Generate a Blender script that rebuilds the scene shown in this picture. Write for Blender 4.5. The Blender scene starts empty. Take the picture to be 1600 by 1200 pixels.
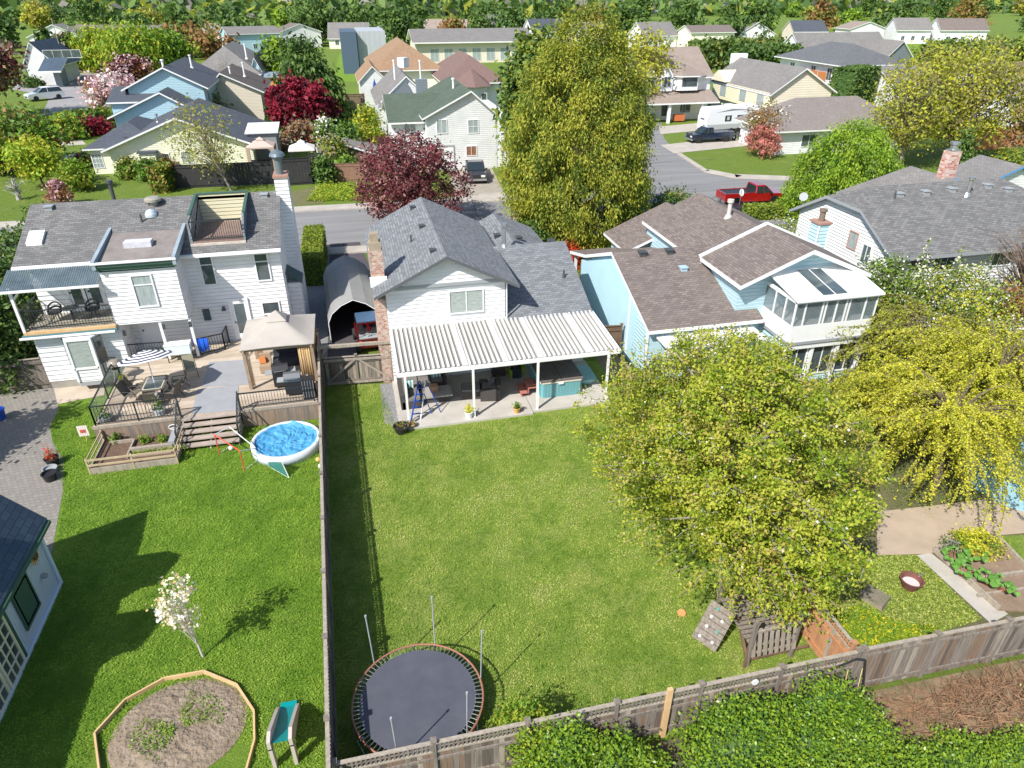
import bpy, math, random
import numpy as np
from mathutils import Vector, Matrix
S = bpy.context.scene
R = math.radians
# ---------------------------------------------------------------- camera, sky, sun, exposure
CAMH, PITCH, YAW, FPX = 17.5, R(30), R(13), 1067.0
cam = bpy.data.objects.new('camera', bpy.data.cameras.new('camera'))
S.collection.objects.link(cam); S.camera = cam
cam.data.sensor_width = 36; cam.data.lens = 36*FPX/1600
cam.data.clip_start = .1; cam.data.clip_end = 4000
cam.location = (0, 0, CAMH); cam.rotation_euler = (R(90)-PITCH, 0, -YAW)
W = bpy.data.worlds.new('World'); S.world = W; W.use_nodes = True
wn = W.node_tree; bgn = wn.nodes['Background']
sky = wn.nodes.new('ShaderNodeTexSky'); sky.sky_type = 'NISHITA'; sky.sun_disc = False
sky.sun_elevation = R(45); sky.sun_rotation = R(230)
wn.links.new(sky.outputs[0], bgn.inputs[0]); bgn.inputs[1].default_value = .115
sl = bpy.data.lights.new('sun', 'SUN'); sl.energy = 4.6; sl.angle = R(.5); sl.color = (1, .955, .88)
sun = bpy.data.objects.new('sun', sl); S.collection.objects.link(sun)
sun.rotation_euler = Vector((.545, .45, -.707)).to_track_quat('-Z', 'Y').to_euler(); sun.location = (-20, -20, 60)
S.view_settings.view_transform = 'Standard'; S.view_settings.look = 'None'
S.view_settings.exposure = .58; S.view_settings.gamma = 1
S.render.engine = 'CYCLES'
# ---------------------------------------------------------------- surveying: where a point seen in the photo stands in the world
def ray(x, y):
    u = (x-800)/FPX; v = (y-600)/FPX
    fw = math.cos(PITCH)-v*math.sin(PITCH); dz = -(math.sin(PITCH)+v*math.cos(PITCH))
    return (math.sin(YAW)*fw+math.cos(YAW)*u, math.cos(YAW)*fw-math.sin(YAW)*u, dz)
def G(x, y, z=0.):                      # on the horizontal plane at height z
    d = ray(x, y); t = (z-CAMH)/d[2]; return Vector((d[0]*t, d[1]*t, z))
def AT(x, y, Y):                        # on the vertical plane at depth Y
    d = ray(x, y); t = Y/d[1]; return Vector((d[0]*t, Y, CAMH+d[2]*t))
def AX(x, y, X):
    d = ray(x, y); t = X/d[0]; return Vector((X, d[1]*t, CAMH+d[2]*t))
# ---------------------------------------------------------------- materials
MATS = {}
def _n(nt, t, **k):
    n = nt.nodes.new(t)
    for a, b in k.items(): setattr(n, a, b)
    return n
def lin(c): return c
def mat(name, c1, c2=None, rough=.8, scale=3., bump=0., bscale=None, metal=0., coat=0., detail=5, spec=.5, stretch=None, trans=0.):
    if name in MATS: return MATS[name]
    m = bpy.data.materials.new(name); m.use_nodes = True; nt = m.node_tree; p = nt.nodes['Principled BSDF']
    p.inputs['Roughness'].default_value = rough; p.inputs['Metallic'].default_value = metal
    p.inputs['Specular IOR Level'].default_value = spec; p.inputs['Coat Weight'].default_value = coat
    tc = _n(nt, 'ShaderNodeTexCoord'); mp = _n(nt, 'ShaderNodeMapping'); nt.links.new(tc.outputs['Object'], mp.inputs[0])
    if stretch: mp.inputs['Scale'].default_value = stretch
    if c2:
        nz = _n(nt, 'ShaderNodeTexNoise'); nz.inputs['Scale'].default_value = scale; nz.inputs['Detail'].default_value = detail
        nz.inputs['Roughness'].default_value = .65
        nt.links.new(mp.outputs[0], nz.inputs['Vector'])
        cr = _n(nt, 'ShaderNodeValToRGB'); cr.color_ramp.elements[0].position = .33; cr.color_ramp.elements[1].position = .67
        cr.color_ramp.elements[0].color = (*c1, 1); cr.color_ramp.elements[1].color = (*c2, 1)
        nt.links.new(nz.outputs['Fac'], cr.inputs[0]); nt.links.new(cr.outputs[0], p.inputs['Base Color'])
    else: p.inputs['Base Color'].default_value = (*c1, 1)
    if bump:
        nb = _n(nt, 'ShaderNodeTexNoise'); nb.inputs['Scale'].default_value = bscale or scale*4; nb.inputs['Detail'].default_value = 4
        nt.links.new(mp.outputs[0], nb.inputs['Vector'])
        b = _n(nt, 'ShaderNodeBump'); b.inputs['Strength'].default_value = min(1, bump); b.inputs['Distance'].default_value = .05*max(1, bump)
        nt.links.new(nb.outputs['Fac'], b.inputs['Height']); nt.links.new(b.outputs[0], p.inputs['Normal'])
    if trans:
        tr = _n(nt, 'ShaderNodeBsdfTransparent'); mx = _n(nt, 'ShaderNodeMixShader'); mx.inputs[0].default_value = trans
        out = nt.nodes['Material Output']
        nt.links.new(p.outputs[0], mx.inputs[1]); nt.links.new(tr.outputs[0], mx.inputs[2]); nt.links.new(mx.outputs[0], out.inputs[0])
    MATS[name] = m; return m
def siding(name, col, lap=.2, vertical=False, dirt=.93):
    if name in MATS: return MATS[name]
    m = mat(name, col, tuple(x*dirt for x in col), rough=.45, scale=.7)
    nt = m.node_tree; p = nt.nodes['Principled BSDF']
    uv = _n(nt, 'ShaderNodeTexCoord'); sp = _n(nt, 'ShaderNodeSeparateXYZ'); nt.links.new(uv.outputs['UV'], sp.inputs[0])
    mu = _n(nt, 'ShaderNodeMath', operation='MULTIPLY'); mu.inputs[1].default_value = 1/lap
    nt.links.new(sp.outputs[0 if vertical else 1], mu.inputs[0])
    fr = _n(nt, 'ShaderNodeMath', operation='FRACT'); nt.links.new(mu.outputs[0], fr.inputs[0])
    # each board leans out towards its lower edge, then steps back
    cr = _n(nt, 'ShaderNodeValToRGB'); e = cr.color_ramp.elements
    e[0].position = 0; e[0].color = (0, 0, 0, 1); e[1].position = .16; e[1].color = (1, 1, 1, 1)
    x = e.new(.93); x.color = (.25, .25, .25, 1); x = e.new(1); x.color = (0, 0, 0, 1)
    nt.links.new(fr.outputs[0], cr.inputs[0])
    b = _n(nt, 'ShaderNodeBump'); b.inputs['Strength'].default_value = 1; b.inputs['Distance'].default_value = .03
    nt.links.new(cr.outputs[0], b.inputs['Height']); nt.links.new(b.outputs[0], p.inputs['Normal'])
    return m
def shingles(name, a, b, c, row=.15, w=.32):
    if name in MATS: return MATS[name]
    m = bpy.data.materials.new(name); m.use_nodes = True; nt = m.node_tree; p = nt.nodes['Principled BSDF']; p.inputs['Roughness'].default_value = .9
    p.inputs['Specular IOR Level'].default_value = .3
    tc = _n(nt, 'ShaderNodeTexCoord')
    br = _n(nt, 'ShaderNodeTexBrick'); br.inputs['Scale'].default_value = 1; br.inputs['Brick Width'].default_value = w; br.inputs['Row Height'].default_value = row
    br.inputs['Mortar Size'].default_value = .012; br.inputs['Mortar Smooth'].default_value = .3; br.inputs['Bias'].default_value = 0
    br.inputs['Color1'].default_value = (*a, 1); br.inputs['Color2'].default_value = (*b, 1); br.inputs['Mortar'].default_value = (*[v*.55 for v in a], 1)
    nt.links.new(tc.outputs['UV'], br.inputs['Vector'])
    nz = _n(nt, 'ShaderNodeTexNoise'); nz.inputs['Scale'].default_value = .55; nz.inputs['Detail'].default_value = 9; nz.inputs['Roughness'].default_value = .75
    nt.links.new(tc.outputs['Object'], nz.inputs['Vector'])
    cr = _n(nt, 'ShaderNodeValToRGB'); cr.color_ramp.elements[0].position = .36; cr.color_ramp.elements[1].position = .7
    cr.color_ramp.elements[0].color = (0, 0, 0, 1)
    nt.links.new(nz.outputs['Fac'], cr.inputs[0])
    mx = _n(nt, 'ShaderNodeMix', data_type='RGBA'); mx.inputs['B'].default_value = (*c, 1)
    mlt = _n(nt, 'ShaderNodeMath', operation='MULTIPLY'); mlt.inputs[1].default_value = .6
    nt.links.new(cr.outputs[0], mlt.inputs[0]); nt.links.new(mlt.outputs[0], mx.inputs['Factor'])
    nt.links.new(br.outputs['Color'], mx.inputs['A']); nt.links.new(mx.outputs['Result'], p.inputs['Base Color'])
    sp = _n(nt, 'ShaderNodeSeparateXYZ'); nt.links.new(tc.outputs['UV'], sp.inputs[0])
    mu = _n(nt, 'ShaderNodeMath', operation='MULTIPLY'); mu.inputs[1].default_value = 1/row; nt.links.new(sp.outputs[1], mu.inputs[0])
    fr = _n(nt, 'ShaderNodeMath', operation='FRACT'); nt.links.new(mu.outputs[0], fr.inputs[0])
    sb = _n(nt, 'ShaderNodeMath', operation='SUBTRACT'); sb.inputs[0].default_value = 1; nt.links.new(fr.outputs[0], sb.inputs[1])
    ad = _n(nt, 'ShaderNodeMath', operation='ADD'); nt.links.new(sb.outputs[0], ad.inputs[0]); nt.links.new(br.outputs['Color'], ad.inputs[1])
    b_ = _n(nt, 'ShaderNodeBump'); b_.inputs['Strength'].default_value = .8; b_.inputs['Distance'].default_value = .02
    nt.links.new(ad.outputs[0], b_.inputs['Height']); nt.links.new(b_.outputs[0], p.inputs['Normal'])
    MATS[name] = m; return m
def bricks(name, a, b, mortar, row=.075, w=.2):
    if name in MATS: return MATS[name]
    m = bpy.data.materials.new(name); m.use_nodes = True; nt = m.node_tree; p = nt.nodes['Principled BSDF']; p.inputs['Roughness'].default_value = .9
    tc = _n(nt, 'ShaderNodeTexCoord'); br = _n(nt, 'ShaderNodeTexBrick'); br.inputs['Scale'].default_value = 1
    br.inputs['Brick Width'].default_value = w; br.inputs['Row Height'].default_value = row; br.inputs['Mortar Size'].default_value = .01
    br.inputs['Color1'].default_value = (*a, 1); br.inputs['Color2'].default_value = (*b, 1); br.inputs['Mortar'].default_value = (*mortar, 1)
    nt.links.new(tc.outputs['UV'], br.inputs['Vector']); nt.links.new(br.outputs['Color'], p.inputs['Base Color'])
    b_ = _n(nt, 'ShaderNodeBump'); b_.inputs['Strength'].default_value = .6; b_.inputs['Distance'].default_value = .015; b_.invert = True
    nt.links.new(br.outputs['Fac'], b_.inputs['Height']); nt.links.new(b_.outputs[0], p.inputs['Normal'])
    MATS[name] = m; return m
def grass_mat(name, dark, mid, light, dry, dryamt=.5):
    m = bpy.data.materials.new(name); m.use_nodes = True; nt = m.node_tree; p = nt.nodes['Principled BSDF']; p.inputs['Roughness'].default_value = .85
    p.inputs['Specular IOR Level'].default_value = .25
    tc = _n(nt, 'ShaderNodeTexCoord'); L = nt.links.new
    def noise(s, det=6, r=.65, st=None, dist=0):
        n = _n(nt, 'ShaderNodeTexNoise'); n.inputs['Scale'].default_value = s; n.inputs['Detail'].default_value = det; n.inputs['Roughness'].default_value = r
        n.inputs['Distortion'].default_value = dist
        if st:
            mp = _n(nt, 'ShaderNodeMapping'); mp.inputs['Scale'].default_value = st; mp.inputs['Rotation'].default_value = (0, 0, .35); L(tc.outputs['Object'], mp.inputs[0]); L(mp.outputs[0], n.inputs['Vector'])
        else: L(tc.outputs['Object'], n.inputs['Vector'])
        return n.outputs['Fac']
    def ramp(f, a, b, ca=(0, 0, 0), cb=(1, 1, 1)):
        c = _n(nt, 'ShaderNodeValToRGB'); c.color_ramp.elements[0].position = a; c.color_ramp.elements[1].position = b
        c.color_ramp.elements[0].color = (*ca, 1); c.color_ramp.elements[1].color = (*cb, 1); L(f, c.inputs[0]); return c.outputs[0]
    def mix(f, a, b):
        x = _n(nt, 'ShaderNodeMix', data_type='RGBA'); L(f, x.inputs['Factor'])
        for s, k in ((a, 'A'), (b, 'B')):
            if isinstance(s, tuple): x.inputs[k].default_value = (*s, 1)
            else: L(s, x.inputs[k])
        return x.outputs['Result']
    fine = noise(16, 8, .8); mid_n = noise(2.6, 6, .7, (1, 1.7, 1)); big = noise(.5, 5, .65, dist=.6)
    c = mix(ramp(mid_n, .38, .64), dark, mid)
    c = mix(ramp(fine, .42, .66), c, light)
    d = _n(nt, 'ShaderNodeMath', operation='MULTIPLY'); L(ramp(big, .5, .72), d.inputs[0]); L(ramp(noise(9, 7, .8), .4, .62), d.inputs[1])
    d2 = _n(nt, 'ShaderNodeMath', operation='MULTIPLY'); L(d.outputs[0], d2.inputs[0]); d2.inputs[1].default_value = dryamt
    c = mix(d2.outputs[0], c, dry)
    L(c, p.inputs['Base Color'])
    b = _n(nt, 'ShaderNodeBump'); b.inputs['Strength'].default_value = 1; b.inputs['Distance'].default_value = .08
    L(noise(26, 5, .8), b.inputs['Height']); L(b.outputs[0], p.inputs['Normal'])
    MATS[name] = m; return m
def leafm(name, c1, c2=None, tr=.3, rough=.6, sc=.9):
    if name in MATS: return MATS[name]
    m = bpy.data.materials.new(name); m.use_nodes = True; nt = m.node_tree; L = nt.links.new
    p = nt.nodes['Principled BSDF']; p.inputs['Roughness'].default_value = rough; p.inputs['Specular IOR Level'].default_value = .3
    tc = _n(nt, 'ShaderNodeTexCoord'); nz = _n(nt, 'ShaderNodeTexNoise'); nz.inputs['Scale'].default_value = sc; nz.inputs['Detail'].default_value = 3
    L(tc.outputs['Object'], nz.inputs['Vector'])
    cr = _n(nt, 'ShaderNodeValToRGB'); cr.color_ramp.elements[0].position = .35; cr.color_ramp.elements[1].position = .65
    cr.color_ramp.elements[0].color = (*c1, 1); cr.color_ramp.elements[1].color = (*(c2 or tuple(x*1.25 for x in c1)), 1)
    L(nz.outputs['Fac'], cr.inputs[0]); L(cr.outputs[0], p.inputs['Base Color'])
    t = _n(nt, 'ShaderNodeBsdfTranslucent'); L(cr.outputs[0], t.inputs[0])
    mx = _n(nt, 'ShaderNodeMixShader'); mx.inputs[0].default_value = tr; out = nt.nodes['Material Output']
    L(p.outputs[0], mx.inputs[1]); L(t.outputs[0], mx.inputs[2]); L(mx.outputs[0], out.inputs[0])
    MATS[name] = m; return m
# ---------------------------------------------------------------- object helpers
def tag(o, label=None, cat=None, group=None, kind=None):
    if label: o['label'] = label
    if cat: o['category'] = cat
    if group: o['group'] = group
    if kind: o['kind'] = kind
    return o
def thing(name, label, cat, loc=(0, 0, 0), rz=0, group=None):
    o = bpy.data.objects.new(name, None); S.collection.objects.link(o); o.empty_display_size = .3
    o.location = loc; o.rotation_euler = (0, 0, rz); return tag(o, label, cat, group)
def wloc(o):
    v = Vector((0, 0, 0))
    while o: v += Vector(o.location); o = o.parent
    return v
def dup(root, loc=None, rz=None, label=None, group=None):
    r = root.copy(); S.collection.objects.link(r)
    if loc is not None: r.location = loc
    if rz is not None: r.rotation_euler = (0, 0, rz)
    if label: r['label'] = label
    if group: r['group'] = group
    def kids(a, b):
        for ch in list(a.children):
            c = ch.copy(); S.collection.objects.link(c); c.parent = b; kids(ch, c)
    kids(root, r)
    return r
class MB:
    def __init__(s): s.v = []; s.f = []; s.m = []
    def add(s, vs, fs, m=0):
        n = len(s.v); s.v += [tuple(p) for p in vs]
        for f in fs: s.f.append(tuple(i+n for i in f)); s.m.append(m)
        return s
    def box(s, x0, y0, z0, x1, y1, z1, m=0, mt=None):
        if x0 > x1: x0, x1 = x1, x0
        if y0 > y1: y0, y1 = y1, y0
        if z0 > z1: z0, z1 = z1, z0
        vs = [(x0, y0, z0), (x1, y0, z0), (x1, y1, z0), (x0, y1, z0), (x0, y0, z1), (x1, y0, z1), (x1, y1, z1), (x0, y1, z1)]
        s.add(vs, [(0, 3, 2, 1), (0, 1, 5, 4), (1, 2, 6, 5), (2, 3, 7, 6), (3, 0, 4, 7)], m)
        s.add(vs[4:], [(0, 1, 2, 3)], m if mt is None else mt); return s
    def rbox(s, cx, cy, z0, lx, ly, lz, a=0, m=0, tilt=0, taper=1.):
        M = Matrix.Translation((cx, cy, z0)) @ Matrix.Rotation(a, 4, 'Z') @ Matrix.Rotation(tilt, 4, 'X')
        vs = []
        for z, k in ((0, 1), (lz, taper)):
            for x, y in ((-1, -1), (1, -1), (1, 1), (-1, 1)): vs.append(M @ Vector((x*lx/2*k, y*ly/2*k, z)))
        return s.add(vs, [(0, 3, 2, 1), (4, 5, 6, 7), (0, 1, 5, 4), (1, 2, 6, 5), (2, 3, 7, 6), (3, 0, 4, 7)], m)
    def bar(s, p, q, w, h=None, m=0, up=(0, 0, 1)):
        p = Vector(p); q = Vector(q); h = h or w; d = (q-p).normalized(); u = Vector(up)
        if abs(d.dot(u)) > .98: u = Vector((0, 1, 0))
        a = d.cross(u).normalized(); b = a.cross(d).normalized(); vs = []
        for c in (p, q):
            for i, j in ((-1, -1), (1, -1), (1, 1), (-1, 1)): vs.append(c+a*i*w/2+b*j*h/2)
        return s.add(vs, [(0, 3, 2, 1), (4, 5, 6, 7), (0, 1, 5, 4), (1, 2, 6, 5), (2, 3, 7, 6), (3, 0, 4, 7)], m)
    def tube(s, p, q, r, r2=None, n=8, m=0):
        p = Vector(p); q = Vector(q); r2 = r if r2 is None else r2; d = (q-p)
        if d.length < 1e-5: return s
        d.normalize(); u = Vector((0, 0, 1)) if abs(d.z) < .9 else Vector((1, 0, 0)); a = d.cross(u).normalized(); b = d.cross(a)
        vs = [c+(a*math.cos(2*math.pi*i/n)+b*math.sin(2*math.pi*i/n))*rr for c, rr in ((p, r), (q, r2)) for i in range(n)]
        return s.add(vs, [(i, (i+1) % n, n+(i+1) % n, n+i) for i in range(n)]+[tuple(range(n))[::-1], tuple(range(n, 2*n))], m)
    def path(s, pts, r, n=6, m=0, r2=None):
        k = len(pts)-1
        for i in range(k):
            ra = r+((r2 or r)-r)*i/k; rb = r+((r2 or r)-r)*(i+1)/k
            s.tube(pts[i], pts[i+1], ra, rb, n, m)
        return s
    def poly(s, pts, m=0): return s.add(pts, [tuple(range(len(pts)))], m)
    def ext(s, pts, vec, m=0, mt=None):
        n = len(pts); vec = Vector(vec); a = [Vector(p) for p in pts]; b = [p+vec for p in a]
        s.add(a+b, [(i, (i+1) % n, n+(i+1) % n, n+i) for i in range(n)]+[tuple(range(n))[::-1]], m)
        return s.add(b, [tuple(range(n))], m if mt is None else mt)
    def lathe(s, prof, c=(0, 0, 0), n=20, m=0, sx=1, sy=1):
        vs = []; fs = []
        for r, z in prof:
            for i in range(n): a = 2*math.pi*i/n; vs.append((c[0]+r*math.cos(a)*sx, c[1]+r*math.sin(a)*sy, c[2]+z))
        for k in range(len(prof)-1):
            for i in range(n): fs.append((k*n+i, k*n+(i+1) % n, (k+1)*n+(i+1) % n, (k+1)*n+i))
        if prof[0][0] > .001: fs.append(tuple(range(n))[::-1])
        if prof[-1][0] > .001: fs.append(tuple(range((len(prof)-1)*n, len(prof)*n)))
        return s.add(vs, fs, m)
    def shell(s, polys, t=.16, mt=0, ms=1):       # a roof: top faces, a soffit t below and the edges between
        key = {}; V = []; P = []
        def vid(p):
            k = (round(p[0], 3), round(p[1], 3), round(p[2], 3))
            if k not in key: key[k] = len(V); V.append(k)
            return key[k]
        for p in polys: P.append([vid(q) for q in p])
        E = {}
        for p in P:
            for i in range(len(p)): a, b = p[i], p[(i+1) % len(p)]; E[(a, b)] = E.get((a, b), 0)+1
        n = len(V); s.add(V, P, mt)
        s.add([(x, y, z-t) for x, y, z in V], [tuple(reversed(p)) for p in P], ms)
        side = [(a, b) for a, b in E if (b, a) not in E]
        s.add(V+[(x, y, z-t) for x, y, z in V], [(b, a, a+n, b+n) for a, b in side], ms); return s
    def build(s, name, mats, parent=None, smooth=False, label=None, origin=None):
        if not isinstance(mats, (list, tuple)): mats = [mats]
        off = wloc(parent) if parent else Vector(origin or (0, 0, 0))
        v = np.array(s.v, dtype=np.float64)-np.array(off)
        me = bpy.data.meshes.new(name); me.from_pydata(v.tolist(), [], s.f)
        for m in mats: me.materials.append(m)
        me.polygons.foreach_set('material_index', [min(i, len(mats)-1) for i in s.m])
        if smooth: me.polygons.foreach_set('use_smooth', [True]*len(s.f))
        uvl = me.uv_layers.new(name='UVMap'); uv = np.zeros((len(me.loops), 2), dtype=np.float32); k = 0
        for f in s.f:
            nn = [0., 0., 0.]
            for i in range(len(f)):
                a = s.v[f[i]]; b = s.v[f[(i+1) % len(f)]]
                nn[0] += (a[1]-b[1])*(a[2]+b[2]); nn[1] += (a[2]-b[2])*(a[0]+b[0]); nn[2] += (a[0]-b[0])*(a[1]+b[1])
            l = math.sqrt(sum(x*x for x in nn)) or 1; nx, ny, nz = nn[0]/l, nn[1]/l, nn[2]/l
            h = math.hypot(nx, ny)
            if h < .02: ux, uy, vx, vy, vz = 1, 0, 0, 1, 0
            else: ux, uy = -ny/h, nx/h; vx, vy, vz = -nz*uy, nz*ux, nx*uy-ny*ux
            for i in f:
                p = s.v[i]; uv[k, 0] = p[0]*ux+p[1]*uy; uv[k, 1] = p[0]*vx+p[1]*vy+p[2]*vz; k += 1
        uvl.data.foreach_set('uv', uv.ravel())
        me.validate(); me.update()
        o = bpy.data.objects.new(name, me); S.collection.objects.link(o)
        if parent: o.parent = parent
        else: o.location = off
        if label: o['label'] = label
        return o
def one(mb, name, mats, label, cat, origin, group=None, kind=None, smooth=False):
    return tag(mb.build(name, mats, None, smooth, origin=origin), label, cat, group, kind)
# ---------------------------------------------------------------- palette
WHITE = mat('white_paint', (.78, .79, .80), (.72, .73, .73), rough=.45, scale=1.5)
VINYL = mat('white_vinyl', (.75, .76, .78), rough=.4)
GREYT = mat('grey_trim', (.30, .32, .34), rough=.6)
RAKE = mat('dark_rake_metal', (.10, .11, .12), rough=.5)
DKTRIM = mat('dark_trim', (.06, .065, .07), rough=.5)
GREEN_T = mat('green_trim', (.05, .11, .08), rough=.5)
W_SID = siding('white_lap_siding', (.78, .79, .80), dirt=.86)
W_SID2 = siding('white_stucco_siding', (.74, .76, .78), .25)
B_SID = siding('light_blue_siding', (.40, .60, .69))
BL_SID = siding('pale_blue_siding', (.47, .67, .75))
CR_SID = siding('cream_siding', (.83, .83, .64))
BG_SID = siding('beige_siding', (.74, .67, .55))
Y_SID = siding('yellowed_siding', (.62, .58, .40))
SL_SID = siding('slate_siding', (.18, .21, .24))
BLUE_STUCCO = mat('light_blue_stucco', (.45, .66, .75), (.41, .62, .71), rough=.85, scale=1, bump=.3, bscale=40)
GL = mat('window_glass', (.035, .05, .055), (.10, .13, .14), rough=.06, scale=.8, spec=.9)
GL2 = mat('curtained_glass', (.20, .26, .27), (.42, .46, .45), rough=.15, scale=2.2, stretch=(6, 6, .6), spec=.8)
BLIND = mat('window_with_blinds', (.42, .46, .44), (.22, .27, .25), rough=.25, scale=3, stretch=(1, 1, 9), spec=.8)
CONC = mat('concrete', (.47, .44, .40), (.38, .355, .32), rough=.9, scale=1.2, bump=.2, bscale=30)
CONC2 = mat('foundation_concrete', (.34, .32, .28), (.25, .24, .21), rough=.9, scale=1.5)
ASPH = mat('asphalt', (.245, .243, .245), (.165, .165, .17), rough=.9, scale=1.1, bump=.25, bscale=60, detail=9, stretch=(.07, 1, 1))
ASPH2 = mat('dark_asphalt', (.085, .075, .085), (.06, .055, .06), rough=.9, scale=.7)
SH_GREY = shingles('grey_shingles', (.135, .145, .158), (.245, .26, .275), (.175, .185, .20))
SH_WEATH = shingles('weathered_shingles', (.13, .13, .13), (.225, .222, .22), (.12, .12, .12))
SH_BROWN = shingles('brown_shingles', (.14, .115, .105), (.24, .20, .18), (.165, .14, .13))
SH_DARK = shingles('charcoal_shingles', (.075, .085, .11), (.10, .115, .14), (.06, .065, .08))
SH_DG = shingles('dull_grey_shingles', (.20, .19, .185), (.26, .25, .24), (.14, .135, .13))
SH_TAN = shingles('tan_shingles', (.29, .235, .20), (.35, .29, .25), (.22, .18, .155))
SH_GREEN = shingles('mossy_green_shingles', (.085, .115, .085), (.115, .15, .11), (.065, .085, .065))
SH_RED = shingles('dull_red_shingles', (.185, .12, .105), (.225, .15, .135), (.16, .105, .095))
SH_ORANGE = shingles('rusty_orange_shingles', (.30, .18, .10), (.37, .24, .15), (.20, .15, .11))
SH_BLUE = shingles('blue_grey_shingles', (.055, .085, .125), (.085, .12, .165), (.045, .07, .10), .22, .4)
BRICK = bricks('mixed_brick', (.36, .13, .08), (.55, .44, .36), (.46, .42, .38), .1, .16)
BRICKW = bricks('washed_brick', (.40, .12, .08), (.62, .50, .45), (.5, .47, .43), .13, .3)
WOOD_G = mat('grey_fence_wood', (.26, .225, .19), (.13, .105, .09), rough=.9, scale=2.2, stretch=(6, 6, .5), bump=.3)
WOOD_G2 = mat('pale_weathered_wood', (.38, .33, .27), (.25, .215, .175), rough=.9, scale=3, stretch=(3, 3, .6))
WOOD_T = mat('tan_wood', (.45, .26, .13), (.34, .19, .09), rough=.85, scale=2, stretch=(5, 5, .5))
WOOD_N = mat('new_pine', (.62, .42, .22), (.52, .34, .17), rough=.8, scale=3)
WOOD_DK = mat('brown_wood', (.11, .07, .045), (.17, .11, .07), rough=.85, scale=3)
WOOD_B = mat('black_fence_wood', (.022, .022, .026), (.035, .033, .035), rough=.8, scale=3)
DECKW = mat('deck_boards', (.50, .42, .33), (.38, .31, .24), rough=.85, scale=1.5, stretch=(.6, 5, 1))
METAL_D = mat('black_railing_metal', (.035, .04, .045), rough=.4, metal=.3)
STEEL = mat('galvanized_steel', (.55, .56, .57), (.42, .43, .44), rough=.35, metal=.8, scale=4)
BLACKP = mat('black_plastic', (.02, .02, .022), rough=.45)
RUBBER = mat('tyre_rubber', (.018, .018, .018), rough=.85)
TERRA = mat('terracotta', (.50, .17, .08), rough=.8)
SOIL = mat('garden_soil', (.10, .06, .04), (.165, .105, .07), rough=1, scale=5, bump=1, bscale=14)
# ---------------------------------------------------------------- house helpers
def gable(T, x0, x1, y0, y1, z0, ze, zr, axis, wall, roof, oh=.45, rk=.4, t=.18, c=None, fas=None, wname='wall', rname='roof'):
    fas = fas or WHITE
    if axis == 'y':
        c = (x0+x1)/2 if c is None else c
        w = MB().ext([(x0, y0, z0), (x1, y0, z0), (x1, y0, ze), (c, y0, zr), (x0, y0, ze)], (0, y1-y0, 0)); 
        s0 = (zr-ze)/(c-x0); s1 = (zr-ze)/(x1-c); a, b = x0-oh, x1+oh; za, zb = ze-oh*s0, ze-oh*s1; u, v = y0-rk, y1+rk; k = .02+t
        r = MB().shell([[(a, u, za+k), (c, u, zr+k), (c, v, zr+k), (a, v, za+k)], [(c, u, zr+k), (b, u, zb+k), (b, v, zb+k), (c, v, zr+k)]], t)
    else:
        c = (y0+y1)/2 if c is None else c
        w = MB().ext([(x0, y0, z0), (x0, y1, z0), (x0, y1, ze), (x0, c, zr), (x0, y0, ze)], (x1-x0, 0, 0))
        s0 = (zr-ze)/(c-y0); s1 = (zr-ze)/(y1-c); a, b = y0-oh, y1+oh; za, zb = ze-oh*s0, ze-oh*s1; u, v = x0-rk, x1+rk; k = .02+t
        r = MB().shell([[(u, a, za+k), (v, a, za+k), (v, c, zr+k), (u, c, zr+k)], [(u, c, zr+k), (v, c, zr+k), (v, b, zb+k), (u, b, zb+k)]], t)
    return w.build(wname, wall, T), r.build(rname, [roof, fas], T)
def hip(T, x0, x1, y0, y1, z0, ze, zr, wall, roof, oh=.5, t=.16, fas=None, wname='wall', rname='roof'):
    w = MB().box(x0, y0, z0, x1, y1, ze+.05).build(wname, wall, T)
    a, b, u, v = x0-oh, x1+oh, y0-oh, y1+oh; z = ze; k = t
    if b-a > v-u: h = (v-u)/2; p, q = (a+h, (u+v)/2, zr+k), (b-h, (u+v)/2, zr+k); P = [[(a, u, z+k), (b, u, z+k), q, p], [(b, u, z+k), (b, v, z+k), q], [(b, v, z+k), (a, v, z+k), p, q], [(a, v, z+k), (a, u, z+k), p]]
    else: h = (b-a)/2; p, q = ((a+b)/2, u+h, zr+k), ((a+b)/2, v-h, zr+k); P = [[(a, u, z+k), (b, u, z+k), p], [(b, u, z+k), (b, v, z+k), q, p], [(b, v, z+k), (a, v, z+k), q], [(a, v, z+k), (a, u, z+k), p, q]]
    r = MB().shell(P, t).build(rname, [roof, fas or WHITE], T)
    return w, r
def fbox(mb, face, pos, a0, a1, z0, z1, d0, d1, m=0):       # a box on a wall face, from d0 to d1 out of the wall
    if face == 'S': mb.box(a0, pos-d1, z0, a1, pos-d0, z1, m)
    elif face == 'N': mb.box(a0, pos+d0, z0, a1, pos+d1, z1, m)
    elif face == 'W': mb.box(pos-d1, a0, z0, pos-d0, a1, z1, m)
    else: mb.box(pos+d0, a0, z0, pos+d1, a1, z1, m)
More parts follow.
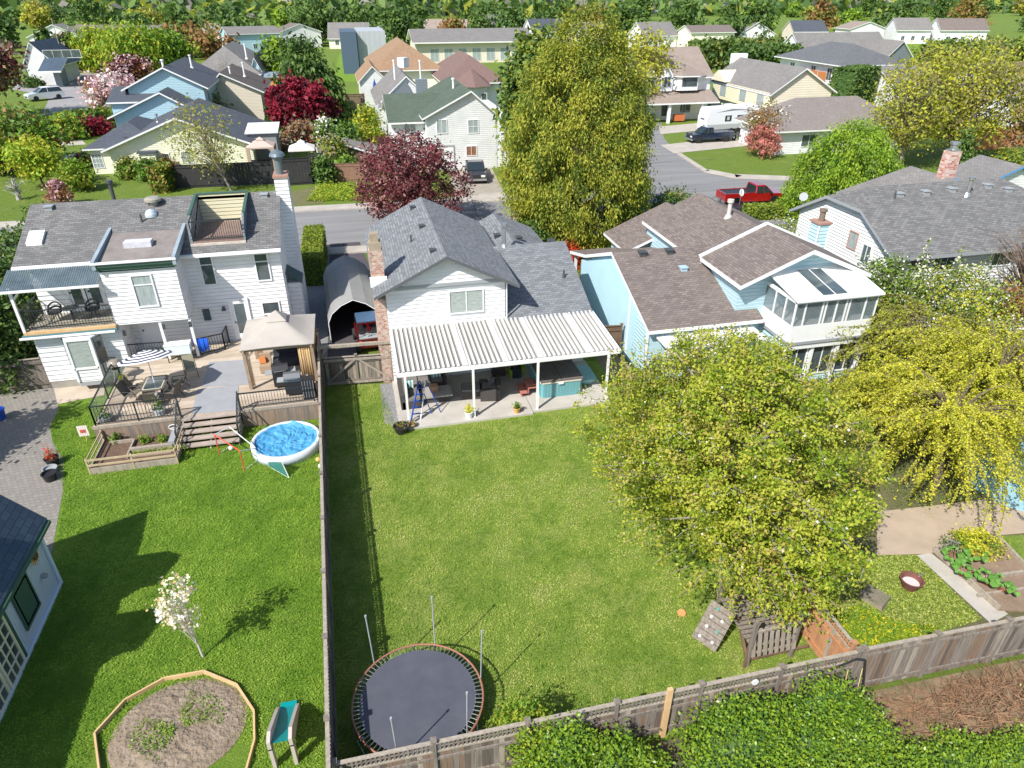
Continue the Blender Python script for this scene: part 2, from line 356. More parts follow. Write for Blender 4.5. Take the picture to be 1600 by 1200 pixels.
def win(T, face, pos, a0, a1, z0, z1, cols=2, rows=1, glass=None, fr=None, fw=.07, name='window', split=None):
    if a0 > a1: a0, a1 = a1, a0
    if z0 > z1: z0, z1 = z1, z0
    g = MB(); fbox(g, face, pos, a0, a1, z0, z1, -.02, .018); w = g.build(name, glass or GL, T)
    f = MB(); D = (.0, .06)
    fbox(f, face, pos, a0-fw, a0, z0-fw, z1+fw, *D); fbox(f, face, pos, a1, a1+fw, z0-fw, z1+fw, *D)
    fbox(f, face, pos, a0, a1, z1, z1+fw, *D); fbox(f, face, pos, a0, a1, z0-fw, z0, *D)
    for i in range(1, cols): x = a0+(a1-a0)*i/cols; fbox(f, face, pos, x-.022, x+.022, z0, z1, .0, .045)
    zs = [z0+(z1-z0)*split] if split else [z0+(z1-z0)*i/rows for i in range(1, rows)]
    for z in zs: fbox(f, face, pos, a0, a1, z-.022, z+.022, .0, .05)
    f.build('frame', fr or VINYL, w); return w
def door(T, face, pos, a0, a1, z0, z1, m=None, glass=True, name='door'):
    if a0 > a1: a0, a1 = a1, a0
    d = MB(); fbox(d, face, pos, a0, a1, z0, z1, 0, .05); d = d.build(name, m or VINYL, T)
    f = MB(); fbox(f, face, pos, a0-.1, a0, z0, z1+.1, 0, .08); fbox(f, face, pos, a1, a1+.1, z0, z1+.1, 0, .08); fbox(f, face, pos, a0, a1, z1, z1+.1, 0, .08); f.build('frame', m or VINYL, d)
    if glass:
        w = a1-a0; g = MB(); fbox(g, face, pos, a0+.18*w, a1-.18*w, z0+.35, z1-.2, .045, .062); g.build('glass', GL, d)
    h = MB(); x = a0+.08; fbox(h, face, pos, x-.03, x+.03, z0+.98, z0+1.06, .05, .11); h.build('handle', METAL_D, d); return d
def vent(T, x, y, z, s=.3, m=None, name='roof_vent'):
    m = m or DKTRIM
    return MB().box(x-s/2, y-s/2, z-.1, x+s/2, y+s/2, z+.13).box(x-s*.62, y-s*.62, z+.13, x+s*.62, y+s*.62, z+.18).build(name, m, T)
def pipe(T, x, y, z0, z1, r=.07, m=None, cap=True, name='vent_pipe'):
    b = MB().tube((x, y, z0), (x, y, z1), r, n=10).tube((x, y, z0), (x, y, z0+.25), r*2.2, r*1.2, 10)
    if cap: b.tube((x, y, z1-.05), (x, y, z1+.12), r*1.6, n=10)
    return b.build(name, m or STEEL, T, smooth=False)
def gutter(T, p, q, m=None, w=.12, name='gutter'): return MB().bar(p, q, w, w).build(name, m or WHITE, T)
# ---------------------------------------------------------------- the ground
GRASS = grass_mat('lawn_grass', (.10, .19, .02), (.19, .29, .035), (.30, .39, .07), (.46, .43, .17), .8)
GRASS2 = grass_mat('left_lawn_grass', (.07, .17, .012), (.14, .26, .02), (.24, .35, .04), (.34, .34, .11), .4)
GRASSF = grass_mat('far_grass', (.07, .13, .018), (.12, .19, .022), (.20, .27, .04), (.28, .27, .10), .6)
ROUGHG = grass_mat('rough_ground', (.16, .13, .08), (.22, .18, .11), (.12, .18, .04), (.30, .24, .15), .6)
PAVER = bricks('paver_stones', (.21, .195, .175), (.255, .235, .21), (.15, .14, .125), .2, .2)
GRAVEL = mat('gravel_bed', (.16, .165, .17), (.30, .30, .30), rough=1, scale=9, bump=1, bscale=20)
BARK = mat('bare_earth', (.30, .22, .15), (.22, .155, .10), rough=1, scale=2, bump=.6, bscale=15)
def sheet(name, pts, z, m, kind='structure', label=None):
    p = [Vector((q[0], q[1], z)) for q in pts]
    # keep faces upward
    a = sum(p[i].x*p[(i+1) % len(p)].y-p[(i+1) % len(p)].x*p[i].y for i in range(len(p)))
    if a < 0: p = p[::-1]
    return tag(MB().poly(p).build(name, m), kind=kind, label=label)
def PG(*a): return [G(*q) for q in a]
g = MB(); g.box(-1500, -400, -1, 1500, 2600, 0); tag(g.build('ground', GRASSF), kind='structure')
sheet('back_lawn', [(-2.3, 10), (12.2, 10), (11.9, 31), (.8, 31), (-2.5, 31.4)], .006, GRASS)
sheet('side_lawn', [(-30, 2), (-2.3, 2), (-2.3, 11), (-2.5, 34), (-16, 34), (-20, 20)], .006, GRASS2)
# paved yard at far left
cv = [G(*q) for q in ((-60, 620), (84, 605), (92, 640), (78, 668), (82, 690), (100, 720), (98, 770), (80, 870), (70, 930))]
sheet('patio_paving', cv+[G(-60, 930)], .012, PAVER)
sheet('garden_path', PG((84, 606), (120, 598), (165, 590), (163, 618), (120, 626), (90, 632)), .02, mat('path_slabs', (.50, .42, .33), (.42, .35, .28), scale=1))
# street, its pavements and driveways
ROAD = [(-60, 54.6), (-60, 66.0), (24, 63.4)]+[tuple(G(*q)[:2]) for q in ((1032, 186), (1037, 215), (1057, 239), (1100, 267), (1150, 277), (1250, 282), (1330, 290))]+[(70, 52), (40, 50.5), (26, 52.6)]
sheet('street', ROAD, .01, ASPH)
KERB = mat('kerb_concrete', (.46, .42, .37), (.36, .33, .29), scale=.8)
def strip(name, a, b, w, z0=.0, z1=.12, m=None):
    a = Vector((*a[:2], 0)); b = Vector((*b[:2], 0)); d = (b-a).normalized(); n = Vector((-d.y, d.x, 0))*w
    g = MB().ext([a+Vector((0, 0, z0)), b+Vector((0, 0, z0)), b+n+Vector((0, 0, z0)), a+n+Vector((0, 0, z0))], (0, 0, z1-z0)); return tag(g.build(name, m or KERB), kind='structure')
strip('pavement', (-60, 66.0), (26, 63.3), 1.6)
strip('pavement', (-60, 53.2), (28, 51.0), 1.5)
for k_, (a_, c_, d_) in enumerate((((-14, 57.5), (-9, 60.8), (-3, 58.2)), ((7.5, 55.5), (10.5, 59.0), (10.9, 63.0)), ((24, 56), (31, 58), (38, 63.5)), ((33, 75.5), (37, 76.5), (42.5, 76.2)))):
    MBc = MB().bar((*a_, .012), (*c_, .012), .09, .01).bar((*c_, .012), (*d_, .012), .07, .01).build('street_crack', mat('crack_sealant', (.05, .05, .052))); tag(MBc, kind='structure')
for q in ((3.0, 58.6), (30.5, 60.5)): MBc = MB().tube((*q, .0), (*q, .02), .36, n=18).build('manhole_cover', mat('cast_iron', (.10, .095, .09))); tag(MBc, 'round dark manhole cover set in the street, %s' % ('behind the grey roofed house' if q[0] < 9 else 'near the red pickup'), 'manhole cover')
sheet('verge', [(-60, 68), (-4, 66), (-4, 75.5), (-60, 75.5)], .008, GRASSF)
sheet('verge_patch', PG((455, 322), (505, 318), (500, 290), (457, 300)), .02, ROUGHG)
sheet('driveway', PG((700, 266), (712, 310), (790, 306), (768, 262)), .03, mat('old_driveway', (.36, .32, .27), (.27, .24, .20), scale=.6))
sheet('driveway', PG((700, 310), (716, 318), (800, 312), (786, 300)), .034, KERB)
sheet('driveway', PG((516, 381), (562, 378), (600, 470), (560, 560), (508, 560)), .014, ASPH2)
sheet('driveway', PG((1030, 198), (1095, 192), (1165, 193), (1165, 203), (1085, 205), (1032, 210)), .03, KERB)
sheet('driveway', PG((1032, 227), (1075, 222), (1170, 216), (1170, 228), (1053, 240)), .03, KERB)
sheet('driveway', PG((936, 380), (1030, 330), (1060, 345), (985, 385)), .03, ASPH2)
strip('kerb', G(1057, 241), G(1100, 269), .6)
strip('kerb', G(1100, 269), G(1150, 279), 1.2)
strip('kerb', G(1150, 279), G(1290, 284), 1.6)
sheet('gravel_strip', [(-3.9, 34), (-2.4, 34), (-2.3, 53), (-3.9, 53)], .02, GRAVEL)
sheet('gravel_strip', [(.2, 27.3), (.85, 26.6), (.9, 31), (.2, 31)], .02, GRAVEL)
sheet('side_yard_lawn', [(-4.4, 44), (-1.9, 44), (-2.3, 53), (-4.5, 53)], .012, GRASSF)
sheet('far_road', PG((66, 180), (135, 176), (143, 140), (164, 110), (160, 100), (132, 103), (108, 117), (85, 130), (20, 128), (20, 140), (78, 150)), .02, mat('far_asphalt', (.30, .29, .29), (.25, .24, .24), scale=.2))
sheet('front_path', PG((-40, 279), (52, 262), (110, 252), (135, 246), (130, 238), (50, 252), (-40, 264)), .03, KERB)
sheet('far_drive', PG((60, 214), (100, 228), (135, 226), (120, 212)), .03, KERB)
sheet('far_field', PG((520, 128), (620, 128), (640, 86), (530, 84)), .02, GRASS2)
sheet('far_field', PG((700, 84), (830, 84), (835, 76), (700, 76)), .02, GRASS2)
sheet('far_field', PG((1390, 64), (1500, 66), (1490, 96), (1380, 84)), .02, GRASS2)
# right-hand garden
sheet('garden_ground', [(12.2, 10.1), (40, 10.1), (40, 33), (12.2, 33)], .005, ROUGHG)
sheet('garden_lawn', PG((1360, 868), (1432, 868), (1535, 968), (1420, 1003), (1342, 1018), (1270, 960), (1240, 880), (1300, 860)), .014, grass_mat('weedy_grass', (.08, .14, .02), (.16, .22, .03), (.26, .32, .05), (.42, .34, .17), .9))
sheet('garden_lawn', PG((1500, 560), (1600, 560), (1640, 640), (1500, 640)), .014, GRASS)
sheet('garden_lawn', PG((1545, 838), (1640, 835), (1640, 905)), .014, GRASS)
sheet('garden_path', PG((1432, 868), (1455, 865), (1575, 960), (1548, 975)), .02, CONC)
sheet('garden_terrace', PG((1370, 800), (1640, 770), (1640, 830), (1545, 838), (1450, 866), (1370, 868)), .016, mat('sandy_terrace', (.42, .33, .25), (.34, .27, .21), scale=1))
sheet('side_passage', [(11.9, 27), (13.4, 27), (13.4, 40), (11.9, 40)], .008, mat('passage_soil', (.16, .12, .08), (.2, .17, .1), scale=2))  # bare soil in two close browns
# ---------------------------------------------------------------- central house with the patio
T = thing('suburban_house', 'two storey white sided house with grey shingle roof, brick chimney and corrugated patio cover', 'house', (4, 34, 0))
MB().box(.95, 31.0, 0, 11.1, 40.8, 2.95).box(.95, 31.0, 2.94, 6.8, 40.8, 4.9).build('wall', W_SID, T)
xr, zr, ze = 3.9, 6.75, 5.0
MB().ext([(.95, 30.99, 4.9), (6.8, 30.99, 4.9), (6.8, 30.99, 5.25), (xr, 30.99, 6.55), (.95, 30.99, 5.25)], (0, 9.8, 0)).ext([(1.5, 30.99, 5.27), (6.3, 30.99, 5.27), (3.9, 30.99, 6.45)], (0, -.12, 0)).build('gable_wall', W_SID, T)
MB().box(1.1, 30.85, 5.1, 6.7, 30.99, 5.27).build('ledge_shadow_band', GREYT, T)  # grey band standing in for the shadow under the projecting gable
MB().shell([[(.38, 30.4, ze), (xr, 30.4, zr), (xr, 41.3, zr), (.38, 41.3, ze)], [(xr, 30.4, zr), (7.42, 30.4, ze), (7.42, 41.3, ze), (xr, 41.3, zr)]], .16).build('roof', [SH_GREY, RAKE], T)
MB().shell([[(6.82, 30.6, 2.97), (11.4, 30.6, 2.97), (11.4, 36, 5.15), (6.82, 36, 5.15)], [(6.82, 36, 5.15), (11.4, 36, 5.15), (11.4, 41, 3.1), (6.82, 41, 3.1)]], .16).build('lower_roof', [SH_GREY, WHITE], T)
MB().ext([(11.08, 31, 2.9), (11.08, 41, 2.9), (11.08, 36, 5)], (-.2, 0, 0)).build('side_gable_wall', W_SID, T)
MB().shell([[(7.45, 36.5, 4.55), (8.6, 36.5, 5.1), (8.6, 42.6, 5.1), (5.9, 42.6, 3.7), (5.9, 41.3, 3.7), (7.45, 41.3, 4.5)], [(8.6, 36.5, 5.1), (11.1, 36.5, 4.0), (11.1, 42.6, 4.0), (8.6, 42.6, 5.1)]], .14).build('garage_roof', [SH_GREY, GREYT], T)
MB().ext([(6.3, 42.3, 0), (10.8, 42.3, 0), (10.8, 42.3, 3.9), (8.6, 42.3, 4.9), (6.3, 42.3, 3.7)], (0, -1.6, 0)).build('garage_wall', W_SID, T)
MB().box(.38, 31.85, 0, 1.02, 32.55, 6.75).box(.42, 31.1, 0, .94, 31.86, 4.6).build('brick_chimney', [BRICK], T)
MB().box(.42, 31.9, 6.75, .98, 32.5, 7.15).box(.5, 31.98, 7.15, .9, 32.42, 7.55).build('chimney_cap', mat('tan_clay', (.36, .30, .22), (.28, .23, .17)), T)
MB().box(.30, 31.7, 5.0, 1.12, 31.87, 5.48).build('chimney_flashing', WHITE, T)
win(T, 'S', 31.0, 4.02, 5.66, 3.6, 4.72, 2, glass=BLIND, fw=.06)
for i, (x, y, z) in enumerate(((3.25, 39.9, 6.45), (3.35, 36.0, 6.48), (3.42, 31.9, 6.5))): vent(T, x, y, z-.02, .26)
vent(T, 8.0, 38.6, 4.82, .3); vent(T, 9.1, 37.6, 4.9, .3); vent(T, 10.77, 36.6, 4.9, .36)
pipe(T, 2.65, 34.8, 6.0, 6.5, .045, DKTRIM, False); pipe(T, 10.55, 33.3, 4.0, 4.45, .05, DKTRIM, False)
pipe(T, 7.85, 36.0, 5.0, 6.3, .11, STEEL)
# patio openings
door(T, 'S', 31.0, 4.05, 5.0, .12, 2.15)
win(T, 'S', 31.0, 1.5, 3.6, .9, 2.1, 3, glass=GL)
win(T, 'S', 31.0, 5.5, 6.9, .3, 2.1, 2, glass=GL2)
door(T, 'S', 31.0, 7.3, 8.1, .12, 2.15, m=mat('pale_blue_door', (.5, .6, .68)))
gutter(T, (6.9, 30.53, 2.92), (11.42, 30.53, 2.92))
MB().tube((6.86, 30.9, 3.1), (6.86, 30.9, 5), .04).build('downpipe', WHITE, T)
# patio cover: ribbed metal sheet
mb = MB(); y0, y1, z0, z1 = 26.85, 30.93, 2.78, 3.02; x = 1.0; P = []; i = 0
while x < 11.3:
    if i in (13, 20, 26, 35): P += [(x, .0), (x+.01, .06), (x+.26, .06), (x+.28, 0)]; x += .3
    P += [(x, 0), (x+.02, .075), (x+.10, .075), (x+.12, 0)]; x += .225; i += 1
P += [(11.4, 0)]
polys = [[(P[k][0], y0, z0+P[k][1]), (P[k+1][0], y0, z0+P[k+1][1]), (P[k+1][0], y1, z1+P[k+1][1]), (P[k][0], y1, z1+P[k][1])] for k in range(len(P)-1) if P[k+1][0]-P[k][0] > 1e-6]
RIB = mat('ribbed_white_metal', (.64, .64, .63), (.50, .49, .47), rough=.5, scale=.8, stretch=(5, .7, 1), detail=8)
mb.shell(polys, .012, 0, 0)
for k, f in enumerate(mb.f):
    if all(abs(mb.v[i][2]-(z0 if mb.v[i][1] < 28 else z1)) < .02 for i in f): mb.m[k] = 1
cov = mb.build('patio_cover', [RIB, mat('grey_tan_valley', (.27, .255, .23), (.19, .18, .16), rough=.7, scale=1.5, stretch=(4, .6, 1))], T)  # rib valleys are a darker grey-tan than the ridges
MB().bar((.98, 26.8, 2.72), (11.42, 26.8, 2.72), .1, .17).bar((1.0, 26.8, 2.74), (1.0, 30.9, 2.96), .08, .16).bar((11.42, 26.8, 2.74), (11.42, 30.9, 2.96), .08, .16).build('cover_gutter', WHITE, cov)
for x in (1.3, 4.37, 7.42, 10.86): MB().box(x-.05, 26.72, .1, x+.05, 26.82, 2.66).build('post', WHITE, T)
MB().box(.85, 26.45, -.05, 7.15, 31, .1).box(7.18, 26.6, -.05, 11.2, 31, .098).build('patio_slab', CONC, T)
# ---------------------------------------------------------------- left house
T = thing('suburban_house', 'large white two storey house with weathered roof, roof terrace and balcony, beside the wooden deck', 'house', (-10, 39, 0))
MB().ext([(-15.9, 36.1, .4), (-15.9, 43.1, .4), (-15.9, 43.1, 6.1), (-15.9, 39.6, 7.6), (-15.9, 36.1, 6.1)], (3.78, 0, 0)).build('wall', W_SID2, T)
MB().box(-12.1, 35.9, .4, -4.1, 43.1, 6.04).ext([(-4.3, 35.9, 6.03), (-4.3, 43.1, 6.03), (-4.3, 39.6, 7.6)], (.2, 0, 0)).build('wall', W_SID, T)
MB().box(-15.95, 34.25, .42, -12.05, 36.2, 3.1).build('wall', W_SID2, T)
MB().box(-15.92, 34.28, 0, -12.1, 36.3, .43).box(-12.1, 35.95, 0, -4.12, 43, .42).build('foundation', CONC2, T)
Zs = lambda y: 6.0+.44*(y-35.5)
hx0, hx1, hy0, hy1 = -8.15, -5.72, 36.45, 39.55
def RP(x, y): return (x, y, Zs(y)+.1)
xa, xb, ya, yb = -16.25, -3.95, 35.45, 39.7
def cell(x0, x1, y0, y1): return [RP(x0, y0), RP(x1, y0), RP(x1, y1), RP(x0, y1)]
pl = []
for x0, x1 in ((xa, hx0), (hx0, hx1), (hx1, xb)):
    for y0, y1 in ((ya, hy0), (hy0, hy1), (hy1, yb)):
        if (x0, y0) != (hx0, hy0): pl.append(cell(x0, x1, y0, y1))
for x0, x1 in ((xa, hx0), (hx0, hx1), (hx1, xb)): pl.append([RP(x0, yb), RP(x1, yb), (x1, 44, 6.05), (x0, 44, 6.05)])
roof = MB().shell(pl, .15).build('roof', [SH_WEATH, WHITE], T)
gutter(T, (-16.25, 35.4, 5.98), (-12.3, 35.4, 5.98)); gutter(T, (-8.75, 35.4, 5.98), (-3.95, 35.4, 5.98))
# roof terrace sunk into the slope
zf = 6.5
tr = MB().box(hx0, 36.1, zf-.25, hx1, hy1, zf).build('terrace_floor', mat('terrace_boards', (.26, .18, .15), (.19, .13, .11), scale=2), T)
MB().box(hx0, hy1, zf, hx1, hy1+.12, 8.0).build('terrace_back_wall', Y_SID, T)
for x in (hx0-.1, hx1): MB().ext([(x, 36.1, zf-.3), (x, hy1+.1, zf-.3), (x, hy1+.1, 8.0), (x, 37.0, 7.6), (x, 36.1, 6.9)], (.1, 0, 0)).build('terrace_side_wall', SL_SID, T)
MB().bar((hx0-.1, 37.0, 7.63), (hx0-.1, hy1+.15, 8.03), .14, .05).bar((hx1+.1, 37.0, 7.63), (hx1+.1, hy1+.15, 8.03), .14, .05).bar((hx0-.1, hy1+.06, 8.03), (hx1+.1, hy1+.06, 8.03), .2, .06).build('terrace_coping', GREEN_T, T)
b = MB().bar((hx0, 36.15, 7.5), (hx1, 36.15, 7.5), .06).bar((hx0, 36.15, 6.6), (hx1, 36.15, 6.6), .04)
for i in range(23): x = hx0+(hx1-hx0)*i/22; b.bar((x, 36.15, 6.55), (x, 36.15, 7.5), .022)
b.bar((hx0, 36.15, 7.5), (hx0, 37.2, 7.6), .05).bar((hx1, 36.15, 6.5), (hx1, 36.15, 7.55), .05).bar((hx0, 36.15, 6.5), (hx0, 36.15, 7.55), .05)
b.build('terrace_railing', METAL_D, T)
MB().box(hx0-.12, 35.98, 6.26, hx1+.1, 36.08, 6.42).build('terrace_curb', mat('stained_white', (.6, .55, .5), (.45, .37, .3), scale=3), T)
# box room over the deck
bx0, bx1 = -12.15, -8.8
MB().box(bx0, 34.25, 3.15, bx1, 36.0, 6.0).build('box_room', W_SID, T)
MB().ext([(bx0, 34.25, 5.9), (bx0, 38, 5.9), (bx0, 38, 7.0), (bx0, 34.25, 6.3)], (bx1-bx0, 0, 0)).build('box_room_attic', W_SID2, T)
MB().shell([[(bx0-.05, 34.0, 6.3), (bx1+.05, 34.0, 6.3), (bx1+.05, 38.0, 7.0), (bx0-.05, 38.0, 7.0)]], .1).build('flat_roof', [mat('roll_roofing', (.17, .15, .14), (.24, .215, .20), scale=1.5), GREEN_T], T)
for x in (bx0-.15, bx1+.02): MB().ext([(x, 33.95, 6.12), (x, 38.1, 6.75), (x, 38.1, 7.12), (x, 33.95, 6.52)], (.16, 0, 0)).build('parapet', mat('parapet_blue_grey', (.30, .37, .42), (.24, .30, .34), scale=2), T)
MB().bar((bx0-.2, 33.97, 6.42), (bx1+.2, 33.97, 6.42), .1, .1).build('parapet_cap', WHITE, T)
MB().box(bx0-.1, 34.1, 6.0, bx1+.1, 34.24, 6.36).build('fascia', GREEN_T, T)
b = MB().box(-11.2, 35.55, 6.5, -9.95, 36.1, 6.85); b.build('roof_ventilator', [mat('ventilator_grey', (.45, .45, .5), (.6, .6, .66), scale=6)], T)
win(T, 'S', 34.25, -10.85, -10.0, 4.05, 5.6, 1, split=.7, glass=GL2)
win(T, 'S', 35.9, -8.0, -7.45, 4.3, 5.75, 1, split=.72); win(T, 'S', 35.9, -5.35, -4.75, 4.3, 5.7, 1, split=.72)
win(T, 'S', 35.9, -5.4, -4.6, 2.4, 3.0, 1)
door(T, 'S', 35.9, -7.0, -6.2, 1.05, 3.3)
door(T, 'S', 35.9, -11.6, -10.75, 1.05, 3.05, glass=False)
MB().box(-8.45, 35.84, 2.3, -8.1, 35.9, 2.95).build('window', GL, T)
MB().tube((-7.35, 35.87, 3.0), (-7.35, 35.72, 3.0), .03).tube((-7.35, 35.7, 3.08), (-7.35, 35.7, 2.86), .05, .13, 10).build('wall_lamp', DKTRIM, T)
for x, z in ((-12.0, 2.6), (-10.15, 2.75), (-8.9, 2.75)): MB().box(x+.08, 34.12, z, x+.2, 34.22, z+.28).build('wall_lamp', DKTRIM, T)
for x in (-10.25, -8.85): MB().box(x, 34.3, 1.0, x+.13, 34.43, 3.15).build('porch_post', WHITE, T)
# balcony and its glass roof
MB().box(-16.1, 34.15, 3.1, -12.15, 36.2, 3.3).build('balcony_floor', mat('outdoor_carpet', (.22, .21, .18), (.42, .38, .30), scale=2.5), T)
MB().box(-16.15, 34.0, 3.12, -12.1, 34.2, 3.26).build('balcony_edge', WOOD_N, T); MB().box(-16.25, 33.95, 2.98, -12.05, 34.12, 3.11).build('balcony_fascia', [mat('teal_fascia', (.07, .17, .20))], T)
gutter(T, (-16.35, 33.9, 3.0), (-12.15, 33.9, 3.0), w=.09)
b = MB()
for a, c in (((-16.05, 34.2), (-12.2, 34.2)), ((-16.05, 34.2), (-16.05, 36.1))):
    for z in (3.42, 4.28): b.bar((*a, z), (*c, z), .045)
    n = int(math.hypot(c[0]-a[0], c[1]-a[1])/.13)
    for i in range(n+1): x = a[0]+(c[0]-a[0])*i/n; y = a[1]+(c[1]-a[1])*i/n; b.bar((x, y, 3.3), (x, y, 4.28), .02)
b.build('balcony_railing', METAL_D, T)
MB().bar((-16.1, 34.1, 3.2), (-16.1, 34.1, 5.5), .12).bar((-16.1, 34.1, 4.9), (-15.6, 34.3, 5.45), .08).build('balcony_post', WHITE, T)
CORR = mat('corrugated_clear_sheet', (.10, .14, .17), (.17, .22, .25), rough=.2, scale=1.2, trans=.35)
P = []; x = -16.45
while x < -12.3: P += [(x, 0), (x+.05, .025), (x+.1, 0)]; x += .1
polys = [[(P[k][0], 33.85, 5.42+P[k][1]), (P[k+1][0], 33.85, 5.42+P[k+1][1]), (P[k+1][0], 35.4, 5.95+P[k+1][1]), (P[k][0], 35.4, 5.95+P[k][1])] for k in range(len(P)-1) if P[k+1][0]-P[k][0] > 1e-6]
cg = MB().shell(polys, .01, 0, 0).build('balcony_roof', [CORR], T)
b = MB().bar((-16.5, 33.85, 5.4), (-12.2, 33.85, 5.4), .1, .1)
for i in range(8): x = -16.4+i*.58; b.bar((x, 33.9, 5.36), (x, 35.4, 5.9), .05, .07)
b.build('rafter', WHITE, cg)
door(T, 'S', 36.1, -14.45, -13.75, 3.35, 5.3); door(T, 'S', 36.1, -13.6, -12.9, 3.35, 5.3)
# bay window at ground floor
bay = MB().ext([(-14.75, 34.25, .55), (-14.35, 33.6, .55), (-13.25, 33.6, .55), (-12.85, 34.25, .55)], (0, 0, 2.35)).build('bay_window', W_SID, T)
MB().box(-14.25, 33.58, 1.35, -13.4, 33.61, 2.8).build('window', BLIND, T)
g = MB().ext([(-13.18, 33.7, 1.4), (-12.93, 34.11, 1.4), (-12.93, 34.11, 2.8), (-13.18, 33.7, 2.8)], (.03, -.02, 0)); g.ext([(-14.42, 33.7, 1.4), (-14.67, 34.11, 1.4), (-14.67, 34.11, 2.8), (-14.42, 33.7, 2.8)], (-.03, -.02, 0)); g.build('window', GL, T)
b = MB()
for x in (-14.35, -13.25): b.bar((x, 33.59, .6), (x, 33.59, 2.85), .1)
b.box(-14.35, 33.54, 1.25, -13.25, 33.59, 1.35).box(-14.4, 33.53, 2.8, -13.2, 33.59, 2.92); b.bar((-13.06, 33.88, 2.35), (-12.9, 34.15, 2.35), .05); b.build('window_frame', WHITE, T)
MB().ext([(-14.75, 34.25, .53), (-14.35, 33.6, .53), (-13.25, 33.6, .53), (-12.85, 34.25, .53)], (0, 0, -.2)).build('bay_base', GREYT, T)
# roof furniture
sk = MB().ext([(-15.85, 36.75, Zs(36.75)+.08), (-15.15, 36.75, Zs(36.75)+.08), (-15.15, 37.6, Zs(37.6)+.08), (-15.85, 37.6, Zs(37.6)+.08)], (0, 0, .16)).build('skylight', WHITE, T)
MB().ext([(-15.78, 36.83, Zs(36.83)+.25), (-15.22, 36.83, Zs(36.83)+.25), (-15.22, 37.52, Zs(37.52)+.25), (-15.78, 37.52, Zs(37.52)+.25)], (0, 0, .01)).build('glass', mat('skylight_dome', (.55, .6, .62), rough=.1), sk)
vent(T, -15.3, 39.3, 7.75, .34, GREYT); vent(T, -4.75, 39.35, 7.75, .34, GREYT)
MB().lathe([(.2, 0), (.2, .25), (.42, .3), (.42, .42), (.3, .5), (.001, .52)], (-10.3, 39.2, 7.6), 18).build('roof_turbine', mat('dull_tan_metal', (.30, .28, .24), rough=.5), T)
MB().lathe([(.3, 0), (.3, .15), (.2, .32), (.001, .4)], (-10.35, 38.4, 7.3), 16).build('sun_tube', mat('clear_dome', (.6, .68, .74), rough=.08, metal=.3), T)
pipe(T, -10.75, 37.95, 7.0, 7.55, .05, DKTRIM, False)
MB().tube((-12.5, 40.4, 7.5), (-12.5, 40.4, 8.65), .1, n=12).tube((-12.5, 40.4, 8.65), (-12.5, 40.4, 8.8), .17, n=12).build('flue_pipe', mat('dark_flue', (.10, .11, .12), rough=.4, metal=.5), T)
MB().box(-4.1, 39.3, 0, -3.4, 40.5, 8.7).build('chimney', [W_SID], T); MB().box(-4.15, 39.25, 8.7, -3.35, 40.55, 8.82).build('chimney_cap', mat('rusty_cap', (.35, .2, .15)), T)
MB().lathe([(.2, 0), (.2, .75), (.28, .8), (.28, .9), (.42, .95), (.36, 1.1), (.12, 1.25), (.001, 1.3)], (-3.78, 39.8, 8.82), 16).build('chimney_pot', mat('steel_chimney_pot', (.18, .22, .25), rough=.35, metal=.4), T)
MB().ext([(-4.09, 37.0, 4.1), (-3.3, 37.0, 3.5), (-3.3, 38.4, 3.5), (-4.09, 38.4, 4.1)], (0, 0, .1)).build('side_awning', mat('dark_green_roofing', (.05, .08, .08)), T)
MB().box(-4.09, 37.1, 0, -3.45, 38.3, 3.55).build('side_bump_out', W_SID2, T)
# ---------------------------------------------------------------- blue house on the right
T = thing('suburban_house', 'light blue house with brown shingle roofs at several levels and a white upstairs sunroom', 'house', (18, 32, 0))
MB().ext([(13.55, 28.4, 0), (13.55, 39.2, 0), (13.55, 39.2, 2.75), (13.55, 33.7, 4.95), (13.55, 28.4, 3.05)], (5.4, 0, 0)).build('side_wall', BLUE_STUCCO, T)
MB().box(13.47, 28.35, 0, 13.56, 28.5, 3.0).build('corner_trim', VINYL, T); MB().box(13.5, 31.0, 0, 13.56, 31.08, 3.9).build('panel_trim', VINYL, T)
MB().box(13.5, 28.45, 0, 13.56, 30.0, 2.9).build('siding_panel', BL_SID, T)
MB().shell([[(13.35, 28.0, 3.0), (19.6, 28.0, 3.0), (19.6, 33.7, 5.12), (13.35, 33.7, 5.12)], [(13.35, 33.7, 5.12), (19.6, 33.7, 5.12), (19.6, 38.0, 3.5), (13.35, 38.0, 3.5)], [(13.35, 38.0, 3.5), (19.6, 38.0, 3.5), (19.6, 41.0, 2.75), (13.35, 41.0, 2.75)]], .2).build('low_roof', [SH_BROWN, WHITE], T)
MB().box(13.6, 40.6, 0, 13.75, 40.75, 2.6).build('porch_post', VINYL, T); MB().box(13.75, 39.1, 0, 13.85, 40.0, 2.2).build('side_door', WOOD_DK, T)
for x, y in ((14.98, 33.3), (16.57, 33.3)): vent(T, x, y, 5.0, .36)
vent(T, 16.83, 31.95, 4.45, .34, mat('blue_vent', (.35, .5, .6)))
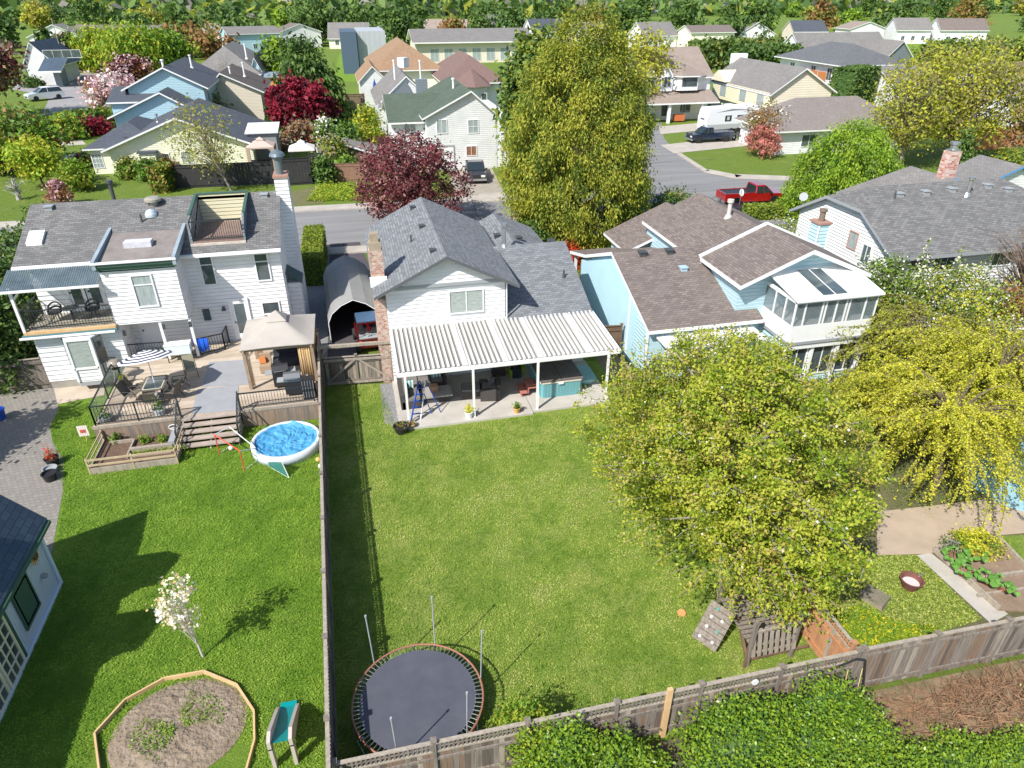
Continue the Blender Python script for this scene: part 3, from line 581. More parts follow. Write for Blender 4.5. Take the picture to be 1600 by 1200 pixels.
# tall gable with the sunroom
MB().ext([(18.35, 28.75, 0), (24.9, 28.75, 0), (24.9, 28.75, 4.95), (21.7, 28.75, 6.3), (18.35, 28.75, 4.95)], (0, 3.6, 0)).build('gable_wall', BL_SID, T)
MB().shell([[(17.95, 28.0, 4.95), (21.65, 28.0, 6.5), (21.65, 32.3, 6.5), (17.95, 32.3, 4.95)], [(21.65, 28.0, 6.5), (25.3, 28.0, 4.95), (25.3, 32.3, 4.95), (21.65, 32.3, 6.5)]], .22).build('upper_roof', [SH_BROWN, WHITE], T)
MB().ext([(18.3, 32.3, 0), (24.9, 32.3, 0), (24.9, 32.3, 4.6), (21.7, 32.3, 6.0), (18.3, 32.3, 4.6)], (0, 8.0, 0)).build('wall', BL_SID, T)
MB().shell([[(17.95, 32.3, 4.6), (21.65, 32.3, 6.2), (21.65, 40.4, 6.2), (17.95, 40.4, 4.6)], [(21.65, 32.3, 6.2), (25.3, 32.3, 4.6), (25.3, 40.4, 4.6), (21.65, 40.4, 6.2)]], .2).build('upper_roof', [SH_BROWN, WHITE], T)
MB().bar((17.9, 32.33, 4.95), (21.65, 32.33, 6.52), .14, .2).bar((21.65, 32.33, 6.52), (25.3, 32.33, 4.95), .14, .2).build('step_flashing', WHITE, T)
MB().ext([(16.9, 39.8, 0), (24.5, 39.8, 0), (24.5, 39.8, 3.4), (20.9, 39.8, 4.6), (16.9, 39.8, 3.0)], (0, 3.0, 0)).build('garage_wall', BL_SID, T)
MB().shell([[(16.5, 39.3, 3.0), (20.9, 39.3, 4.85), (20.9, 43.4, 4.85), (16.5, 43.4, 3.0)], [(20.9, 39.3, 4.85), (25, 39.3, 3.2), (25, 43.4, 3.2), (20.9, 43.4, 4.85)]], .18).build('garage_roof', [SH_BROWN, WHITE], T)
pipe(T, 21.2, 35.6, 5.9, 6.9, .12, mat('dull_pipe', (.5, .48, .45))); pipe(T, 22.2, 38.5, 5.8, 6.3, .05, DKTRIM, False)
# sunroom
sx0, sx1, sy0, sy1 = 19.9, 24.35, 26.1, 28.75
sr = MB().box(sx0, sy0, 2.55, sx1, sy1, 3.4).build('sunroom_base', WHITE, T)
MB().box(sx0-.05, sy0-.05, 2.4, sx1+.05, sy1, 2.55).build('sunroom_floor', GREYT, T)
g = MB().box(sx0+.04, sy0+.03, 3.4, sx1-.04, sy0+.06, 4.6).box(sx0+.03, sy0+.05, 3.4, sx0+.06, sy1, 4.6).box(sx1-.06, sy0+.05, 3.4, sx1-.03, sy1, 4.6)
g.build('sunroom_glass', mat('tinted_glass', (.20, .25, .27), rough=.05, trans=.6, spec=.9), T)
b = MB()
for k, x in enumerate([sx0+(sx1-sx0)*i for i in (0, .12, .33, .37, .5, .62, .66, .86, 1)]): b.box(x-.035, sy0, 3.4, x+.035, sy0+.08, 4.6)
for y in (sy0+.88, sy0+1.76): b.box(sx0, y-.035, 3.4, sx0+.08, y+.035, 4.6); b.box(sx1-.08, y-.035, 3.4, sx1, y+.035, 4.6)
b.box(sx0-.02, sy0-.02, 4.58, sx1+.02, sy0+.1, 4.72).box(sx0-.02, sy0, 4.58, sx0+.1, sy1, 4.72).box(sx1-.1, sy0, 4.58, sx1+.02, sy1, 4.72); b.build('sunroom_frame', WHITE, T)
zt = lambda y: 4.85+(y-sy0)*.17
sf = MB().shell([[(sx0-.12, sy0-.2, 4.82), (sx1+.15, sy0-.2, 4.82), (sx1+.15, sy1, zt(sy1)), (sx0-.12, sy1, zt(sy1))]], .1).build('sunroom_roof', [WHITE, WHITE], T)
for x in (21.3, 22.0): MB().ext([(x, sy0+.1, zt(sy0+.1)+.01), (x+.6, sy0+.1, zt(sy0+.1)+.01), (x+.6, sy1-.25, zt(sy1-.25)+.01), (x, sy1-.25, zt(sy1-.25)+.01)], (0, 0, .03)).build('roof_glass', GL, sf)
MB().rbox(23.6, 27.4, 2.6, .7, .7, 1.3, .3).build('sunroom_armchair', mat('cream_cushion', (.7, .66, .58)), T)
for x in (19.95, 21.35, 22.8, 24.2): MB().box(x, sy0+.1, 0, x+.16, sy0+.24, 2.4).build('sunroom_post', WHITE, T)
MB().box(sx0+.1, sy0+.3, 0, sx1-.1, sy1, 2.4).build('lower_room', BL_SID, T)
for x in (20.2, 21.65, 23.1): win(T, 'S', sy0+.3, x, x+1.05, .5, 2.15, 2, glass=GL)
MB().box(sx0, sy0+.02, 2.12, sx1, sy0+.1, 2.38).build('lower_fascia', WHITE, T)
win(T, 'S', 28.75, 20.4, 21.9, .4, 2.2, 2); win(T, 'S', 28.75, 22.4, 23.9, .4, 2.2, 2)
MB().box(13.9, 26.8, 2.45, 19.2, 28.3, 2.55).build('back_canopy', mat('white_canopy', (.72, .72, .72), (.6, .6, .6), scale=3), T)
for x in (14.0, 16.5, 19.1): MB().box(x-.05, 26.85, 0, x+.05, 26.95, 2.45).build('canopy_post', VINYL, T)
ch = MB().box(25.45, 33.0, 0, 26.15, 33.8, 6.0); ch.build('chimney', [BL_SID], T); MB().box(25.37, 32.92, 6.0, 26.23, 33.88, 6.1).build('chimney_cap', mat('rusty_cap', (.35, .2, .15)), T)
MB().lathe([(.16, 0), (.16, .5), (.22, .55), (.22, .68)], (25.8, 33.4, 6.1), 14).build('chimney_pot', mat('brown_flue', (.18, .13, .10)), T)
for x in (25.42, 26.11): MB().box(x, 32.95, 0, x+.06, 33.02, 6.0).build('chimney_trim', VINYL, T)
# ---------------------------------------------------------------- white house farther right
T = thing('suburban_house', 'white sided house with a big weathered grey clipped gable roof behind the pear blossoms', 'house', (36, 37, 0)); WR = T
MB().ext([(30.4, 32.6, 0), (30.4, 41.8, 0), (30.4, 41.8, 4.3), (30.4, 38.8, 5.9), (30.4, 35.6, 5.9), (30.4, 32.6, 4.3)], (12.6, 0, 0)).build('wall', W_SID, T)
z_ = lambda y: 4.0+(y-31.9)*.52
MB().shell([[(30.0, 31.9, 4.0), (43.4, 31.9, 4.0), (43.4, 35.5, 5.9), (41.6, 37.2, 6.8), (31.9, 37.2, 6.8), (30.0, 35.5, 5.9)],
            [(30.0, 42.5, 4.0), (30.0, 38.9, 5.9), (31.9, 37.2, 6.8), (41.6, 37.2, 6.8), (43.4, 38.9, 5.9), (43.4, 42.5, 4.0)],
            [(30.0, 35.5, 5.9), (31.9, 37.2, 6.8), (30.0, 38.9, 5.9)], [(43.4, 38.9, 5.9), (41.6, 37.2, 6.8), (43.4, 35.5, 5.9)]], .2).build('roof', [SH_WEATH, GREYT], T)
win(T, 'W', 30.4, 38.4, 38.9, 3.2, 4.3, 1, 2); win(T, 'W', 30.4, 35.6, 36.3, 3.3, 4.3, 1, glass=GL2, fr=mat('rusty_frame', (.4, .25, .2))); win(T, 'W', 30.4, 34.2, 34.9, 2.8, 3.9, 2)
for x in (32.6, 34.3, 38.6): win(T, 'S', 32.6, x-.7, x+.7, 2.7, 3.7, 3)
for x, y, z in ((33.3, 36.4, 6.3), (35.2, 36.4, 6.32), (37.2, 36.5, 6.36), (40.0, 36.6, 6.42), (41.3, 36.2, 6.2)): vent(T, x, y, z+.05, .4, GREYT)
pipe(T, 38.0, 36.0, 6.1, 7.2, .12, STEEL); pipe(T, 32.8, 36.2, 6.2, 6.7, .05, DKTRIM, False)
b = MB().lathe([(.02, 0), (.2, .03), (.36, .12)], (0, 0, 0), 16); dsh = thing('satellite_dish', 'small grey satellite dish at the roof corner of the white house', 'satellite dish', (30.3, 41.6, 4.5))
o = MB().lathe([(.02, .0), (.17, .03), (.29, .09)], (0, 0, 0), 16).build('dish', GREYT); o.parent = dsh; o.location = (0, 0, .6); o.rotation_euler = (R(70), 0, R(-40))
o = MB().tube((0, 0, 0), (0, 0, .6), .03).build('mast', STEEL); o.parent = dsh
MB().shell([[(36.6, 37.3, 3.9), (41.0, 37.3, 6.05), (41.0, 44.5, 6.05), (36.6, 46.4, 3.9)], [(41.0, 37.3, 6.05), (45.4, 37.3, 3.9), (45.4, 46.4, 3.9), (41.0, 44.5, 6.05)], [(36.6, 46.4, 3.9), (41.0, 44.5, 6.05), (45.4, 46.4, 3.9)]], .2).build('rear_roof', [SH_DG, GREYT], WR)
MB().box(37, 41.8, 0, 45, 46, 3.8).build('rear_wall', W_SID, WR); T = WR
MB().box(40.7, 40.9, 4.0, 41.6, 41.6, 7.75).build('brick_chimney', BRICKW, T); MB().box(40.8, 40.95, 7.75, 41.5, 41.55, 7.85).lathe([(.25, 0), (.25, .35), (.33, .35), (.33, .5), (.001, .52)], (41.15, 41.25, 7.85), 14).build('chimney_cap', STEEL, T)
T = thing('suburban_house', 'white sided house with bright blue roof trim at the right edge', 'house', (56, 44, 0))
gable(T, 48.6, 54.8, 45.0, 48.6, 0, 4.1, 5.3, 'y', W_SID, SH_DG, fas=mat('bright_blue_trim', (.08, .27, .55)))
# ---------------------------------------------------------------- garden shed at bottom left
T = thing('garden_studio', 'small steep roofed garden studio with bluish white walls, green trim and paned doors', 'outbuilding', (-12.8, 16, 0))
ex, rx = -10.95, -12.85
MB().ext([(-11.2, 19.75, 0), (-14.5, 19.75, 0), (-14.5, 19.75, 2.75), (rx, 19.75, 4.7), (-11.2, 19.75, 2.75)], (0, -10.5, 0)).build('wall', siding('bluish_siding', (.60, .70, .80), .12, True), T)
MB().shell([[(ex, 8.9, 2.55), (ex, 20.1, 2.55), (rx, 20.1, 4.85), (rx, 8.9, 4.85)], [(rx, 8.9, 4.85), (rx, 20.1, 4.85), (-14.75, 20.1, 2.55), (-14.75, 8.9, 2.55)]], .16).build('roof', [SH_BLUE, GREEN_T], T)
for y in (16.3, 13.6):
    MB().box(rx-.45, y-.6, 4.2, rx+.5, y+.6, 5.6).build('dormer_wall', W_SID2, T)
    MB().shell([[(rx-.6, y-.8, 5.5), (rx+.7, y-.8, 5.5), (rx+.7, y, 6.2), (rx-.6, y, 6.2)], [(rx-.6, y, 6.2), (rx+.7, y, 6.2), (rx+.7, y+.8, 5.5), (rx-.6, y+.8, 5.5)]], .12).build('dormer_roof', [SH_BLUE, GREEN_T], T)
gutter(T, (ex+.02, 8.9, 2.42), (ex+.02, 20.1, 2.42), GREEN_T)
def SH(px, py): return AX(px, py, -11.2)
a, b_ = SH(27, 952), SH(54, 952)
win(T, 'E', -11.2, 17.35, 18.15, .75, 1.9, 1, fr=W_SID2); MB().box(-11.17, 17.2, .58, -11.14, 18.3, 2.05).build('window_surround', GREEN_T, T)
win(T, 'E', -11.2, 15.6, 16.5, .12, 2.2, 3, 5, fr=mat('cream_muntins', (.75, .7, .5)), name='paned_door'); win(T, 'E', -11.2, 14.45, 15.35, .12, 2.2, 3, 5, fr=mat('cream_muntins', (.75, .7, .5)), name='paned_door')
MB().box(-11.2, 14.3, .05, -11.15, 14.4, 2.4).build('door_trim', GREEN_T, T); MB().box(-11.2, 16.62, .05, -11.15, 16.72, 2.4).build('door_trim', GREEN_T, T)
MB().tube((-11.18, 19.0, 1.1), (-11.05, 19.0, 1.1), .09).build('wall_spout', GREYT, T)
MB().box(-11.19, 19.68, 0, -11.13, 19.8, 2.6).box(-11.19, 9.5, 0, -11.12, 19.7, .1).build('corner_trim', mat('pale_blue_trim', (.6, .7, .8)), T)
sfl = thing('sunflower_ornament', 'orange metal sunflower ornament on the studio wall', 'wall ornament', (-11.12, 18.95, 2.0))
mb = MB()
for i in range(14):
    a = 2*math.pi*i/14; a2 = a+.13; a0 = a-.13
    mb.ext([(-11.12, 18.95+.13*math.cos(a0), 2.0+.13*math.sin(a0)), (-11.12, 18.95+.13*math.cos(a2), 2.0+.13*math.sin(a2)), (-11.09, 18.95+.32*math.cos(a), 2.0+.32*math.sin(a))], (.02, 0, 0))
mb.build('petals', mat('orange_petals', (.65, .32, .04)), sfl); MB().tube((-11.12, 18.95, 2.0), (-11.06, 18.95, 2.0), .14, n=14).build('centre', mat('sunflower_centre', (.12, .06, .02)), sfl)
# ---------------------------------------------------------------- houses across the street and beyond
T = thing('suburban_house', 'cream bungalow with charcoal roof behind the black fence', 'house', (-18, 88, 0))
gable(T, -25.0, -10.4, 83.5, 98, 0, 2.7, 5.55, 'y', CR_SID, SH_DARK, oh=.6, rk=.7, c=-17.6)
hip(T, -27.2, -20, 84.4, 96, 0, 2.6, 4.6, CR_SID, SH_DARK)
a, b_ = AT(217, 227, 83.5), AT(248, 254, 83.5)
bb = MB().box(a.x, 82.7, 0, b_.x, 83.5, 2.3); bb.build('bump_out', CR_SID, T); MB().box(a.x-.2, 82.5, 2.3, b_.x+.2, 83.5, 2.45).build('bump_out_roof', SH_DARK, T)
win(T, 'S', 83.5, AT(283, 240, 83.5).x, AT(299, 240, 83.5).x, 1.0, 2.1, 2, glass=GL2); win(T, 'S', 83.5, AT(253, 240, 83.5).x, AT(263, 240, 83.5).x, .8, 2.0, 1)
win(T, 'S', 84.4, AT(143, 250, 84).x, AT(158, 250, 84).x, .7, 2.1, 3, 3, glass=GL2)
pipe(T, -20.5, 88, 4.5, 5.4, .1, STEEL); vent(T, -23.5, 85.6, 3.4, .4)
T = thing('suburban_house', 'light blue house with two stepped gables and dark roof, behind the cream bungalow', 'house', (-22, 104, 0))
P0 = AT(255, 107, 103); gable(T, AT(200, 140, 103).x, AT(318, 140, 103).x, 103, 118, 0, 6.6, P0.z, 'y', B_SID, SH_DARK, oh=.7, rk=.6, c=P0.x)
P0 = AT(250, 146, 98); gable(T, AT(180, 188, 98).x, AT(312, 170, 98).x, 98, 103, 0, 4.0, P0.z, 'y', B_SID, SH_DARK, oh=.7, rk=.6, c=P0.x)
gable(T, -28.5, -24, 101, 110, 0, 5.2, 6.4, 'x', B_SID, SH_DARK); win(T, 'E', AT(318, 140, 103).x, 105, 106.2, 4.5, 5.8, 1); 
pipe(T, P0.x-.4, 105, 7.5, 9.6, .14, WHITE); pipe(T, P0.x+1.8, 112, 8, 9.6, .12, WHITE)
T = thing('suburban_house', 'beige sided house with dark brown roof beside the orange shed', 'house', (-9, 118, 0))
P0 = AT(345, 122, 114); gable(T, AT(322, 140, 114).x, AT(408, 150, 114).x, 114, 128, 0, 4.6, 7.0, 'y', BG_SID, shingles('old_brown_shingles', (.10, .085, .08), (.14, .12, .11), (.08, .07, .065)), oh=.6, rk=.6, c=P0.x)
pipe(T, P0.x+1, 117, 6, 7.6, .12, WHITE); pipe(T, P0.x+2.6, 120, 6, 7.9, .12, WHITE)
T = thing('suburban_house', 'white house with a broad grey hip roof at the top left of the photo', 'house', (-12, 150, 0))
hip(T, AT(302, 110, 146).x, AT(396, 100, 146).x, 146, 172, 0, 3.8, 8.2, W_SID, SH_DG, oh=1.2)
for k in (322, 340, 370): win(T, 'S', 146, AT(k, 100, 146).x, AT(k+6, 100, 146).x, 1.8, 3.0, 1)
pipe(T, -17, 152, 6, 8.5, .15, WHITE)
T = thing('suburban_house', 'pale blue house end beside the grey hip roof', 'house', (-6, 152, 0))
gable(T, AT(392, 95, 148).x, AT(402, 95, 148).x+.1, 148, 165, 0, 5.0, 6.4, 'y', B_SID, SH_DG)
T = thing('dark_house', 'dark modern building with black walls and glazed front near the top left', 'house', (-4, 165, 0))
MB().box(AT(400, 80, 160).x, 160, 0, AT(424, 80, 160).x, 172, 6.5).build('wall', mat('charcoal_wall', (.03, .035, .045)), T)
MB().box(AT(399, 82, 155).x, 153, 2.6, AT(425, 82, 155).x, 160, 2.9).build('porch_roof', mat('beige_flat_roof', (.42, .38, .33)), T)
win(T, 'S', 160, AT(404, 74, 160).x, AT(421, 74, 160).x, 3.6, 5.6, 5)
MB().box(AT(418, 98, 150).x, 152, 0, AT(424, 98, 150).x, 153, 2.0).build('fence_panel', WHITE, T)
T = thing('dark_house', 'white walled house with dark blue roofs at the far left behind the clipped hedge', 'house', (-60, 190, 0))
x0, x1 = AT(36, 90, 175).x, AT(80, 90, 175).x
gable(T, x0, x1, 175, 190, 0, 4.5, 8.0, 'y', W_SID, SH_BLUE, oh=1, c=x0+2); MB().box(x0+6, 171, 0, x1+2, 175, 3.2).build('garage_wall', SL_SID, T)
MB().shell([[(x0+4, 169, 3.2), (x1+3, 169, 3.2), (x1+3, 176, 5.6), (x0+4, 176, 5.6)]], .3).build('garage_roof', [SH_BLUE, WHITE], T)
win(T, 'S', 175, x0+4, x0+11, 5.2, 6.6, 4)
T = thing('suburban_house', 'white house with mossy green roof and double garage beside the purple plum tree', 'house', (13, 84, 0))
a = AT(667, 200, 78); c_ = AT(776, 200, 78); ap = AT(735, 143, 78)
gable(T, a.x, c_.x, 78, 92, 0, 5.6, 8.0, 'y', W_SID, SH_GREEN, oh=.5, rk=.5, c=ap.x)
l = AT(612, 200, 80); gable(T, l.x, a.x+4, 80, 90, 0, 5.0, 7.0, 'x', W_SID, SH_GREEN, oh=.6, rk=.4)
MB().box(c_.x-.01, 78.05, 0, AT(796, 250, 78).x, 90, 5.6).build('side_wing', W_SID, T)
for k in (683, 732): win(T, 'S', 78, AT(k, 200, 78).x, AT(k+15, 200, 78).x, AT(k, 208, 78).z, AT(k, 188, 78).z, 2, 1 if k < 700 else 2, glass=GL2)
win(T, 'S', 78, AT(729, 235, 78).x, AT(744, 235, 78).x, AT(729, 243, 78).z, AT(729, 229, 78).z, 2, glass=mat('brown_blind_glass', (.22, .10, .06), (.3, .16, .1), rough=.2))
win(T, 'S', 80, AT(632, 200, 80).x, AT(649, 200, 80).x, 3.6, 5.0, 2, glass=GL2)
gd = MB().box(AT(668, 250, 78).x, 77.95, 0, AT(709, 250, 78).x, 78, 2.5).build('garage_door', siding('garage_panels', (.74, .74, .75), .6), T)
MB().box(AT(668, 250, 78).x-.1, 77.93, 2.5, AT(709, 250, 78).x+.1, 78, 2.65).box(AT(709, 250, 78).x, 77.93, 0, AT(709, 250, 78).x+.12, 78, 2.5).build('frame', GREYT, gd)
pipe(T, AT(708, 128, 84).x, 84, 7, 8.7, .12, WHITE)
T = thing('suburban_house', 'grey roofed house with slate gable and white chimney, behind the green roofed house', 'house', (8, 108, 0))
a = AT(592, 150, 100); c_ = AT(676, 150, 100); gable(T, a.x, c_.x, 100, 116, 0, 4.2, 7.4, 'y', W_SID, SH_DG, oh=.5, c=AT(634, 120, 100).x)
MB().box(AT(650, 130, 99).x, 99.0, 0, AT(668, 130, 99).x, 100, 7.2).build('chimney', SL_SID, T)
MB().ext([(AT(603, 146, 99.7).x, 99.6, 4.6), (AT(649, 146, 99.7).x, 99.6, 4.6), (AT(634, 120, 99.7).x, 99.6, 6.8)], (0, .4, 0)).build('slate_gable', SL_SID, T)
MB().shell([[(AT(590, 147, 98.5).x, 98.3, 3.9), (AT(656, 147, 98.5).x, 98.3, 3.9), (AT(656, 147, 98.5).x, 100, 4.6), (AT(590, 147, 98.5).x, 100, 4.6)]], .15).build('porch_roof', [SH_DG, WHITE], T)
pipe(T, AT(616, 110, 105).x, 105, 6, 9, .12, WHITE); pipe(T, AT(657, 118, 110).x, 110, 6, 8.5, .12, WHITE)
MB().tube((AT(630, 100, 118).x, 118, 7), (AT(630, 100, 118).x, 118, 8.4), .9, n=4).build('chimney', WHITE, T)
T = thing('suburban_house', 'house with rusty orange hip roof near the top of the photo', 'house', (14, 142, 0))
hip(T, AT(586, 110, 132).x, AT(686, 110, 132).x, 132, 156, 0, 5.2, 9.4, CR_SID, SH_ORANGE, oh=.9)
gable(T, AT(560, 110, 130).x, AT(600, 110, 130).x, 126, 140, 0, 4.4, 6.4, 'y', W_SID, SH_ORANGE)
T = thing('suburban_house', 'house with dull red roof and a small conical bay roof, behind the green roofed house', 'house', (28, 125, 0))
a = AT(700, 130, 118); hip(T, a.x, AT(785, 130, 118).x, 118, 138, 0, 4.4, 8.0, W_SID, SH_RED, oh=.9)
cx = AT(738, 120, 117).x; MB().lathe([(3.6, 4.2), (.01, 6.6)], (cx, 118, 0), 8).build('bay_roof', SH_RED, T); MB().lathe([(2.6, 0), (2.6, 4.2)], (cx, 118, 0), 8).build('bay_wall', W_SID, T)
for k in (724, 735, 752): win(T, 'S', 115.4, AT(k, 135, 115.4).x, AT(k+8, 135, 115.4).x, 1.2, 3.2, 1)
# top row of pale buildings
T = thing('long_building', 'long pale building with garage doors along the top of the photo', 'building', (30, 215, 0))
a = AT(650, 80, 205); MB().box(a.x, 205, 0, AT(830, 80, 205).x, 220, 5.2).build('wall', BG_SID, T); MB().shell([[(a.x-1, 203.5, 5.3), (AT(832, 80, 205).x, 203.5, 5.3), (AT(832, 80, 205).x, 212, 8.2), (a.x-1, 212, 8.2)], [(a.x-1, 212, 8.2), (AT(832, 80, 205).x, 212, 8.2), (AT(832, 80, 205).x, 221, 5.3), (a.x-1, 221, 5.3)]], .3).build('roof', [SH_DG, WHITE], T)
for k in range(672, 820, 22): win(T, 'S', 205, AT(k, 72, 205).x, AT(k+13, 72, 205).x, .6, 3.6, 2, glass=GL2)
T = thing('long_building', 'pale grey warehouse building with a plain wall at the top of the photo', 'building', (5, 190, 0))
MB().box(AT(560, 80, 185).x, 185, 0, AT(604, 80, 185).x, 205, 9).build('wall', siding('pale_grey_cladding', (.42, .44, .47), 1.2, True), T)
T = thing('long_building', 'slate blue warehouse building with a plain wall at the top of the photo', 'building', (0, 188, 0))
MB().box(AT(534, 80, 183).x, 183, 0, AT(559, 80, 183).x, 200, 9).build('wall', mat('slate_wall', (.07, .11, .16)), T)
T = thing('suburban_house', 'two storey house with tan roof, front porch and blue side wall', 'house', (48, 112, 0))
a = AT(1008, 110, 104); c_ = AT(1112, 110, 104)
gable(T, a.x, c_.x, 104, 116, 0, 6.2, 9.6, 'x', W_SID, SH_TAN, oh=.6, rk=.3)
MB().ext([(c_.x, 104, 0), (c_.x, 116, 0), (c_.x, 116, 6.15), (c_.x, 110, 9.5), (c_.x, 104, 6.15)], (.12, 0, 0)).build('blue_side_wall', mat('blue_side', (.23, .42, .56), (.20, .37, .50)), T)
MB().shell([[(a.x-2, 100.5, 2.9), (c_.x+.2, 100.5, 2.9), (c_.x+.2, 104, 4.2), (a.x-2, 104, 4.2)]], .2).build('porch_roof', [SH_TAN, WHITE], T)
for k in (1049, 1100): x = AT(k, 150, 100.8).x; MB().box(x-.2, 100.8, 0, x+.2, 101.2, 2.8).build('porch_post', WHITE, T)
MB().ext([(c_.x-6.5, 104, 4.3), (c_.x-5.4, 102.8, 4.3), (c_.x-2.6, 102.8, 4.3), (c_.x-1.2, 104, 4.3)], (0, 0, 2.0)).build('bay_window', W_SID, T)
MB().box(c_.x-5.2, 102.72, 4.9, c_.x-2.8, 102.8, 6.1).build('window', GL, T)
MB().shell([[(c_.x-6.9, 103.6, 6.35), (c_.x-5.4, 102.3, 6.35), (c_.x-2.6, 102.3, 6.35), (c_.x-.9, 103.6, 6.35), (c_.x-4, 107.5, 8.2)]], .15).build('bay_roof', [SH_TAN, WHITE], T)
for k in (1018, 1044):
    x = AT(k, 110, 103.5).x; MB().ext([(x-.9, 103.4, 4.2), (x+.9, 103.4, 4.2), (x+.9, 103.4, 6.4), (x, 103.4, 7.6), (x-.9, 103.4, 6.4)], (0, 3, 0)).build('dormer', WHITE, T); win(T, 'S', 103.4, x-.5, x+.5, 4.8, 6.2, 2)
win(T, 'S', 104, c_.x-4.5, c_.x-2.8, 1, 2.4, 2); win(T, 'S', 104, c_.x-7.6, c_.x-6.6, .6, 2.6, 1)
MB().box(AT(1064, 150, 102).x-.8, 101.5, .2, AT(1064, 150, 102).x+.8, 102.3, 1.1).build('porch_bench', mat('orange_bench', (.5, .14, .05)), T)
T = thing('suburban_house', 'cream two storey house with dark grey roof and long row of upstairs windows', 'house', (62, 100, 0))
CST = siding('cream_stucco', (.74, .69, .50), .25)
gable(T, 58.9, 68.2, 92.4, 110, 0, 5.0, 7.9, 'y', CST, SH_DG, oh=.6, rk=.5, c=63.2)
MB().box(58.4, 92.5, 2.5, 58.9, 109, 4.95).build('upper_wall', CST, T); MB().ext([(58.95, 92.36, 0), (68.15, 92.36, 0), (68.15, 92.36, 4.9), (63.2, 92.36, 7.7), (58.95, 92.36, 4.9)], (0, .03, 0)).build('gable_siding', siding('pinkish_cream_siding', (.76, .68, .55), .3), T)
for y in (94.6, 99.5, 105.5): win(T, 'W', 58.4, y-.8, y+.8, 3.1, 4.5, 2, glass=GL2, fr=GREYT)
for y in (100, 105): win(T, 'W', 58.9, y-.9, y+.9, .7, 2.1, 2, glass=GL2)
MB().ext([(57.9, 104.5, 5.1), (57.9, 109.5, 5.1), (57.9, 107, 6.6)], (4, 0, 0)).build('entry_gable', mat('cream_gable', (.72, .64, .5)), T)
MB().box(62, 110.2, 5.5, 64.5, 111.2, 8.6).build('chimney', WHITE, T)
MB().box(69.2, 97, 0, 71.5, 99, 2.6).build('red_door_porch', mat('bright_red', (.6, .04, .05)), T)
T = thing('suburban_house', 'white house with dark grey hip roof and orange cedar balcony screen', 'house', (94, 128, 0))
hip(T, 88, 100.5, 118, 137.5, 0, 5.6, 8.6, W_SID, shingles('dark_hip_shingles', (.12, .125, .135), (.17, .175, .19), (.10, .105, .11)), oh=1.0)
MB().box(86.4, 119.5, 2.6, 88, 134, 2.8).build('balcony', WHITE, T); b = MB()
for i in range(4): b.box(86.35, 119.6+i*2.7, 2.8, 86.42, 122.1+i*2.7, 4.5)
b.build('balcony_screen', mat('cedar_screen', (.50, .19, .06), (.38, .14, .05), scale=5), T)
for y in (121, 126, 133): win(T, 'W', 88, y-.7, y+.7, 3.0, 5.0, 2)
win(T, 'S', 118, 93, 95, 3.4, 5.0, 2)
T = thing('suburban_house', 'white house with low grey roof, half hidden behind the tall yellow green trees', 'house', (100, 110, 0))
gable(T, 90, 112, 106, 115.5, 0, 3.6, 6.0, 'x', W_SID, SH_DG, oh=.8)
T = thing('suburban_house', 'grey roofed house with slate gables beyond the cedar balcony house', 'house', (112, 160, 0))
gable(T, 102, 124, 150, 162, 0, 4.5, 8.8, 'x', W_SID, SH_DG, oh=.8); gable(T, 121, 127, 147, 158, 0, 4.5, 7.4, 'y', SL_SID, SH_DG, oh=.5)
T = thing('suburban_house', 'low house with wide grey brown roof and white garage, beside the navy pickup', 'house', (60, 84, 0))
hip(T, 50.6, 68.0, 76.8, 85.4, 0, 2.7, 5.7, W_SID, shingles('grey_brown_shingles', (.215, .19, .18), (.27, .24, .225), (.17, .15, .14)), oh=.8)
MB().box(50.52, 78.5, 0, 50.6, 83.5, 2.3).build('garage_door', siding('garage_panels', (.74, .74, .75), .6), T)
win(T, 'S', 76.8, 54, 56, .9, 2.2, 2); win(T, 'S', 76.8, 57.5, 59, .9, 2.2, 2); vent(T, 57, 78.5, 3.9, .5)
T = thing('suburban_house', 'brown roofed house with white gables at the right edge, behind the big trees', 'house', (0, 0, 0))
gable(T, 0, 16, 0, 12, 0, 4.2, 7.5, 'x', W_SID, shingles('olive_brown_shingles', (.16, .12, .09), (.20, .16, .11), (.12, .09, .07)), oh=.6)
gable(T, 1, 6, -3, 4, 0, 3.8, 6.0, 'y', W_SID, SH_TAN, fas=GREEN_T); T.location = (AT(1560, 150, 92).x, 92, 0)
T = thing('garden_shed', 'garden shed with a faded brown roof beside the orange fence at the right edge', 'shed', (0, 0, 0))
gable(T, 0, 4, 0, 3, 0, 2.3, 3.2, 'x', W_SID, SH_RED, oh=.3); T.location = G(1585, 212)
# rows of roofs in the distance, each its own house
rng = random.Random(5)
far = [(70, 250, SH_DG, W_SID), (130, 260, SH_BROWN, BG_SID), (205, 255, SH_DARK, W_SID), (262, 240, SH_DG, BG_SID), (330, 265, SH_TAN, W_SID), (395, 250, SH_DG, B_SID), (470, 270, SH_BROWN, W_SID), (545, 262, SH_DG, CR_SID), (620, 290, SH_DARK, W_SID), (700, 285, SH_TAN, BG_SID), (790, 300, SH_DG, W_SID), (870, 270, SH_DARK, W_SID), (950, 250, SH_TAN, BG_SID), (1035, 240, SH_DG, W_SID), (1120, 230, SH_BROWN, CR_SID), (1200, 240, SH_DG, W_SID), (1290, 250, SH_DARK, BG_SID), (1375, 240, SH_TAN, W_SID), (1455, 235, SH_DG, W_SID), (1545, 225, SH_BROWN, W_SID)]
desc = {id(SH_DG): 'grey', id(SH_BROWN): 'brown', id(SH_DARK): 'charcoal', id(SH_TAN): 'tan'}
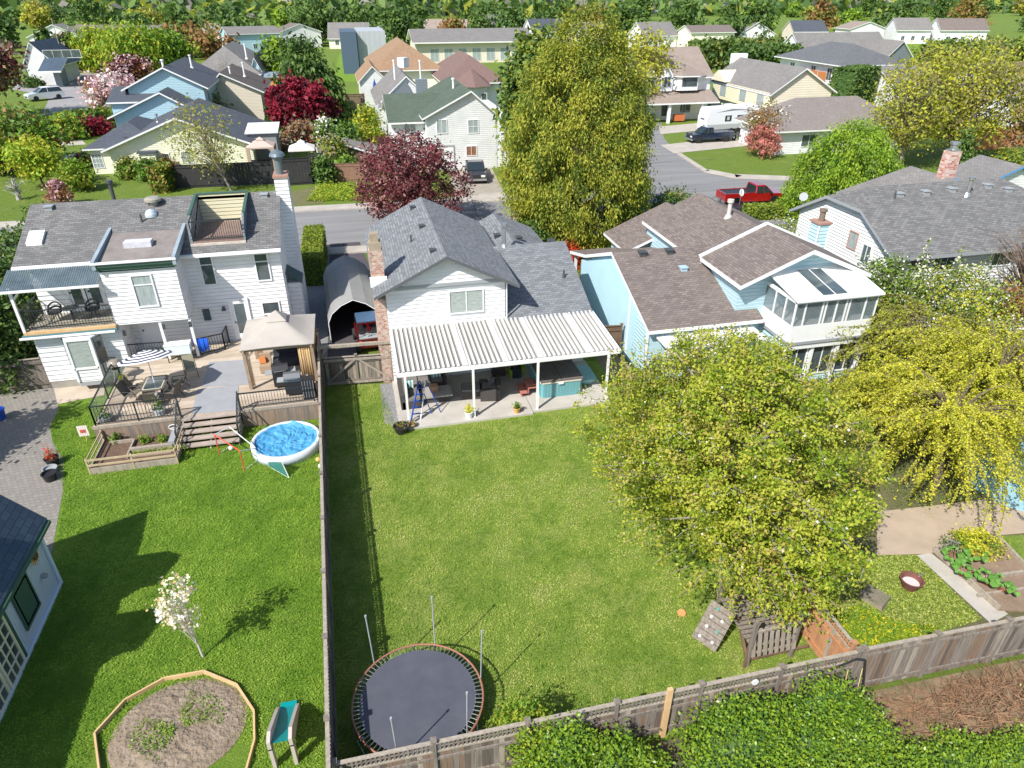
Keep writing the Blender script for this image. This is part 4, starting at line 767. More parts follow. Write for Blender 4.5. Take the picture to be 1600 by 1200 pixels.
wd = {id(W_SID): 'white', id(BG_SID): 'beige', id(B_SID): 'light blue', id(CR_SID): 'cream'}
for k, (px, Y, rf, wl) in enumerate(far):
    T = thing('distant_house', '%s walled house with %s roof in the distant row, %s' % (wd[id(wl)], desc[id(rf)], ['leftmost of the row', 'second from the left', 'third from the left', 'fourth from the left', 'fifth from the left', 'sixth from the left', 'above the grey hip roof', 'above the spruce', 'left of the middle', 'above the long pale building', 'just right of the middle', 'above the big cedar', 'right of the big cedar', 'above the tan roofed house', 'above the cream two storey house', 'seventh from the right', 'fifth from the right', 'fourth from the right', 'third from the right', 'rightmost of the row'][k]), 'house', (0, 0, 0), group='distant row of houses')
    w = 11+rng.random()*6; gable(T, -w/2, w/2, 0, 10, 0, 3.4+rng.random()*2.2, 7+rng.random()*1.5, rng.choice('xxy'), wl, rf, oh=.6)
    for q in (-.3, 0, .3): win(T, 'S', 0, q*w-.6, q*w+.6, 1.2, 2.6, 2, fw=.12)
    T.location = (AT(px, 60, Y).x, Y+rng.random()*14, 0); T.rotation_euler = (0, 0, R(rng.uniform(-20, 20)))
# ---------------------------------------------------------------- fences
rng = random.Random(11)
WG = [WOOD_G, mat('fence_wood_brown', (.24, .165, .115), (.15, .10, .07), rough=.9, scale=2.2, stretch=(6, 6, .5)), mat('fence_wood_dark', (.14, .11, .09), (.08, .065, .055), rough=.9, scale=2.2, stretch=(6, 6, .5)), WOOD_G2]
def fence(label, A, B, h=1.85, lattice=0, step=2.4, mats=None, bw=.145, group=None, cat='fence', post=.1, wts=(5, 3, 3, 1), cap=True, z0=.04, name='wooden_fence', jit=.0, rail_side=1, postm=None):
    mats = mats or WG; A = Vector((*A[:2], 0)); B = Vector((*B[:2], 0)); L = (B-A).length; d = (B-A)/L; n = Vector((-d.y, d.x, 0))
    T = thing(name, label, cat, A, group=group); hb = h-lattice; N = int(L/bw); mb = MB(); U = Vector((0, 0, 1))
    for i in range(N):
        p = A+d*(i+.5)*L/N+n*.02*rail_side; hh = hb+rng.uniform(-jit, jit); mb.bar(p+U*z0, p+U*hh, L/N-.006, .02, rng.choices(range(len(mats)), wts[:len(mats)])[0], up=n)
    mb.build('board_panel', mats, T)
    r = MB()
    for z in ((.3, hb-.25) if h > 1.2 else (.2, hb-.15)): r.bar(A+U*z-n*.02*rail_side, B+U*z-n*.02*rail_side, .04, .09, 0)
    if cap: r.bar(A+U*(h+.015), B+U*(h+.015), .1, .035, 1)
    if lattice: r.bar(A+U*(hb+.02), B+U*(hb+.02), .06, .05, 1)
    r.build('rail', [mats[0], WOOD_G2 if len(mats) > 1 else mats[0]], T)
    if lattice:
        q = MB(); k = int(L/.11)
        for i in range(k): p = A+d*(i+.5)*L/k; q.bar(p+U*(hb+.04), p+U*h, .05, .014, 0, up=n)
        q.bar(A+U*(hb+lattice*.52), B+U*(hb+lattice*.52), .016, .05, 0)
        q.build('lattice', [mats[0]], T)
    k = max(1, round(L/step))
    for i in range(k+1):
        p = A+d*L*i/k; m = MB().bar(p, p+U*(h+.08), post, post, 0, up=n).bar(p+U*(h+.08), p+U*(h+.13), post*1.5, post*1.5, 0, up=n); m.build('post', postm or mats[0], T)
    return T
fence('long grey wooden fence with a lattice top between the two lawns', (-2.02, 8.6), (-2.62, 33.8), 2.0, .34, 2.45)
fence('weathered board fence without lattice behind the right-hand garden', (12.25, 10.1), (24, 9.9), 1.8, 0, 2.3, wts=(6, 2, 3, 1.5), jit=.02)
LF = fence('low grey fence with a lattice top along the back of the middle lawn', (-1.95, 10.12), (12.1, 10.1), 1.75, .36, 2.35)
fence('reddish board fence with a lattice top between the middle lawn and the right-hand garden', (12.1, 10.3), (11.9, 27.6), 1.8, .3, 2.4, mats=[mat('orange_fence_wood', (.46, .22, .10), (.34, .17, .09), rough=.9, scale=2.5), mat('orange_fence_wood2', (.52, .27, .14), (.4, .2, .1), scale=3), WOOD_G2], wts=(5, 3, 1), rail_side=-1)
fence('dark brown wooden fence in the shade behind the hot tub', (11.7, 31.5), (13.3, 31.3), 1.8, 0, 2.4, mats=[WOOD_DK])
fence('old brown board fence left of the left house, in shade', (-22, 34.3), (-16.0, 34.4), 1.7, 0, 2.6, mats=[mat('old_brown_wood', (.16, .14, .12), (.10, .085, .07), scale=3), WOOD_G])  # boards in mottled dark brown and grey
MB().box(6.42, 10.0, 0, 6.56, 10.1, 1.98).build('newer_post', WOOD_N, LF); MB().tube((8.95, 10.02, 1.55), (8.95, 9.99, 1.55), .1, n=16).build('white_disc', WHITE, LF)
T = fence('double wooden gate with diagonal braces across the side driveway', (-2.5, 31.4), (.88, 31.15), 1.62, 0, 1.7, name='wooden_gate', cat='gate', cap=True, wts=(5, 1, 3, 2))
b = MB().bar((-2.35, 31.3, .25), (-.85, 31.2, 1.5), .1, .04, up=(0, 1, 0)).bar((-.72, 31.2, 1.5), (.75, 31.08, .3), .1, .04, up=(0, 1, 0)).bar((-2.4, 31.3, .2), (.8, 31.08, .2), .04, .12).bar((-2.4, 31.3, 1.5), (.8, 31.08, 1.5), .04, .12); b.build('brace', WOOD_G2, T)
MB().bar((-2.6, 31.3, 2.3), (1.0, 31.1, 2.3), .16, .14).bar((-2.55, 31.3, 0), (-2.55, 31.3, 2.3), .12).bar((.35, 31.12, 2.25), (.92, 31.12, 1.75), .08).bar((-2.5, 31.3, 1.75), (-2.1, 31.3, 2.25), .08).build('overhead_beam', WOOD_G2, T)
a, b_ = G(277, 295), G(372, 289); fence('black board fence in front of the cream bungalow', a, G(430, 288), 2.3, 0, 4, mats=[WOOD_B], bw=.3)
fence('black board fence section with a pale corner post, right of the cream bungalow', G(443, 291), G(488, 288), 2.7, 0, 3, mats=[WOOD_B], bw=.3)
fence('short black board fence section nearest the brown fence', G(489, 284), G(509, 284), 2.9, 0, 3, mats=[WOOD_B], bw=.3)
fence('reddish brown board fence left of the purple plum tree', G(512, 285), G(575, 284), 1.9, 0, 4, mats=[mat('red_brown_boards', (.26, .15, .10), (.2, .11, .075), scale=3)], bw=.25)
fence('tall olive brown fence behind the dark red maple', G(500, 183), G(572, 180), 3.2, 0, 6, mats=[mat('olive_boards', (.24, .18, .11), (.18, .13, .08))], bw=.3)
fence('bright orange board fence under the tall yellow green trees', G(1508, 236), G(1600, 230), 2.6, 0, 4, mats=[mat('cedar_boards', (.55, .22, .08), (.45, .18, .07))], bw=.3)
fence('beige board fence beside the blue sided porch house', G(1112, 158), G(1130, 160), 2.4, 0, 4, mats=[mat('beige_boards', (.42, .32, .2))], bw=.3)
fence('low dark paling fence at the far left lawn edge', G(-20, 232), G(40, 214), 1.4, 0, 4, mats=[WOOD_DK], bw=.3)
# ---------------------------------------------------------------- deck of the left house
T = thing('wooden_deck', 'raised timber deck with black railings and broad steps behind the left house', 'deck', (-7.5, 30, 0))
DZ = .95; DX0, DX1, DY0, DY1 = -12.25, -2.72, 28.4, 35.85
pl = MB(); y = DY0
while y < DY1-.05: pl.box(DX0, y, DZ-.04, DX1, min(y+.135, DY1), DZ, rng.randrange(3)); y += .142
pl.build('deck_boards', [DECKW, mat('deck_boards_b', (.44, .36, .28), (.36, .29, .22), scale=1.2), mat('deck_boards_c', (.54, .46, .37), (.43, .36, .29), scale=1.2)], T)
for (xa_, xb_) in ((DX0, -8.7), (-6.1, DX1-.1)):
  sk = MB(); x = xa_
  while x < xb_: sk.box(x, DY0-.03, .02, x+.149, DY0, DZ-.12, rng.randrange(2)); x += .148
  if xa_ == DX0: sk.box(DX0, DY0-.001, .02, DX0+.03, DY1, DZ-.1, 0)
  sk.build('skirt', [WOOD_G, mat('brown_skirt', (.30, .22, .16), (.18, .13, .10), rough=.9, scale=3, stretch=(5, 5, .5))], T)
MB().box(DX0-.03, DY0-.05, DZ-.13, -8.6, DY0, DZ+.01).build('edge_board', WOOD_G2, T); MB().box(-6.15, DY0-.05, DZ-.13, DX1, DY0, DZ+.01).build('edge_board', WOOD_G2, T)
st = MB(); n = 5
for i in range(n):
    y1 = 28.42-.29*i; z = DZ-.17*(i+.0)-.02; st.box(-8.6, y1-.32, z-.06, -6.15, y1-.02, z)
for x in (-8.6, -7.4, -6.2): st.ext([(x, 28.38, 0), (x, 28.38, DZ-.1), (x, 26.95, .05), (x, 26.95, 0)], (.05, 0, 0))
st.build('steps', [mat('step_boards', (.42, .35, .30), (.30, .25, .21), scale=2)], T)
def railing(T, pts, z0, h=.95, gap=.13, name='railing', m=None, glass=False):
    b = MB()
    for a, c in zip(pts[:-1], pts[1:]):
        a = Vector(a); c = Vector(c); L = (c-a).length; d = (c-a)/L
        za = a.z if len(a) == 3 else 0
        U = Vector((0, 0, 1)); a0 = Vector((a.x, a.y, z0+a.z)); c0 = Vector((c.x, c.y, z0+c.z))
        b.bar(a0+U*h, c0+U*h, .06, .045); b.bar(a0+U*.1, c0+U*.1, .035, .035)
        k = max(1, int(L/1.7))
        for i in range(k+1): p = a0+(c0-a0)*i/k; b.bar(p, p+U*(h+.03), .055)
        if not glass:
            k = int(L/gap)
            for i in range(1, k): p = a0+(c0-a0)*i/k; b.bar(p+U*.1, p+U*h, .018)
    return b.build(name, m or METAL_D, T)
railing(T, [(-8.65, 28.48, 0), (-12.15, 28.48, 0)], DZ); railing(T, [(-6.1, 28.48, 0), (-2.85, 28.48, 0)], DZ, .8)
railing(T, [(-12.15, 28.48, 0), (-12.3, 33.2, 0)], DZ, glass=True); railing(T, [(-12.3, 33.2, 0), (-13.0, 33.45, 0)], DZ)
MB().ext([(-12.15, 28.6, DZ+.12), (-12.3, 33.1, DZ+.12), (-12.3, 33.1, DZ+.9), (-12.15, 28.6, DZ+.9)], (-.01, 0, 0)).build('glass_panel', mat('clear_panel', (.5, .62, .58), rough=.05, trans=.8), T)
railing(T, [(-8.62, 28.4, 0), (-8.62, 27.0, -.85)], DZ, name='stair_railing', gap=.2); railing(T, [(-6.1, 28.4, 0), (-6.1, 27.0, -.85)], DZ, name='stair_railing', gap=.2)
railing(T, [(-12.1, 34.6, 0), (-8.8, 34.45, 0)], DZ); railing(T, [(-8.7, 34.5, 0), (-7.55, 34.9, 0), (-7.45, 35.8, 0)], DZ)
MAT1 = mat('grey_deck_mat', (.30, .31, .33), (.26, .27, .29), rough=.95, scale=1.5)
for nm, pts in (('upper', ((327, 566), (384, 562), (390, 601), (315, 605))), ('lower', ((308, 608), (372, 602), (374, 641), (300, 647)))):
    P = [G(*p, DZ+.006) for p in pts]; c = sum(P, Vector())/4
    o = MB().ext([P[3], P[2], P[1], P[0]], (0, 0, .01)); one(o, 'deck_mat', MAT1, 'plain grey outdoor mat on the deck, the one %s' % ('nearer the house door' if nm == 'upper' else 'at the top of the steps'), 'mat', c, group='grey deck mats')
orn = G(265, 667, 0)
orn = thing('ring_ornament', 'white half round ornament hung on the deck skirt beside the steps', 'ornament', (-9.05, 28.33, .55))
MB().path([(-9.05+.2*math.cos(t/12*2*math.pi), 28.34, .5+.13*math.sin(t/12*2*math.pi)) for t in range(13)], .02).bar((-9.22, 28.34, .45), (-8.9, 28.34, .45), .03).build('ring', WHITE, orn)
# raised vegetable beds
T = thing('raised_garden_bed', 'fenced wooden vegetable bed with dark soil in front of the deck', 'garden bed', (-10.5, 27.3, 0))
x0, x1, y0, y1 = G(142, 742).x+.05, G(277, 724).x, 26.15, 28.3
MB().box(x0, y0, 0, x1, y1, .22).build('soil', SOIL, T)
b = MB().box(x0-.05, y0-.05, 0, x1+.05, y0, .3).box(x0-.05, y0, 0, x0, y1, .3).box(x1, y0, 0, x1+.05, y1, .3).box(x0+1.25, y0+.5, .1, x0+1.32, y1-.3, .36).box(x0+1.32, y0+.95, .1, x1-.3, y0+1.1, .4).box(x0+1.32, y0+.55, .1, x1-.3, y0+.6, .3).box(x0+.3, y1-.35, .2, x0+1.3, y1-.28, .36); b.build('bed_frame', WOOD_G2, T)
MB().box(x1-.45, y0+1.0, .1, x1-.2, y1-.2, .5).build('side_box', GREYT, T)
b = MB()
for z in (.42, .68): b.box(x0-.07, y0-.08, z, x1+.07, y0-.05, z+.09)
for x, s in ((x0-.06, 1), (x1+.06, 1)):
    for z in (.45, .7): b.bar((x, y0, z), (x, y1, z), .03, .06)
for x, y in ((x0-.05, y0-.03), (x1+.05, y0-.03), ((x0+x1)/2, y0-.03), (x0-.05, y1), (x1+.05, y1)): b.bar((x, y, 0), (x, y, .8), .06)
for k in range(3): b.bar((x1+.06, y0+k*.6, .1), (x1+.06, y0+(k+1)*.6, .7), .025); b.bar((x1+.06, y0+k*.6, .7), (x1+.06, y0+(k+1)*.6, .1), .025)
b.build('rail_fence', WOOD_N if False else mat('tan_rails', (.50, .40, .26), (.40, .31, .2), scale=3), T)
bed_xy = (x0, x1, y0, y1)
p = G(136, 690); sg = thing('yard_sign', 'small white picket style sign with a red mark on the grass beside the vegetable bed', 'sign', p)
MB().bar(p, p+Vector((.05, 0, .45)), .03).build('stake', WOOD_N, sg); b = MB()
for i in range(5): b.box(p.x-.2+i*.085, p.y-.03, .32, p.x-.2+i*.085+.07, p.y-.01, .85)
b.build('picket_panel', mat('pinkish_white', (.75, .66, .64)), sg); MB().box(p.x-.1, p.y-.045, .5, p.x+.1, p.y-.03, .66).build('red_mark', mat('red_mark', (.5, .08, .07)), sg)
# ---------------------------------------------------------------- gazebo
T = thing('gazebo', 'square gazebo with a beige fabric roof and tan curtains on the deck', 'gazebo', (-4.3, 32, DZ))
gx0, gx1, gy0, gy1, gz = -5.95, -2.6, 30.1, 33.6, 3.1; cx, cy = -4.28, 31.9
P = []; FAB = mat('beige_canvas', (.42, .385, .345), (.37, .34, .305), rough=.9, scale=1)
def gz_(t): return gz+(4.05-gz)*(t**1.35)
for k, (a, b_) in enumerate((((gx0, gy0), (gx1, gy0)), ((gx1, gy0), (gx1, gy1)), ((gx1, gy1), (gx0, gy1)), ((gx0, gy1), (gx0, gy0)))):
    N = 8
    for i in range(N):
        for j in range(6):
            def pt(u, v):
                x = a[0]+(b_[0]-a[0])*u; y = a[1]+(b_[1]-a[1])*u; s = v*.8
                return (x+(cx-x)*s, y+(cy-y)*s, gz_(v*.8)-(.12*math.sin(math.pi*u)*(1-v) if v < .99 else 0)*-1*.4-.07*math.sin(math.pi*u)*(v*(1-v))*4*0)
            P.append([pt(i/N, j/6), pt((i+1)/N, j/6), pt((i+1)/N, (j+1)/6), pt(i/N, (j+1)/6)])
MB().shell(P, .03, 0, 0).build('canopy', FAB, T, smooth=True)
q = .45; MB().shell([[(cx-q, cy-q, 3.8), (cx+q, cy-q, 3.8), (cx, cy, 4.2)], [(cx+q, cy-q, 3.8), (cx+q, cy+q, 3.8), (cx, cy, 4.2)], [(cx+q, cy+q, 3.8), (cx-q, cy+q, 3.8), (cx, cy, 4.2)], [(cx-q, cy+q, 3.8), (cx-q, cy-q, 3.8), (cx, cy, 4.2)]], .03, 0, 0).build('vent_cap', FAB, T)
MB().box(cx-q+.04, cy-q+.04, 3.6, cx+q-.04, cy+q-.04, 3.78).build('vent_frame', FAB, T)
for x in (gx0+.15, gx1-.15):
    for y in (gy0+.15, gy1-.15): MB().box(x-.07, y-.07, DZ, x+.07, y+.07, gz).build('post', mat('gazebo_wood', (.33, .25, .18), (.25, .19, .13), scale=3), T)
b = MB()
for y in (gy0+.15, gy1-.15): b.bar((gx0, y, gz-.08), (gx1, y, gz-.08), .08, .16)
for x in (gx0+.15, gx1-.15): b.bar((x, gy0, gz-.08), (x, gy1, gz-.08), .08, .16)
b.bar((gx0+.2, gy0+.15, 2.5), (gx0+.6, gy0+.15, gz-.1), .07).build('beam', mat('gazebo_wood', (.33, .25, .18)), T)
def curtain(x0, y0, x1, y1, z0=1.05, z1=2.95, m=None):
    N = 22; pts = [Vector((x0+(x1-x0)*i/N, y0+(y1-y0)*i/N, 0)) for i in range(N+1)]; n = Vector((-(y1-y0), x1-x0, 0)).normalized()
    P = []
    for i in range(N):
        a = pts[i]+n*.06*math.sin(i*1.7); c = pts[i+1]+n*.06*math.sin((i+1)*1.7)
        P.append([(a.x, a.y, z0), (c.x, c.y, z0), (c.x, c.y, z1), (a.x, a.y, z1)])
    return MB().shell(P, .0).build('curtain', m or mat('tan_curtain', (.60, .42, .22), (.5, .34, .17), rough=.9), T, smooth=True)
def curtain2(x0, y0, x1, y1, z0=1.05, z1=2.95):
    N = 22; mb = MB(); d = Vector((x1-x0, y1-y0, 0)); n = Vector((-d.y, d.x, 0)).normalized()
    for i in range(N):
        p = Vector((x0, y0, 0))+d*(i+.5)/N+n*.05*math.sin(i*1.7); mb.tube((p.x, p.y, z0), (p.x, p.y, z1), d.length/N*.75, d.length/N*.55, 7)
    return mb.build('curtain', mat('tan_curtain', (.60, .42, .22), (.5, .34, .17), rough=.9), T, smooth=True)
curtain2(gx1-.8, gy0+.22, gx1-.2, gy0+.25); curtain2(gx0+.2, gy0+.22, gx0+.34, gy0+.3); curtain2(gx1-.2, gy1-.9, gx1-.2, gy1-.2); curtain2(gx0+.2, gy1-.2, gx0+.5, gy1-.2)
sofa = thing('outdoor_sofa', 'dark outdoor sofa in the shade under the beige gazebo', 'sofa', (-4.0, 32.6, DZ))
MB().box(-4.9, 32.2, DZ+.05, -3.1, 33.1, DZ+.42).build('seat', mat('navy_cushion', (.03, .035, .05)), sofa); MB().box(-4.9, 32.95, DZ+.42, -3.1, 33.25, DZ+.9).box(-3.25, 32.2, DZ+.42, -3.05, 33.2, DZ+.65).build('backrest', mat('navy_cushion', (.03, .035, .05)), sofa)
ch = thing('cushioned_chair', 'tan chair with an orange cushion under the beige gazebo', 'chair', (-5.2, 32.0, DZ))
MB().box(-5.5, 31.7, DZ+.05, -4.95, 32.3, DZ+.4).build('seat', mat('wicker_tan', (.35, .26, .18)), ch); MB().box(-5.5, 32.2, DZ+.4, -4.95, 32.35, DZ+.85).build('backrest', mat('wicker_tan', (.35, .26, .18)), ch); MB().rbox(-5.35, 32.05, DZ+.42, .3, .12, .3, .2, tilt=-.3).build('cushion', mat('orange_cushion', (.6, .2, .06)), ch)
# ---------------------------------------------------------------- barbecues
def bbq(loc, rz, lab, hood, w=.75):
    T = thing('barbecue_grill', lab, 'barbecue', (0, 0, 0), group='barbecues on the deck')
    MB().box(-w/2, -.25, .12, w/2, .25, .8).build('cabinet', BLACKP, T)
    MB().box(-w/2-.32, -.22, .8, -w/2, .22, .84).box(w/2, -.22, .8, w/2+.32, .22, .84).build('side_shelf', GREYT, T)
    MB().ext([(-w/2, -.27, .8), (-w/2, .27, .8), (-w/2, .27, .98), (-w/2, .12, 1.15), (-w/2, -.1, 1.15), (-w/2, -.27, .98)], (w, 0, 0)).build('hood', hood, T)
    MB().bar((-w/2+.1, -.33, .97), (w/2-.1, -.33, .97), .03).bar((-w/2+.1, -.33, .97), (-w/2+.1, -.25, .97), .02).bar((w/2-.1, -.33, .97), (w/2-.1, -.25, .97), .02).build('handle', STEEL, T)
    for x in (-w/2+.06, w/2-.06): MB().tube((x-.03, 0, .07), (x+.03, 0, .07), .07, n=10).build('wheel', RUBBER, T)
    T.location = loc; T.rotation_euler = (0, 0, rz); return T
bbq((-3.75, 29.35, DZ), 0, 'grey hooded barbecue grill on the deck, second from the fence', mat('grey_hood', (.16, .17, .18), rough=.35, metal=.4))
bbq((-4.35, 30.25, DZ), .1, 'wide black flat top barbecue with pale front panel, beneath the front edge of the gazebo', mat('black_hood', (.03, .03, .033), rough=.4))
T = thing('covered_smoker', 'black covered smoker standing against the fence at the deck corner', 'smoker', (-3.05, 28.95, DZ))
MB().rbox(-3.05, 28.95, DZ, .6, .5, 1.0, 0, taper=.85).build('cover', BLACKP, T); b = MB()
for i in range(5): b.bar((-3.3+i*.12, 28.68, DZ+.1), (-3.3+i*.12, 28.72, DZ+.95), .02)
b.build('strap', GREYT, T)
# ---------------------------------------------------------------- dining set
tb = G(241, 598, DZ+.72); tx, ty = tb.x, tb.y
T = thing('patio_table', 'rounded glass topped patio table under the striped parasol', 'table', (tx, ty, DZ))
def rrect(cx, cy, hx, hy, r, z, n=5):
    P = []
    for (sx, sy, a0) in ((1, -1, -90), (1, 1, 0), (-1, 1, 90), (-1, -1, 180)):
        for i in range(n+1): a = R(a0+90*i/n); P.append((cx+sx*(hx-r)+r*math.cos(a), cy+sy*(hy-r)+r*math.sin(a), z))
    return P
MB().ext(rrect(tx, ty, .52, .72, .18, DZ+.69), (0, 0, .025)).build('table_rim', mat('taupe_metal', (.12, .105, .09), rough=.5), T); MB().ext(rrect(tx, ty, .43, .62, .12, DZ+.716), (0, 0, .006)).build('cream_band', mat('cream_band', (.45, .42, .35)), T); MB().ext(rrect(tx, ty, .37, .56, .1, DZ+.723), (0, 0, .006)).build('table_glass', GL, T)
for sx in (-1, 1):
    for sy in (-1, 1): MB().bar((tx+sx*.42, ty+sy*.6, DZ), (tx+sx*.36, ty+sy*.52, DZ+.7), .04).build('leg', METAL_D, T)
T = thing('parasol', 'navy and white striped octagonal parasol tilted over the patio table', 'parasol', (tx, ty, DZ))
top = G(225, 547, 3.15); ax = (Vector((tx, ty, DZ+2.0))-Vector((top.x-.0, top.y, 3.2)))
pole_top = Vector((tx+.0, ty+.02, 2.45))
MB().tube((tx, ty, DZ+.02), pole_top, .022).tube(pole_top, top-Vector((0, 0, .05)), .018).build('pole', VINYL, T); MB().tube((tx, ty, DZ), (tx, ty, DZ+.08), .22, n=14).build('base', GREYT, T)
c0 = top; down = (pole_top-top).normalized(); q = Vector((0, 0, -1)).lerp(down, .45).normalized(); a = q.cross(Vector((0, 1, 0))).normalized(); bb = q.cross(a)
mb = MB(); rings = [0, .07]+[.07+.115*i for i in range(1, 11)]; RR = 1.3
for k in range(len(rings)-1):
    r0, r1 = rings[k]/1.22*RR, rings[k+1]/1.22*RR
    h0, h1 = .38*(r0/RR)**1.15, .38*(r1/RR)**1.15
    for i in range(8):
        t0, t1 = 2*math.pi*i/8, 2*math.pi*(i+1)/8
        P = [c0+q*h0+(a*math.cos(t0)+bb*math.sin(t0))*r0, c0+q*h1+(a*math.cos(t0)+bb*math.sin(t0))*r1, c0+q*h1+(a*math.cos(t1)+bb*math.sin(t1))*r1, c0+q*h0+(a*math.cos(t1)+bb*math.sin(t1))*r0]
        if k == 0: P = P[1:]
        mb.add([tuple(p) for p in P], [tuple(range(len(P)))], k % 2)
        mb.add([tuple(p+q*.01) for p in P], [tuple(reversed(range(len(P))))], k % 2)
mb.build('canopy', [mat('parasol_white', (.74, .74, .76)), mat('parasol_navy', (.045, .05, .09))], T)
def sling(lab, loc, rz, m=None, grp='sling chairs on the deck'):
    T = thing('sling_chair', lab, 'chair', (0, 0, 0), group=grp); m = m or mat('olive_sling', (.12, .105, .08), (.15, .13, .10), scale=3)
    MB().ext([(-.25, -.25, .42), (-.25, .25, .38), (-.25, .25, .4), (-.25, -.25, .44)], (.5, 0, 0)).build('seat', m, T)
    MB().ext([(-.25, .25, .39), (-.25, .5, 1.0), (-.25, .52, .99), (-.25, .27, .38)], (.5, 0, 0)).build('backrest', m, T)
    for x in (-.28, .28):
        MB().path([(x, -.27, 0), (x, -.3, .42), (x, -.2, .63), (x, .3, .62)], .016).path([(x, .42, 0), (x, .1, .42), (x, -.25, .44)], .016).path([(x, .25, .4), (x, .52, 1.0)], .016).build('arm_frame', METAL_D, T)
    T.location = loc; T.rotation_euler = (0, 0, rz); return T
s0 = sling('dark sling chair pushed to the left long side of the patio table, nearer the camera', (tx-.95, ty-.25, DZ), R(75))
def schair(lab, loc, rz): return dup(s0, loc, rz, lab)
schair('dark sling chair at the left long side of the patio table, nearer the house', (tx-.85, ty+.4, DZ), R(100)); schair('dark sling chair at the right long side of the patio table, nearer the house', (tx+.9, ty+.35, DZ), R(-85)); schair('dark sling chair at the right long side of the patio table, nearer the camera', (tx+.75, ty-.4, DZ), R(-110)); schair('dark sling chair tucked in at the camera end of the patio table', (tx+.05, ty-1.0, DZ), R(180))
p = G(300, 590, DZ); sling('olive sling chair standing alone between the parasol and the upper grey mat', (p.x, p.y+.1, DZ), R(15), mat('light_olive_sling', (.28, .26, .18)))
p = G(315, 625, DZ)
T = thing('patio_cooler', 'white and mint patio cooler chest on legs by the porch railing', 'cooler', (-9.55, 34.1, DZ))
MB().box(-10.2, 33.9, DZ+.45, -9.0, 34.4, DZ+.95).build('chest', mat('mint_white', (.62, .74, .74)), T); MB().box(-10.22, 33.88, DZ+.95, -9.62, 34.42, DZ+1.0).box(-9.6, 33.88, DZ+.95, -8.98, 34.42, DZ+1.0).build('lid', mat('mint_white_lid', (.74, .78, .74)), T)
for x in (-10.15, -9.05):
    for y in (33.95, 34.35): MB().bar((x, y, DZ), (x, y, DZ+.45), .04).build('leg', METAL_D, T)
T = thing('beach_towel', 'bright blue towel hanging over the porch railing', 'towel', (-8.7, 34.4, DZ))
mb = MB()
for i in range(10): mb.tube((-8.85+i*.07, 34.38+.02*math.sin(i*2), DZ+.3+.08*math.sin(i)), (-8.85+i*.07, 34.4+.02*math.sin(i*2), DZ+1.0), .042, .038, 6)
mb.build('cloth', mat('bright_blue_cloth', (.01, .10, .55), rough=.9), T, smooth=True)
T = thing('kettle_grill', 'round kettle grill with a dull tan lid in the corner by the bay window', 'barbecue', (-12.1, 33.6, DZ))
kx, ky = G(178, 567, DZ+.9).x, G(178, 567, DZ+.9).y
T.location = (kx, ky, DZ)
MB().lathe([(.001, .55), (.2, .6), (.32, .8)], (kx, ky, DZ), 16).build('bowl', BLACKP, T); MB().lathe([(.33, .8), (.3, .93), (.18, 1.04), (.001, 1.07)], (kx, ky, DZ), 16).build('lid', mat('tan_lid', (.25, .22, .18), rough=.4), T)
for a_ in (0, 2.1, 4.2): MB().bar((kx+.3*math.cos(a_), ky+.3*math.sin(a_), DZ), (kx+.12*math.cos(a_), ky+.12*math.sin(a_), DZ+.6), .03).build('leg', STEEL, T)
# balcony furniture
for x, r_, lab in ((-15.0, .5, 'round backed dark wicker chair on the balcony, left of the pair'), (-13.3, -.4, 'round backed dark wicker chair on the balcony, right of the pair')):
    T = thing('wicker_chair', lab, 'chair', (x, 35.2, 3.3), group='balcony chairs')
    MB().lathe([(.1, .36), (.32, .42), (.32, .46), (.001, .46)], (x, 35.2, 3.3), 14).build('seat', METAL_D, T); MB().path([(x+.33*math.cos(t/10*math.pi), 35.2+.33*math.sin(t/10*math.pi), 3.3+.5+.35*math.sin(t/10*math.pi)) for t in range(11)], .04).path([(x+.3*math.cos(t/10*math.pi), 35.2+.3*math.sin(t/10*math.pi), 3.3+.48+.15*math.sin(t/10*math.pi)) for t in range(11)], .05).build('backrest', METAL_D, T)
    for k in (0.8, 2.4, 3.9, 5.5): MB().bar((x+.26*math.cos(k), 35.2+.26*math.sin(k), 3.3), (x+.2*math.cos(k), 35.2+.2*math.sin(k), 3.7), .03).build('leg', METAL_D, T)
T = thing('round_table', 'small round dark glass table between the balcony chairs', 'table', (-14.15, 34.9, 3.3)); MB().tube((-14.15, 34.9, 4.0), (-14.15, 34.9, 4.03), .38, n=20).build('tabletop', GL, T); MB().tube((-14.15, 34.9, 3.3), (-14.15, 34.9, 4.0), .04).build('leg', METAL_D, T)
# ---------------------------------------------------------------- pool, goals, toys
T = thing('paddling_pool', 'round above ground pool with a crumpled blue tarpaulin cover against the fence', 'pool', (-4.1, 26.35, 0))
px_, py_, pr_ = -4.1, 26.35, 1.45
MB().lathe([(pr_-.06, 0), (pr_+.05, .0), (pr_+.04, .42), (pr_-.1, .46), (pr_-.14, .3), (pr_-.2, .02)], (px_, py_, 0), 30).build('pool_wall', mat('pale_pool_wall', (.62, .68, .75), (.5, .56, .64), scale=2), T, smooth=True)
mb = MB(); N = 48; V = []; nr = random.Random(3)
from mathutils import noise as MN
for k in range(N+1):
    for j in range(14):
        r_ = (pr_-.02)*j/13; a_ = 2*math.pi*k/N; x, y = px_+r_*math.cos(a_), py_+r_*math.sin(a_)
        n_ = MN.noise(Vector((x*3.2, y*3.2, 1)))*.6+abs(MN.noise(Vector((x*5, y*7, 5))))*.5
        V.append((x, y, .28+.20*n_+.10*abs(MN.noise(Vector((x*9, y*11, 2))))+(.08 if j > 11 else 0)))
